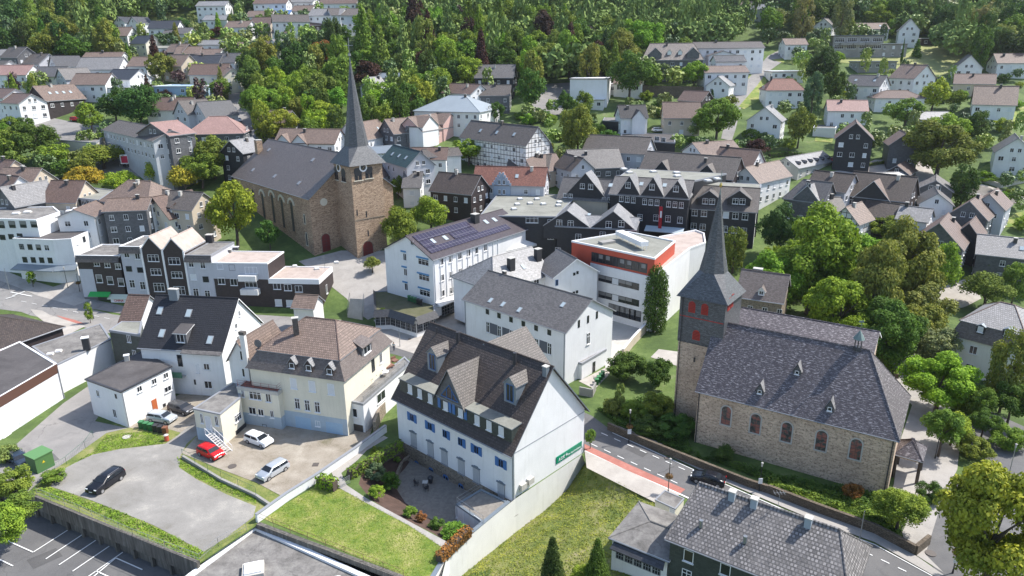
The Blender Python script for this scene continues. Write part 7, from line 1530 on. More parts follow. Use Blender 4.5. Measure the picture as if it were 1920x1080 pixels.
# upper middle
WB=ff('large windowless white box building by the curved road',1108,146,14,13,-14,8.0,WHITE,FLATR,'hall','white_hall',ref='the windowless white hall',wins=False,edge=GTRIM)
ff('low pale annex in front of the windowless white hall',1116,186,7,5,-14,3.0,OFFW,FLATR,'annex','annex'); fh('small white house with pale brown roof right of the windowless hall',1180,156,11,9,-18,4,2.4,WHITE,T_LBROWN,chims=0); ff('low white link building next to the windowless hall',1150,157,6,7,-14,3.2,WHITE,FLATP,'building','link_building')
MN=fh('large grey slated mansion with steep roof and gabled dormers',1258,112,24,13,-6,6.8,6.2,SH_GRY,SL_BR,hip=(3.5,3.5),chims=1,ref='the slated mansion')
for k in(.22,.82): x=MN.L*k; MN.block(x-2.4,x+2.4,.6,MN.ze-1,MN.ze+2.4,2.2,.2,wall=SH_GRY,roof=SL_LT,kind='dormer')
for k in(.45,.62): x=MN.L*k; MN.block(x-.8,x+.8,2.,MN.ze+1,MN.ze+3,.9,.2,wall=TRIM,roof=SL_LT,kind='dormer')
SC=fh('long white school building with shallow brown roof',1362,90,28,12,0,8.5,2.4,WHITE,T_GREY,chims=1,ref='the white school'); fh('white front gable wing of the school',1352,104,9,12,86,7.5,1.8,WHITE,T_LBROWN,chims=0)
fh('white house with pale brown roof below the school',1355,135,17,11,2,7,2.2,WHITE,T_LBROWN,chims=0); fh('dark roofed upper block of the white house below the school',1365,115,12,8,2,9,2.2,WHITE,SL_DK,chims=0); fh('white gabled chapel like house beside the hillside road',1352,160,12,9,62,4.5,3.4,WHITE,SL_LT,chims=0,ref='the chapel like house')
wallalong([(1172,178),(1240,182),(1318,184)],4.,.6,ST_B,'high ivy covered garden wall below the mansion')
BW=Hs('white house with black roof, front gable and carport',(1163,222),(1217,221),9,6,3.8,WHITE,T_BLACK,ref='the black roofed white house'); BW.block(BW.L*.4,BW.L*.85,-.8,BW.ze-6,BW.ze+.2,2.4,.3,wall=WHITE,roof=T_BLACK,kind='cross_gable'); Flat('open carport with grey flat roof beside the black roofed white house',[(1130,226),(1162,228),(1165,218),(1135,217)],2.8,SH_BLK,FLATR,GTRIM,'carport','carport',rimh=.08,fh=.25)
BB=Hs('beige house with big brown roof and two garage doors',(1243,222),(1316,222),10,5.4,4.8,BEIGE,T_BROWN,chims=0,ref='the two garage house'); fh('small brown roofed house behind the two garage house',1305,188,10,9,-45,4.5,3.2,SH_BRN,T_BROWN,chims=0)
DM=Flat('dark slated modern bungalow with white window bands',[(1161,262),(1266,268),(1264,252),(1168,248)],4.5,SH_BLK,FLATD,GTRIM,'house','modern_house',ref='the dark bungalow'); DM.W[0].row((1192,258),(1212,260),3,1.6,1.3,'t'); DM.W[0].row((1232,260),(1244,262),2,1.4,1.3,'t')
fh('white house with black upper gable beside the hillside road',1437,225,10,11,62,6,4.4,WHITE,SL_LT,ref='the white house with the black gable'); fh('white house with red hip roof and red dormer',1466,168,14,10,-4,5,3.8,WHITE,T_RED,hip=(3.5,3.5)); ff('white flat roofed bungalow above the red hip roof',1470,133,13,10,0,3.2,WHITE,FLATP)
Hs('two storey white house with pale red roof and chimney',(1551,208),(1630,209),10,6,3.2,WHITE,T_PINKR,ref='the pale red roofed house'); Flat('long low white garden shed below the pale red roofed house',[(1525,240),(1567,241),(1570,233),(1530,232)],2.6,WHITE,FLATR,TRIM,'shed','shed')
BKH=fh('black slated gabled house with brown roof at the paved yard',1601,258,12,10.5,66,8.,4.8,SH_BLK,T_BROWN,chims=0,ref='the black gabled house'); fh('small grey boarded gabled house right of the black gabled house',1690,270,10,8.5,72,6,3.6,SH_GRY,T_BROWN,chims=0)
Hs('slate and white double house with roof windows',(1581,160),(1651,162),10,4.6,3.6,WHITE,SL_GR,skys=2); Hs('white house with broad brown roof below the meadow',(1665,146),(1714,148),11,5,4.8,WHITE,T_LBROWN); fh('low hip roofed bungalow in front of the broad brown roof',1678,186,17,10,-8,3.2,2.4,WHITE,T_BROWN,hip=(5,5),chims=0)
Hs('low house with pale grey roof near the round shrubs',(1720,224),(1788,224),8,3,2.2,OFFW,SL_LT,chims=0); Hs('large white house with striped brown roof and wide dormer',(1822,196),(1908,198),12,4.2,6,WHITE,T_LBROWN,ref='the striped brown roof'); Hs('house with low wide brown roof behind the striped roof',(1787,157),(1868,158),11,3.8,3.4,BEIGE,T_BROWN); fh('white gabled house with steep dark roof by the meadow',1812,128,10,10,68,4,5,WHITE,SL_DK,chims=0)
fh('brown roofed white house at the right edge above the meadow houses',1895,118,14,10,-10,4.5,3.6,WHITE,T_BROWN); fh('white gabled house with grey slate roof at the right edge by the lawn',1900,283,13,10,60,6,4.4,WHITE,SL_GR,ref='the white house by the lawn')
GC=ff('wide grey concrete apartment block with balconies on the slope',1600,67,22,12,-1,7.5,CONC,FLATD,'apartment block','apartment_block',ref='the concrete apartment block',wins=False,edge=plain('blue_grey_edge',(.12,.16,.22)))
for z_ in(2.6,5.4):
    for k in range(4): window(GC.root,GC.F.P(GC.F.L*(k+.5)/4,GC.ze-z_,.01),GC.F.ang,4.0,1.7,'t','window',False)
for k in range(3): GC.F.band(GC.F.L*(.25+.25*k)-2.5,GC.F.L*(.25+.25*k)+2.5,GC.ze-3.9,GC.ze-3.0,CONC,'balcony',1.4)
ff('low grey concrete block right of the apartment block',1668,82,12,9,-2,4.5,CONC,FLATD,'building','garage_block'); ff('flat roofed grey bungalow on the dry slope',1637,115,16,9,0,3.2,CONC,FLATG,edge=plain('blue_grey_edge',(.12,.16,.22)))
fh('white house with pale brown roof above the concrete block',1630,55,15,9,0,4,2.8,WHITE,T_LBROWN,skys=2,chims=0); fh('tall white gabled house with balcony at the wood edge',1703,58,9,9,68,6,5,WHITE,SL_LT,chims=0); ff('brown wooden garage row at the meadow top',1740,72,9,6,-2,2.5,SH_BRN,FLATD,'garage','garage_row')
fh('small white house with pale brown roof on the right slope',1487,84,10,9,0,5,2.6,WHITE,T_LBROWN,chims=0); fh('white gabled house with grey roof left of the concrete block',1548,50,11,9,55,4,3.6,WHITE,T_GREY,chims=0); fh('brown roofed house at the top edge of the right slope',1545,12,12,9,-5,5,3,WHITE,T_BROWN,chims=0); fh('small white gabled house in the wood at top right',1738,20,9,8,62,4,3,WHITE,SL_LT,chims=0); ff('white flat roofed house in the wood at top right',1772,22,7,6,0,4)
fh('pale brown roofed house among trees at the top of the road',1393,14,13,10,-5,4,2.8,WHITE,T_LBROWN,chims=0); fh('grey house with pale roof in the trees above the school',1432,18,14,10,-35,5,2.6,PALEG,SL_LT,chims=0); ff('white band of a long building hidden in the wood',1083,40,12,7,0,5,cat='building',name='hidden_building'); ff('short white building piece hidden in the wood left of the long one',1014,40,7,6,0,4,cat='building',name='hidden_building')
# ================= hillside on the left =================
HL=[('modern white house with steep mono pitch roof at the upper lawn',238,42,9,9,60,4,2.5,WHITE,SL_DK,0),('white gabled house with dark roof at the upper lawn',264,44,9,8,60,4,3,WHITE,SL_DK,0),('white house with solar slate roof on the upper lawn',313,54,14,10,0,6,3.6,WHITE,SL_DK,0),('dark gabled house right below the solar slate roof',338,64,13,9,-5,4.5,2.8,WHITE,SL_GR,0),
('grey roofed house partly behind trees on the left hill',162,62,13,9,-10,4,2.8,WHITE,T_LGREY,0),('white house with brown hip roof on the left hill',222,68,16,10,-8,4,4,WHITE,T_LBROWN,0),('dark roofed house with wooden gable on the left hill',274,82,12,9,-30,4.5,3.4,CREAM,SL_DK,0),('flat white modern house below the wooden gable',318,90,14,9,0,4,.9,WHITE,FLATG,0),('brown roofed house with dark front right of the flat white house',340,98,11,9,-25,4,3.4,SH_BRN,T_LBROWN,1),('brown roofed house with balcony behind it',358,101,11,9,0,4,3,SH_BRN,T_LBROWN,0),
('small white twin house under the big trees',400,84,11,8,-5,4,2.,WHITE,SL_LT,0),('brown roofed cottage at the wood edge',468,90,12,8,-3,4,2.6,WHITE,T_LBROWN,0),('brown roofed house above the tall trees',452,52,13,9,-15,5,3,WHITE,T_LBROWN,1),('white apartment house with pale roof at the top edge',402,12,16,10,-3,7,2.5,WHITE,SL_LT,0),('pale slate roofed house in the upper middle',410,38,13,9,-5,4,2.4,WHITE,SL_LT,0),
('dark gabled house at the left edge of the hill',38,108,14,10,-30,5,4.2,SH_GRY,T_GREY,1),('pale grey roofed house at the far left',3,104,12,9,-5,4,2.5,OFFW,T_LGREY,0),('grey roofed house next to the small pines',80,120,13,10,-30,4,3.8,PALEG,T_GREY,1),('white gabled house with black roof left of the yellow shrub',125,124,11,9,50,4.5,4,WHITE,SL_DK,0),('white house with pale roof near the left edge',10,128,12,9,-35,4,3,WHITE,T_GREY,0),('long white house with pale red roof on the left',32,140,17,10,-10,5,3.6,WHITE,T_PINKR,0),
('white house with black and grey roof in the left middle',105,143,14,10,-15,4.5,3.6,WHITE,SL_GR,0),('grey gabled house beside the white one in the left middle',140,148,11,9,55,4.5,4,PALEG,SL_GR,0),('long brown roofed house in the middle of the left hill',200,112,17,10,-4,4.5,3,WHITE,T_LBROWN,1),('white house with pale plum roof and wide dormer',197,130,18,11,-4,4.5,4.6,WHITE,T_LGREY,0),('brown roofed house left of the round dark tree',270,124,9,10,-8,5,3.6,WHITE,T_LBROWN,0),('white balcony house with black roof below the pale plum roof',240,148,14,11,-22,5,3.6,WHITE,SL_DK,0),('white house with pale brown roof and balcony in the left middle',180,158,15,10,-8,5,4,WHITE,T_LBROWN,0),
('brown roofed house with arched dormer and red flowers',340,124,11,10,-25,5,4.4,BEIGE,T_LBROWN,0),('brick house with dark roof near the street trees',386,118,15,9,-4,5,3,BRK,SL_DK,1),('long pale brown roofed house behind the brick house',394,103,13,8,-12,4,2.4,WHITE,T_LBROWN,0),('white house with solar slate roof near the street',430,117,12,10,-15,5,3.6,WHITE,SL_GR,1),('wide brown roof behind the pale blue hall',398,140,15,10,0,5,4,BEIGE,T_BROWN,1),('white gabled house with orange roof at the street',427,142,13,8,-50,5,3,CREAM,T_LBROWN,0),
('white terraced house with brown roof by the left road',12,182,15,10,-30,6,3,WHITE,T_BROWN,0),('white end terrace with brown roof by the left road',45,192,12,10,-30,6.5,3,WHITE,T_BROWN,0),('brown roofed double house beside the big dark trees',328,205,16,10,-8,4,4,OFFW,T_BROWN,2),('grey gabled house with white barge boards by the street',368,212,12,9,55,4.5,4.4,PALEG,T_GREY,1),('black roofed gabled house next to the street cars',404,216,12,10,48,4.5,4.6,PALEG,SL_DK,0),
('white gabled house in the trees behind the left hill',527,88,10,8,60,4,3.2,WHITE,T_LGREY,0),('brown roofed white cottage left of the white gabled one',488,90,12,8,-20,4,3,WHITE,T_LBROWN,0),('tall white apartment house with grey gable in the upper middle',545,42,17,12,20,8,3.4,WHITE,T_GREY,0),('dark wooden house right below the tall apartment house',588,48,18,10,-3,4,2.6,SH_BRN,T_BROWN,1),('white apartment house with grey gables near the wood',618,30,18,12,-15,8,3.4,WHITE,T_LGREY,0),('white apartment house with high gable at the wood edge',650,30,18,12,25,8,3.4,WHITE,T_GREY,0),
('brown gabled house in the upper middle',498,48,14,11,-20,4,3.6,BEIGE,T_BROWN,0),('brown roofed house above the brown gabled one',492,32,14,10,-8,4,3.,WHITE,T_LBROWN,0),('white house with blue roof in the upper middle',525,27,13,8,-3,4,2,WHITE,plain('blue_sheet_roof',(.08,.16,.35),.5),0),('white apartment block with brown roof at the top edge',512,8,18,11,-3,7,2.6,WHITE,T_BROWN,0),('brown roofed apartment block at the top edge next to the wood',638,8,20,11,-3,6,2.8,WHITE,T_BROWN,0),('pale house in the gap of the top edge trees',572,5,15,10,-15,6,2.6,OFFW,T_LGREY,0),('white house with orange brown roof behind the apartment houses',572,22,12,10,-15,4,3,OFFW,T_LBROWN,0),('small brown roofed white house right of the apartment gable',532,62,9,8,-10,4,3,WHITE,T_LBROWN,0)]
for l,cx,cy,L_,W_,az_,h_,rh_,wm,rm,ch in HL: fh(l,cx,cy,L_,W_,az_,h_,rh_,wm,rm,chims=ch)
SB2=Hs('brown brick house with wide brown roof, roof windows and garages by the left road',(86,190),(163,185),12,6.5,5,SH_BRN,T_LBROWN,skys=4,ref='the brown house with garages')
BH2=ff('pale blue and white commercial hall with long low roof',350,160,19,14,-3,4.5,LBLUE,paint('pale_sheet_roof',(.50,.56,.60)),'hall','commercial_hall',ref='the pale blue hall'); ff('low white hall with flat roof left of the pale blue hall',236,163,17,10,-6,4,WHITE,FLATG,'hall','hall')
Flat('large grey flat roof beside the big round tree at the left',[(100,262),(180,268),(215,243),(150,240),(105,246)],4,LCONC,FLATR,GTRIM,'hall','flat_roofed_hall',ref='the large grey flat roof')
# ================= vegetation placing =================
NOGO=[]
def nogo(pts): NOGO.append([tuple(atg(*p).xy) for p in pts])
nogo(STR); nogo([(0,195),(60,213),(150,232),(190,240),(110,250),(0,225)]); nogo([(1470,90),(1440,100),(1372,175),(1350,262),(1378,265),(1410,180),(1480,110)]); nogo([(428,150),(450,150),(480,225),(500,300),(440,280),(450,240),(425,205)]); nogo([(1018,160),(1070,155),(1072,180),(1050,215),(1000,222),(985,215),(1005,185)])
nogo([t(0,3,*q) for q in((600,440),(1000,430),(1160,325),(1420,350),(1700,460),(1360,565),(1000,520))]); nogo([(195,35),(250,22),(345,25),(350,45),(230,62),(195,60)]); nogo([(1555,322),(1740,300),(1760,350),(1650,330)])
PLACED=[]
def free(x,y,R,fac=.62,hs=True):
    if hs:
        for (a,b,l,w,u) in FOOT:
            dx,dy=x-a,y-b; s_=abs(dx*u.x+dy*u.y)-l; q=abs(-dx*u.y+dy*u.x)-w
            if max(s_,q)<R*.35+.3: return False
    for P in NOGO:
        if inside(x,y,P): return False
    for a,b,r in PLACED:
        if (x-a)**2+(y-b)**2<((R+r)*fac)**2: return False
    return True
def T(cx,cy,rx,ry,kind,col,label=None,group=None,**k):
    r=tree(cx,cy,rx,ry,kind,col,label,group,**k); PLACED.append((r.location.x,r.location.y,rx*r.location.y/1333)); return r
BB_={'grey-green round shrub left of the patio':-1.,'dark shrub beside the patio edge':-1.6,'dark shrub right of the orange one':-.8,'glossy green shrub at the end of the planting bed':-.9,'tiny ball shrub near the stone basement':-1.5,'orange and yellow shrub at the patio corner':-.8,'round green shrub left of the orange one':-.6,'olive bush above the left end of the retaining wall':-.5}
# trees with labels of their own
for a in [
(437,395,48,58,'round','yellow','big yellow-green tree in front of the brown stone church'),(503,437,22,28,'round','deep','small deep green tree below the arched church windows'),(750,420,38,42,'wide','green','leafy tree on the church square right of the clock tower'),(806,395,38,36,'wide','fresh','broad green tree left of the solar panel building roof'),(745,347,16,18,'round','green','neat round tree beside the clock tower on a bare stem'),(845,358,19,18,'round','green','round tree in front of the dark brown tiled roof'),(697,492,17,13,'wide','olive','small sparse tree before the clock tower door'),(918,362,17,16,'round','deep','small deep green tree before the stepped gable house'),(985,357,9,12,'tall','bright','slim bright tree before the red tiled roof'),
(1230,562,32,58,'column','deep','tall dense evergreen between office block and slate clad tower'),(1528,480,88,96,'round','bright','huge bright green park tree behind the stone church'),(1465,425,42,48,'round','dark','dark tree behind the huge bright park tree'),(1377,465,27,38,'tall','green','mid green tree left of the park, before the black wing'),(1640,545,58,88,'tall','olive','tall olive tree in the middle of the park'),(1705,500,72,88,'round','olive','broad olive-brown tree at the right of the park'),(1768,500,34,52,'round','fresh','fresh green tree at the right end of the park'),(1660,425,30,20,'round','fresh','fresh green crown between timbered gable and balcony house'),(1448,490,20,34,'round','yellow','yellow-green crown at the left of the park'),(1852,540,48,34,'wide','green','spreading tree above the villa roof'),(1905,530,30,40,'round','olive','olive tree at the right edge below the checkered roof'),(1858,490,20,22,'tall','blue','blue-green tree in front of the checkered roof'),
(1750,645,46,36,'round','pale','grey-leaved round tree beside the villa'),(1765,715,66,50,'round','bright','bright spreading tree between church and villa'),(1790,795,36,32,'wide','yellow','yellow-green small tree below the bright spreading one'),(1893,690,38,75,'tall','olive','dark olive tree in front of the villa at the right edge'),(1872,985,100,135,'round','yellow','big yellow-green maple in the bottom right corner'),(1690,945,52,42,'wide','fresh','light green overhanging tree at the church corner'),(1745,925,26,22,'bush','deep','deep green shrub behind the light green overhanging tree'),(1597,920,20,18,'bush','orange','red-brown shrub below the last church window'),
(1178,688,40,28,'bush','deep','left dark shrub above the church slope'),(1235,700,30,30,'bush','deep','right dark shrub next to the church tower'),(1150,762,22,18,'bush','olive','olive shrub at the left end of the church slope'),(1163,740,12,20,'tall','pale','small grey-green tree above the street slope'),(1195,768,30,18,'bush','green','mid green shrub on the church slope'),(1235,760,32,26,'bush','fresh','fresh green shrub on the church slope near the tower'),(1270,800,36,20,'bush','deep','low deep green shrub at the foot of the church tower'),(1215,800,34,18,'bush','deep','low dark shrub over the street wall'),(1355,850,22,16,'bush','dark','dark ivy shrub at the foot of the church wall'),
(706,886,20,18,'bush','blue','grey-green round shrub left of the patio'),(733,902,18,18,'bush','deep','dark shrub beside the patio edge'),(706,921,17,12,'bush','bright','bright clipped dome shrub at the garden path'),(769,960,14,12,'bush','green','round green shrub left of the orange one'),(789,970,11,12,'bush','orange','orange and yellow shrub at the patio corner'),(818,982,15,12,'bush','deep','dark shrub right of the orange one'),(849,996,25,18,'bush','fresh','glossy green shrub at the end of the planting bed'),(705,846,12,9,'bush','green','small clipped ball shrub by the garden steps'),(745,862,8,6,'bush','olive','tiny ball shrub near the stone basement'),
(1036,1050,30,50,'cone','dark','dark spruce at the bottom edge of the wild plot'),(1120,1052,31,48,'cone','deep','mid green spruce right of the dark spruce'),(1092,1078,26,18,'bush','bright','bright young shrub between the two spruces'),
(20,905,38,30,'bush','olive','olive bush above the left end of the retaining wall'),(35,955,40,34,'bush','green','green bush hanging over the retaining wall'),(5,985,40,40,'bush','fresh','fresh green bush in the bottom left corner'),(8,850,24,20,'bush','pale','pale dry bush beside the parked dark van'),(100,893,22,12,'bush','green','low bush by the green transformer box'),
(1107,818,11,15,'round','fresh','small street tree in a metal guard beside the white gable'),(165,583,8,16,'tall','bright','slim yellow-green street tree on the left street'),(58,520,9,12,'tall','bright','slim young tree in front of the corner shop'),(718,590,7,14,'tall','fresh','slim shrub by the glazed pavilion'),
(158,330,36,24,'wide','gold','golden tree left in the row behind the left roofs'),(225,336,36,22,'wide','yellow','yellow-green tree second in the golden row'),(295,318,27,24,'wide','yellow','yellow tree third in the golden row'),(343,330,29,28,'wide','gold','golden tree right in the row behind the left roofs'),(190,287,52,22,'wide','green','wide green tree at the car park before the industrial building'),(352,282,45,32,'round','olive','olive crown before the pale red roof'),(398,290,40,36,'round','green','big green tree right of the olive crown'),(375,315,36,30,'round','green','low green crown below the pale red roof'),
(65,262,42,34,'round','deep','big deep green tree at the left edge'),(15,272,28,34,'round','green','green tree at the left picture edge'),(105,290,30,22,'round','fresh','fresh green tree beside the left car park'),(167,216,24,25,'round','bright','round bright tree before the big dark trees'),(212,195,30,28,'round','dark','dark tree left in the dark group above the industrial building'),(258,195,40,36,'round','dark','largest dark tree in the group above the industrial building'),(300,126,27,27,'round','green','round green tree amid the left hill houses'),(378,165,14,16,'round','blue','small blue-green tree before the pale blue hall'),(412,165,22,18,'round','green','green tree at the street beside the pale blue hall'),(308,180,14,12,'round','plum','dark purple shrub tree left of the pale blue hall'),
(878,280,30,22,'round','bright','bright tree in front of the half timbered house'),(930,210,16,19,'round','deep','round dark tree right of the blue-grey hall roof'),(995,165,28,40,'round','deep','tall dark tree at the curved road'),(1083,240,40,46,'round','olive','big olive-green tree in the orchard'),(1062,190,16,20,'round','deep','round dark tree left before the white hall'),(1097,192,18,22,'round','green','round green tree right before the white hall'),(1345,222,44,38,'round','green','big round tree right of the two garage house'),(1335,185,9,16,'cone','dark','dark cypress beside the chapel like house'),(1365,190,18,12,'round','green','low tree beside the hillside road'),(825,148,26,30,'willow','bright','pale weeping willow in the wood'),(870,128,26,28,'round','green','big green tree right of the weeping willow'),(790,118,15,26,'round','plum','purple leaved tree left of the weeping willow'),(690,138,28,26,'round','plum','large dark purple tree right of the spire'),
(1545,130,34,42,'round','dark','big dark tree above the pale red roofed house'),(1525,175,20,38,'tall','blue','tall grey-green birch left of the pale red roofed house'),(1568,160,22,36,'round','deep','dark tree beside the birch'),(1700,210,30,26,'round','green','broad tree above the grey boarded house'),(1765,275,62,50,'round','green','very large tree right of the grey boarded house'),(1770,240,40,28,'round','fresh','fresh green crown behind the very large tree'),(1752,175,28,28,'round','yellow','yellow-green tree below the meadow houses'),(1790,185,20,16,'round','green','green shrub tree left of the striped roof'),(1836,235,24,26,'tall','deep','dark pointed tree below the striped roof'),(1883,235,20,14,'bush','yellow','yellow shrub below the striped roof lawn'),(1808,345,28,34,'tall','deep','dark pine beside the weathered shed'),(1720,90,10,16,'cone','deep','round green tree in the meadow'),(1693,95,3,22,'cone','dark','very slim dark cypress at the meadow edge'),
(1500,235,26,34,'round','green','green tree right of the white house with the black gable'),(1480,270,14,12,'round','fresh','small tree behind the garden hedge'),(1420,275,22,16,'round','plum','dark bush beside the broad white gabled house'),(1410,255,22,14,'bush','green','green shrub at the foot of the hillside road'),(520,300,1,1,'bush','green','tiny shrub behind the brown church roof'),(880,240,12,10,'round','fresh','small tree behind the timbered house'),(595,170,36,34,'round','green','large light green tree left of the spire'),(610,215,34,26,'round','yellow','yellow-green tree left of the spire foot'),(505,190,32,28,'round','fresh','bright tree in the belt left of the spire'),(560,205,26,24,'round','green','dark green tree in the belt left of the spire'),(600,100,26,24,'round','orange','rusty brown-green tree left of the spire tip'),(1735,55,20,12,'bush','fresh','fresh shrub right of the tall white gabled house'),(1590,50,14,16,'round','green','round tree left of the pale brown roof above the block'),(1670,52,9,14,'tall','green','slim tree right of the pale brown roof above the block')]: 
    if a[2]>1 and a[3]>1: T(*a,**({'base':BB_[a[6]]} if a[6] in BB_ else {}))
PUR=['green','deep','fresh','dark','green','olive']
def zone(poly,n,Rm,kinds,cols,label,group,fac=.62,tries=40,cap=None,hr=(.85,1.15)):
    xs=[p[0] for p in poly]; ys=[p[1] for p in poly]; c=0; rnd=random.Random(len(label)*7+n)
    for _ in range(n*tries):
        if c>=n: break
        px,py=rnd.uniform(min(xs),max(xs)),rnd.uniform(min(ys),max(ys))
        if not inside(px,py,poly): continue
        kd=rnd.choice(kinds); R=rnd.uniform(*Rm); 
        if kd in('cone','tall'): R*=.72
        H=R*{'round':1.0,'wide':.75,'tall':1.6,'cone':2.0,'bush':.8,'column':1.8}[kd]*rnd.uniform(*hr); hm=H*(1.25 if kd not in('bush','cone') else 1.0)+(.5 if kd!='bush' else -.2*H)
        p=atg(px,py,hm)
        if not free(p.x,p.y,R,fac): continue
        cl=rnd.choice(cols); mktree(p.x,p.y,ter(p.y),R,H,hm,kd,cl,None,group,None,(px,py)); PLACED.append((p.x,p.y,R)); c+=1
    return c
G_=lambda s:s
zone([(440,180),(500,150),(640,130),(640,250),(560,245),(500,235),(470,220)],26,(4,6.5),['round','round','tall'],['green','fresh','yellow','deep','bright'],'in the tree belt left of the needle spire','trees of the belt left of the spire')
zone([(440,100),(520,100),(640,60),(640,160),(500,160),(440,150)],26,(4.5,7),['round','round','tall'],['deep','dark','green','olive','deep'],'in the dark belt above the brown church','trees of the dark belt')
zone([(690,150),(760,110),(820,170),(900,170),(880,200),(800,215),(690,230)],26,(3.6,5.6),['round','tall'],['bright','fresh','green','deep','yellow'],'in the light green belt right of the needle spire','trees of the light belt')
zone([(670,40),(780,20),(1000,30),(1200,60),(1330,80),(1260,100),(1200,90),(1180,140),(1080,130),(1020,150),(960,110),(900,120),(830,110),(700,120)],95,(5,8),['round','round','round','tall','cone'],['green','deep','dark','fresh','olive','green','plum'],'in the central wood','trees of the central wood',fac=.55)
zone([(0,0),(180,0),(200,60),(240,95),(150,100),(110,92),(0,88)],60,(5,7.5),['round','round','tall','cone'],['deep','dark','green','olive'],'on the wooded hill at top left','trees of the left hill wood',fac=.55)
zone([(1440,0),(1920,0),(1920,100),(1800,90),(1760,60),(1690,45),(1600,30),(1500,40),(1440,50)],60,(5,8),['round','round','tall'],['deep','dark','green','pale'],'in the wood at top right','trees of the right hill wood',fac=.55)
zone([(1150,110),(1215,100),(1330,130),(1320,150),(1200,150),(1150,130)],9,(4,5.4),['round'],['green','yellow','fresh'],'in front of the slated mansion','trees before the mansion')
zone([(0,90),(460,30),(440,200),(300,190),(140,190),(0,170)],85,(2.2,4.2),['round','round','bush','tall','cone'],['green','deep','fresh','dark','olive','yellow','plum'],'in a garden on the left hillside','garden trees on the left hillside')
zone([(250,0),(660,0),(640,70),(460,110),(330,50)],50,(2.4,4.6),['round','round','tall','bush'],['green','deep','fresh','olive','dark'],'between the houses at the top left','garden trees at the top left')
zone([(1440,100),(1920,110),(1920,260),(1700,300),(1560,250),(1440,260)],60,(1.6,3.4),['round','bush','round','tall','bush'],['green','deep','fresh','yellow','olive','dark'],'in a garden on the right hillside','garden trees on the right hillside')
zone([(1440,50),(1760,60),(1700,110),(1560,110),(1450,120)],16,(2.5,4.6),['round','tall'],['green','deep','dark','fresh'],'near the concrete apartment block','trees near the apartment block')
zone([(960,200),(1160,190),(1240,170),(1330,200),(1330,260),(1160,290),(1040,300),(960,260)],46,(1.6,3.4),['round','bush','bush'],['green','fresh','deep','bright','olive'],'in the orchard gardens of the middle','orchard trees in the middle')
zone([(1140,270),(1440,255),(1560,290),(1500,320),(1420,310),(1290,270)],18,(1.5,2.8),['bush','round'],['green','deep','fresh'],'in a garden behind the long brown roof','shrubs behind the long brown roof')
zone([(0,200),(100,240),(230,245),(260,290),(150,320),(0,310)],20,(2,3.8),['round','bush'],['green','fresh','deep','olive'],'around the left car park','trees round the left car park')
zone([(1430,520),(1500,440),(1620,470),(1740,540),(1740,620),(1640,640),(1560,590),(1480,560)],26,(4.2,6),['round'],['green','deep','bright','olive'],'under the big park trees behind the church','lower park trees')
zone([(1760,330),(1920,330),(1920,440),(1860,400),(1790,370)],14,(1.4,2.6),['bush','round'],['green','fresh','deep'],'near the lawn at the right edge','shrubs near the right lawn')
zone([(1700,800),(1920,700),(1920,860),(1850,850),(1800,840)],8,(2,3),['bush','round'],['deep','green'],'in the villa garden','shrubs of the villa garden')
zone([(640,60),(960,60),(960,160),(860,200),(700,200)],24,(3.5,6),['round','tall'],['green','deep','fresh'],'in the wood behind the blue-grey hall','trees behind the blue-grey hall',fac=.5)
plant_all()
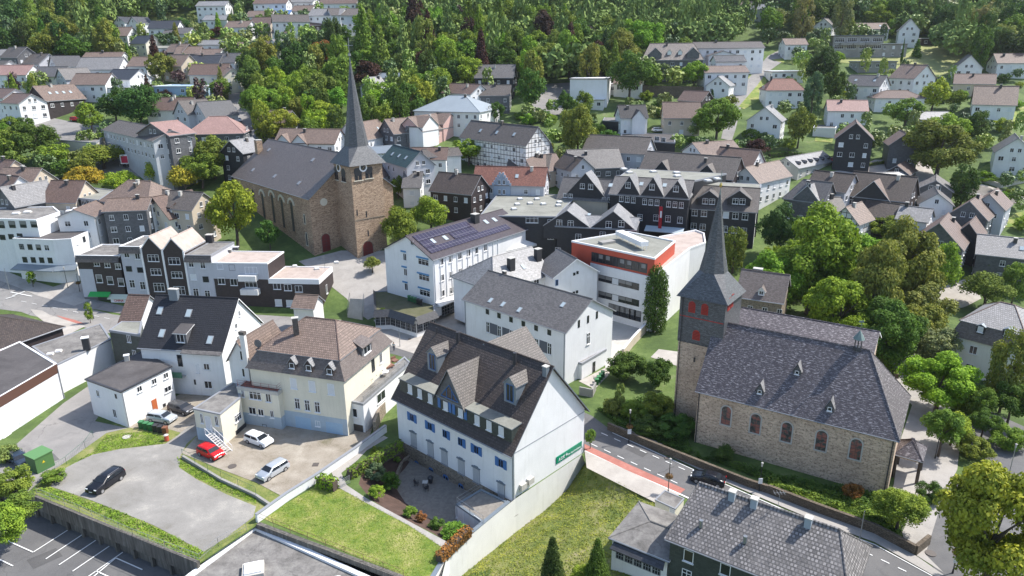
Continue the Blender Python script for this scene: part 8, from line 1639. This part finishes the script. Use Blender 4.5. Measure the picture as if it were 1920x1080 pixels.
# far woodland as one mass
def forest():
    rng=np.random.default_rng(5); polys=[[(-80,-160),(2000,-160),(2000,40),(1920,100),(1800,90),(1760,62),(1690,45),(1600,25),(1500,30),(1420,0),(1380,60),(1330,80),(1200,90),(1100,130),(1000,120),(900,110),(760,110),(680,60),(660,0),(340,0),(200,32),(190,60),(240,95),(150,100),(110,92),(-80,88)]]
    base=[crownV('round',620,.25,40+i) for i in range(4)]+[crownV('tall',560,.25,50),crownV('cone',560,.22,51)]; VV=[]; cnt=0; placed=[(a,b,r) for a,b,r in PLACED]; grid={}
    for a,b,r in placed: grid.setdefault((int(a//12),int(b//12)),[]).append((a,b,r))
    for _ in range(60000):
        y=rng.uniform(215,760); x=rng.uniform(-.85*y,.85*y); z=ter(y); R=rng.uniform(4.5,7.5); px,py=proj((x,y,z+R*1.2))
        if py<-25 or not any(inside(px,py,P) for P in polys): continue
        k=(int(x//12),int(y//12)); ok=True
        for i in(-1,0,1):
            for j in(-1,0,1):
                for a,b,r in grid.get((k[0]+i,k[1]+j),()):
                    if (x-a)**2+(y-b)**2<((R+r)*.5)**2: ok=False
        if not ok: continue
        for (a,b,l,w,u) in FOOT:
            if abs(x-a)<l+R*.7 and abs(y-b)<w+R*.9+4: ok=False; break
        if not ok: continue
        grid.setdefault(k,[]).append((x,y,R)); q=rng.integers(0,12); V=base[q%4 if q<9 else (4 if q<11 else 5)]; H=R*(1.05 if q<9 else 1.7); rr=R*(1 if q<9 else .7); a=rng.uniform(0,6.28); c,s_=math.cos(a),math.sin(a)
        W_=np.empty_like(V); W_[:,0]=(V[:,0]*c-V[:,1]*s_)*rr+x; W_[:,1]=(V[:,0]*s_+V[:,1]*c)*rr+y; W_[:,2]=V[:,2]*H+z+H*1.1+1; VV.append(W_); cnt+=1
        if cnt>3000: break
    m,n,b=newmat('forest_foliage'); p=geo(n); a=noise(n,p,.07,2,.5); g=noise(n,p,.6,3)
    f=mixc(n,ramp(n,a.outputs[0],[(.35,(0,0,0)),(.65,(1,1,1))]),(.09,.15,.045),(.22,.30,.08)); f=mixc(n,ramp(n,g.outputs[0],[(.4,(0,0,0)),(.7,(.7,.7,.7))]),f,(.23,.30,.09)); n.links.new(f,b.inputs['Base Color']); b.inputs['Roughness'].default_value=.9; b.inputs['Specular IOR Level'].default_value=.1
    o=bpy.data.objects.new('forest',qmesh('forest',np.concatenate(VV),m)); COL.objects.link(o); tag(o,'dense far woodland covering the hilltops behind the town','woodland',kind='stuff'); print('forest',cnt)
forest()
# thin summer haze
m=MB(); m.prism([(-1300,-60),(1300,-60),(1300,1450),(-1300,1450)],-12,260,bottom=True); hm_=bpy.data.materials.new('haze_air'); hm_.use_nodes=True; n_=hm_.node_tree; n_.nodes.clear(); pv_=n_.nodes.new('ShaderNodeVolumePrincipled'); pv_.inputs['Density'].default_value=.00006; pv_.inputs['Color'].default_value=(.86,.92,1,1); pv_.inputs['Anisotropy'].default_value=.3; ou_=n_.nodes.new('ShaderNodeOutputMaterial'); n_.links.new(pv_.outputs[0],ou_.inputs['Volume'])
hz_=m.build('haze',hm_); hz_['kind']='stuff'; hz_['label']='thin pale summer haze over the whole town'; hz_['category']='haze'
# hedges
hedge([t(3,1,700,350),t(3,1,880,250),t(3,1,1090,130)],1.1,1.3,'long clipped hedge from the garden gate to the stone basement',z=0)
hedge([t(3,1,475,400),t(3,1,600,440)],1.2,1.5,'thick clipped hedge block left of the garden gate',z=0,col='bright')
hedge([t(3,1,1370,980),t(3,1,1480,870),t(3,1,1600,760)],1.0,1.0,'pinkish flowering hedge along the pale retaining wall',z=0,col='orange')
hedge([(1442,296),(1470,292),(1515,296)],1.2,1.3,'long dark clipped hedge behind the black roofed garages',col='deep'); hedge([(1625,312),(1650,308),(1685,302)],.8,.8,'low clipped hedge round the small front lawn by the black gabled house',col='green')
hedge([(1172,172),(1250,176),(1318,177)],2.,3.,'ivy hedge on top of the high garden wall',col='deep'); hedge([(1644,660),(1665,690),(1680,710)],1.0,.9,'low hedge beside the church path',z=0,col='bright')
hedge([(1495,45),(1525,46)],2.,2.5,'tall clipped hedge left of the white gabled house on the slope',col='green')
groundcover([(1120,768),(1240,740),(1262,790),(1300,850),(1400,890),(1560,950),(1680,1010),(1700,985),(1660,935),(1500,900),(1310,860),(1300,850),(1290,855),(1160,800)],26000,.26,'deep','shady ground cover plants on the slope below the stone church',z=.0,hgt=1.0)
groundcover([(1440,900),(1560,925),(1640,955),(1690,990),(1650,1000),(1560,955),(1440,915)],9000,.3,'green','grassy strip below the church wall',z=0.1,hgt=.8)
groundcover([t(3,0,*q) for q in((250,440),(380,420),(700,520),(850,580),(1000,640),(1300,780),(1530,900),(1490,980),(1300,900),(1000,740),(600,560),(400,500))],5000,.18,'fresh','weeds along the top of the retaining wall',z=0,hgt=.3,name='weeds')
groundcover([t(3,0,*q) for q in((1330,190),(1400,240),(1920,490),(1920,540),(1700,450),(1480,350),(1340,260))],2600,.16,'fresh','grass strip between gravel lot and dirt yard',z=0.02,hgt=.18,name='grass_strip')
groundcover([t(3,0,*q) for q in((440,300),(560,230),(700,150),(800,20),(1100,0),(1240,40),(1220,90),(900,125),(700,170),(560,235))],3400,.16,'fresh','grass bank behind the gravel lot',z=0.02,hgt=.18,name='grass_bank')
P_=[]; rng=np.random.default_rng(9); 
pl=[tuple(E_[i].xy) for i in range(NB-1)]+[tuple(botw[i].xy) for i in range(NB-2,-1,-1)]
xs=[p[0] for p in pl]; ys=[p[1] for p in pl]
while len(P_)<14000:
    x,y=rng.uniform(min(xs),max(xs)),rng.uniform(min(ys),max(ys))
    if inside(x,y,pl): P_.append((x,y,plotz(x,y)+rng.uniform(0,.28)*(.4+.6*math.sin(x*1.1)*math.cos(y*.9)**2)))
C_=np.array(P_); N_=rng.normal(0,.7,(len(C_),3))+np.array([0,0,1.]); N_/=np.linalg.norm(N_,axis=1)[:,None]
o=bpy.data.objects.new('wild_grass',qmesh('wild_grass',quads(C_,N_,.17,rng),LEAF)); COL.objects.link(o); o.color=(.22,.25,.06,1); tag(o,'tall wild grass and weeds covering the empty plot','wild grass',kind='stuff')
P_=[]; xs=[1,1]
lw=[at(*q,0) for q in [t(3,1,*q) for q in((60,655),(240,530),(450,410),(640,430),(830,520),(1150,700),(1400,860),(1390,960),(1330,1080),(1120,1082))]]; pl=[tuple(p.xy) for p in lw]; xs=[p[0] for p in pl]; ys=[p[1] for p in pl]
while len(P_)<16000:
    x,y=rng.uniform(min(xs),max(xs)),rng.uniform(min(ys),max(ys))
    if inside(x,y,pl): P_.append((x,y,.03+rng.uniform(0,.05)))
C_=np.array(P_); N_=rng.normal(0,.5,(len(C_),3))+np.array([0,0,1.]); N_/=np.linalg.norm(N_,axis=1)[:,None]
o=bpy.data.objects.new('lawn_blades',qmesh('lawn_blades',quads(C_,N_,.10,rng),LEAF)); COL.objects.link(o); o.color=(.17,.235,.04,1); tag(o,'short grass of the garden lawn with worn pale patches','grass',kind='stuff')
# ================= walls, fences, furniture =================
wallalong([(1140,805),(1200,832),(1300,872),(1400,912),(1440,925)],1.1,.4,ST_B,'dark rubble stone wall along the pavement below the church'); wallalong([(1440,925),(1530,960),(1640,1000),(1715,1040),(1740,1020)],1.2,.4,ST_B,'stone wall along the lower pavement below the light green tree')
wallalong([t(3,0,1370,195),t(3,0,1660,370),t(3,0,1920,490),t(3,1,120,570)],.45,.3,CONC,'low concrete kerb wall between gravel lot and dirt yard'); fence([t(3,0,1370,180),t(3,0,1660,350),t(3,0,1920,470)],1.1,'green wire fence beside the red car',z=.4,mat=plain('green_wire',(.03,.12,.07),.5),rails=(1.,),mesh=True,post_=2.4)
fence([t(3,0,280,480),t(3,0,600,610),t(3,0,1000,790),t(3,0,1500,985),t(3,0,1640,860),t(3,0,1850,740)],1.2,'grey wire mesh fence on the concrete retaining wall',z=0.1,mesh=True,rails=(.5,1.)); fence([t(3,0,330,350),t(3,0,500,240),t(3,0,640,120),t(3,0,700,40)],1.1,'green wire fence beside the transformer box',z=0,mat=plain('green_wire',(.03,.12,.07),.5),rails=(1.,),mesh=True)
fence([t(3,1,632,425),t(3,1,706,380)],1.1,'grey metal garden gate with horizontal bars',z=.05,name='garden_gate',cat='gate',rails=(.1,.28,.46,.64,.82,1.),post_=2.5)
fence([(1700,350),(1780,362),(1850,372),(1920,380)],1.,'stone garden wall fence by the right lawn',name='garden_fence',rails=(.4,.8,1.)); wallalong([t(1,3,1510,250),t(1,3,1740,330),t(1,3,1920,290)],1.2,.3,LCONC,'pale concrete garden wall round the right lawn')
a=at(*t(3,0,235,240),0); b=at(*t(3,0,410,200),0); bx=thing('transformer_box','green transformer cabinet with sloping lid and yellow warning sign','transformer box',at(*t(3,0,330,300),0)); p=at(*t(3,0,285,318),0); q=at(*t(3,0,415,250),0); u=(q-p).normalized(); v=Vector((-u.y,u.x,0)); GB=plain('cabinet_green',(.07,.16,.05),.5)
L_=(q-p).length; m=MB(); m.obox(p,u*L_,v*2.0,(0,0,2.2)); part(m,'cabinet',GB,bx); m=MB(); m.slab([[p-u*.1-v*.1+Vector((0,0,2.3)),p+u*(L_+.1)-v*.1+Vector((0,0,2.3)),p+u*(L_+.1)+v*2.1+Vector((0,0,2.5)),p-u*.1+v*2.1+Vector((0,0,2.5))]],.12); part(m,'lid',plain('cabinet_lid_green',(.10,.22,.08),.5),bx); m=MB(); m.face([p+u*(L_*.35)-v*.03+Vector((0,0,1.2)),p+u*(L_*.35+.4)-v*.03+Vector((0,0,1.2)),p+u*(L_*.35+.2)-v*.03+Vector((0,0,1.55))]); part(m,'warning_sign',plain('warning_yellow',(.6,.45,.02)),bx)
for k,qq in enumerate(((250,803),(262,806),(274,809),(286,811),(298,813))): pass
bins([(266+9*k,802+2.2*k) for k in range(6)],['green','green','green','black','black','brown'],lambda i:['leftmost green','second green','third green','first black','second black','orange-brown'][i]+' wheelie bin in the row beside the silver parked car',z=0)
p=at(*t(3,0,1252,65),0); r=thing('clothes_bin','small orange-red container standing at the entrance of the gravel lot','container',p); m=MB(); m.tube(p,p+Vector((0,0,.9)),.32,.32,n=10); part(m,'body',plain('orange_plastic',(.5,.1,.05)),r); m=MB(); m.tube(p+Vector((0,0,.9)),p+Vector((0,0,1.0)),.36,.2,n=10); part(m,'lid',LCONC,r)
# cars
carpx(t(3,0,690,480),t(3,0,905,330),'black','black estate SUV parked on the gravel lot',kind='suv',L=4.7,H=1.65,Wd=1.85)
carpx(t(3,1,40,370),t(3,1,215,265),'silver','silver hatchback parked on the dirt yard by the white wall',kind='hatch')
carpx(t(3,0,1655,210),t(3,0,1515,150),'red','red hatchback parked under the outside stair',kind='hatch',L=3.9)
carpx(t(3,1,110,115),t(3,1,-60,55),'white','white estate car parked before the cream house',kind='hatch',L=4.2)
carpx(t(2,0,1300,1010),t(2,0,1140,985),'silver','light silver car parked left beside the white annex',kind='hatch'); carpx(t(2,0,1430,945),t(2,0,1300,910),'grey','dark grey car parked behind the light silver one',kind='hatch')
carpx(t(3,0,200,275),t(3,0,110,195),'navy','dark van like car parked left of the green transformer cabinet',kind='suv'); carpx(t(3,2,1350,350),t(3,2,1590,405),'black','black car with glass roof driving behind the big tiled roof',kind='sedan')
carpx(t(1,1,1025,1010),t(1,1,880,1030),'white','white SUV parked below the church square steps',z=2.2,kind='suv')
for fp,rp_,c_,l in (((440,212),(438,207),'white','white car upper in the street row at the left'),((441,224),(439,219),'silver','silver car in the middle of the upper street row'),((449,232),(446,227),'silver','silver car lowest in the upper street row'),((52,213),(66,212),'blue','blue car parked before the brown house with garages'),((150,228),(138,227),'red','red car behind the neat round bright tree'),((122,306),(132,303),'white','white car on the left car park under the trees'),((118,345),(106,342),'grey','grey car between the left roofs and the golden tree'),((270,318),(252,312),'black','black car parked behind the parcel trailer'),((290,328),(276,325),'silver','silver car under the third golden tree'),((1241,247),(1228,248),'white','white car in the drive of the two garage house'),((1577,308),(1565,305),'red','dark red car in the yard of the black gabled house'),((1740,146),(1725,144),'navy','dark car parked below the meadow'),((1138,236),(1148,236),'grey','grey car inside the open carport')):
    a=atg(*fp); b=atg(*rp_); c0=(a+b)/2; d_=a-b; car((c0.x,c0.y,ter(c0.y)+.1),math.atan2(d_.y,d_.x),c_,l)
# parcel trailer
p=atg(253,312); r=thing('lorry','white parcel lorry with red graphic and dpd lettering on the left car park','lorry',p); a_=math.radians(8); u=Vector((math.cos(a_),math.sin(a_),0)); v=Vector((-u.y,u.x,0)); m=MB(); m.obox(p-u*3.4-v*1.2+Vector((0,0,1.0)),u*6.8,v*2.4,(0,0,2.7)); part(m,'box_body',TRIM,r); m=MB(); m.obox(p+u*3.5-v*1.1+Vector((0,0,.6)),u*1.8,v*2.2,(0,0,2.0)); part(m,'cab',TRIM,r)
for sx in(-2.4,-1.2,4.2):
    for s_ in(-1.1,1.1): m=MB(); c0=p+u*sx+v*s_+Vector((0,0,.5)); m.tube(c0-v*.15,c0+v*.15,.5,n=12); part(m,'wheel',TYRE,r)
ang=math.atan2(-v.y,-v.x)-math.pi/2; text('dpd',1.9,p+u*1.0-v*1.24+Vector((0,0,2.3)),ang,plain('dark_lettering',(.03,.03,.05)),r); m=MB(); m.obox(p-u*3.1-v*1.23+Vector((0,0,1.3)),u*1.8,v*.02,(0,0,2.0)); part(m,'red_graphic',plain('parcel_red',(.5,.01,.06)),r)
# lamps, signs
post(1252.5,925,4.4,'dark street lamp with hanging flower basket beside the red cycle lane',basket=True); post(1179,830,4.6,'dark street lamp with flower basket and white sign below the church slope',basket=True); post(1423,922,3.6,'short dark lamp with red and white notice by the lower wall'); post(1786,1075,4.6,'dark street lamp with flower basket at the bottom right road',basket=True)
for (x,y,h_) in((1179,830,1.8),(1423,922,1.6),(1786,1075,1.8)):
    p=at(x,y,0); m=MB(); m.box((p.x,p.y-.1,h_),(.5,.06,.75)); o=m.build('notice_board',TRIM,origin=p); tag(o,{1179:'white notice board on the lamp below the church slope',1423:'white notice board with red print on the short lamp',1786:'white notice board on the bottom right lamp'}[x],'sign')
post(1612,1010,3.6,'thin pole with blue traffic sign above the lower pavement',name='sign_post',cat='traffic sign',mat=STEEL); post(127.5,540,4.3,'tall dark lamp in front of the corner shop',z=None); post(17.5,543,5.,'grey traffic light pole at the left crossing',name='traffic_light',cat='traffic light',mat=STEEL); post(150,547,3.6,'lamp with flower basket before the green awning house',basket=True); post(176,598,3.2,'dark lamp by the slim yellow-green street tree')
post(1753,860,3.2,'short lamp with white globe on the church forecourt'); post(1888,905,5,'tall thin lamp by the side street',mat=STEEL); post(1693,700,4,'thin pole beside the church path',name='sign_post',cat='pole',mat=STEEL); post(225,312,7,'curved grey street lamp over the left car park',arm=2.2,mat=STEEL,adir=(-1,0)); post(458,188,6,'curved grey street lamp by the upper left street',arm=2.,mat=STEEL); post(750,650,3.5,'thin traffic sign pole on the plaza',name='sign_post',cat='traffic sign',mat=STEEL)
for k,(x,y) in enumerate(((88,553),(8,560),(10,600-40))): pass
for k,(q,l) in enumerate(((t(3,0,1742,256),'round manhole cover on the dirt yard near the red car'),(t(3,0,950,36),'round concrete manhole on the grass bank by the bins'),(t(3,1,447,243),'small square drain grate on the dirt yard'),(t(3,3,1220,908),'round manhole cover at the side street corner'),(t(2,1,1150,383),'rusty drain grate on the pale plaza'),(t(3,2,1160,195),'small gully grate at the far kerb of the street'))):
    p=at(*q,.1); m=MB(); m.tube(p-Vector((0,0,.1)),p+Vector((0,0,.02)),.55 if k<4 else .35,n=16 if k not in(2,4,5) else 4); o=m.build('manhole_cover',plain('cast_iron_cover',(.10,.085,.075),.7) if k not in(1,) else LCONC,origin=p); tag(o,l,'manhole cover')
for k,(x,y,a_) in enumerate(((1690,1035,0),)): pass
T(1800,1015,34,34,'round','dark','dark low tree under the big corner maple'); T(1770,880,26,18,'bush','green','green bushes beside the church forecourt')
# people
person(739,668-10,'person in a light top standing on the plaza by the garage terrace',(.5,.55,.6),(.05,.06,.1),z=0.05)
person(1671,657,'person in a green top walking on the church path',(.12,.3,.22),(.15,.2,.3),z=.06,ang=1.2); person(1676,660,'person in grey walking right of the one in green',(.3,.3,.32),(.1,.1,.12),z=.06,ang=1.0)
person(1694,655,'person in white beside the shrubs behind the church',(.6,.6,.58),(.06,.06,.08),z=.06,ang=2.)
# ================= labels of the trees =================
SREF=[(x,y,(q[0].lower()+q[1:]) if q.startswith('the ') else 'the '+q) for x,y,q in REFS]; SREF=[q for q in SREF if len(q[2].split())<=7]
def rel(px,py):
    best=min(SREF,key=lambda q:(q[0]-px)**2+((q[1]-py)*1.3)**2); dx,dy=px-best[0],py-best[1]
    w_=('right of' if dx>0 else 'left of') if abs(dx)>abs(dy) else ('below' if dy>0 else 'above'); return w_+' '+best[2]
SHORT={'round broadleaf tree':'round tree','spreading broadleaf tree':'spreading tree','tall broadleaf tree':'tall tree','columnar evergreen tree':'columnar evergreen'}
by={}
for rt_,kd,cl,pxy,lab,R,grp in TREES:
    if lab and not grp: continue
    cn=cl if isinstance(cl,str) else 'green'; k=KNAME[kd]; k=SHORT.get(k,k); by.setdefault('%s %s %s'%(CNAME.get(cn,'green'),k,rel(*pxy)),[]).append((pxy[0],rt_))
ORD=['leftmost','second','third','fourth','fifth','sixth','seventh','eighth','ninth','tenth']
for l,q in by.items():
    q.sort(key=lambda e:e[0]); n=len(q)
    for i,(x,r) in enumerate(q):
        r['label']=l if n==1 else (['left','right'][i] if n==2 else ('rightmost' if i==n-1 else ORD[min(i,9)]))+' '+l
print('things',len([o for o in COL.objects if o.parent is None]),'objects',len(COL.objects),'trees',len(TREES))
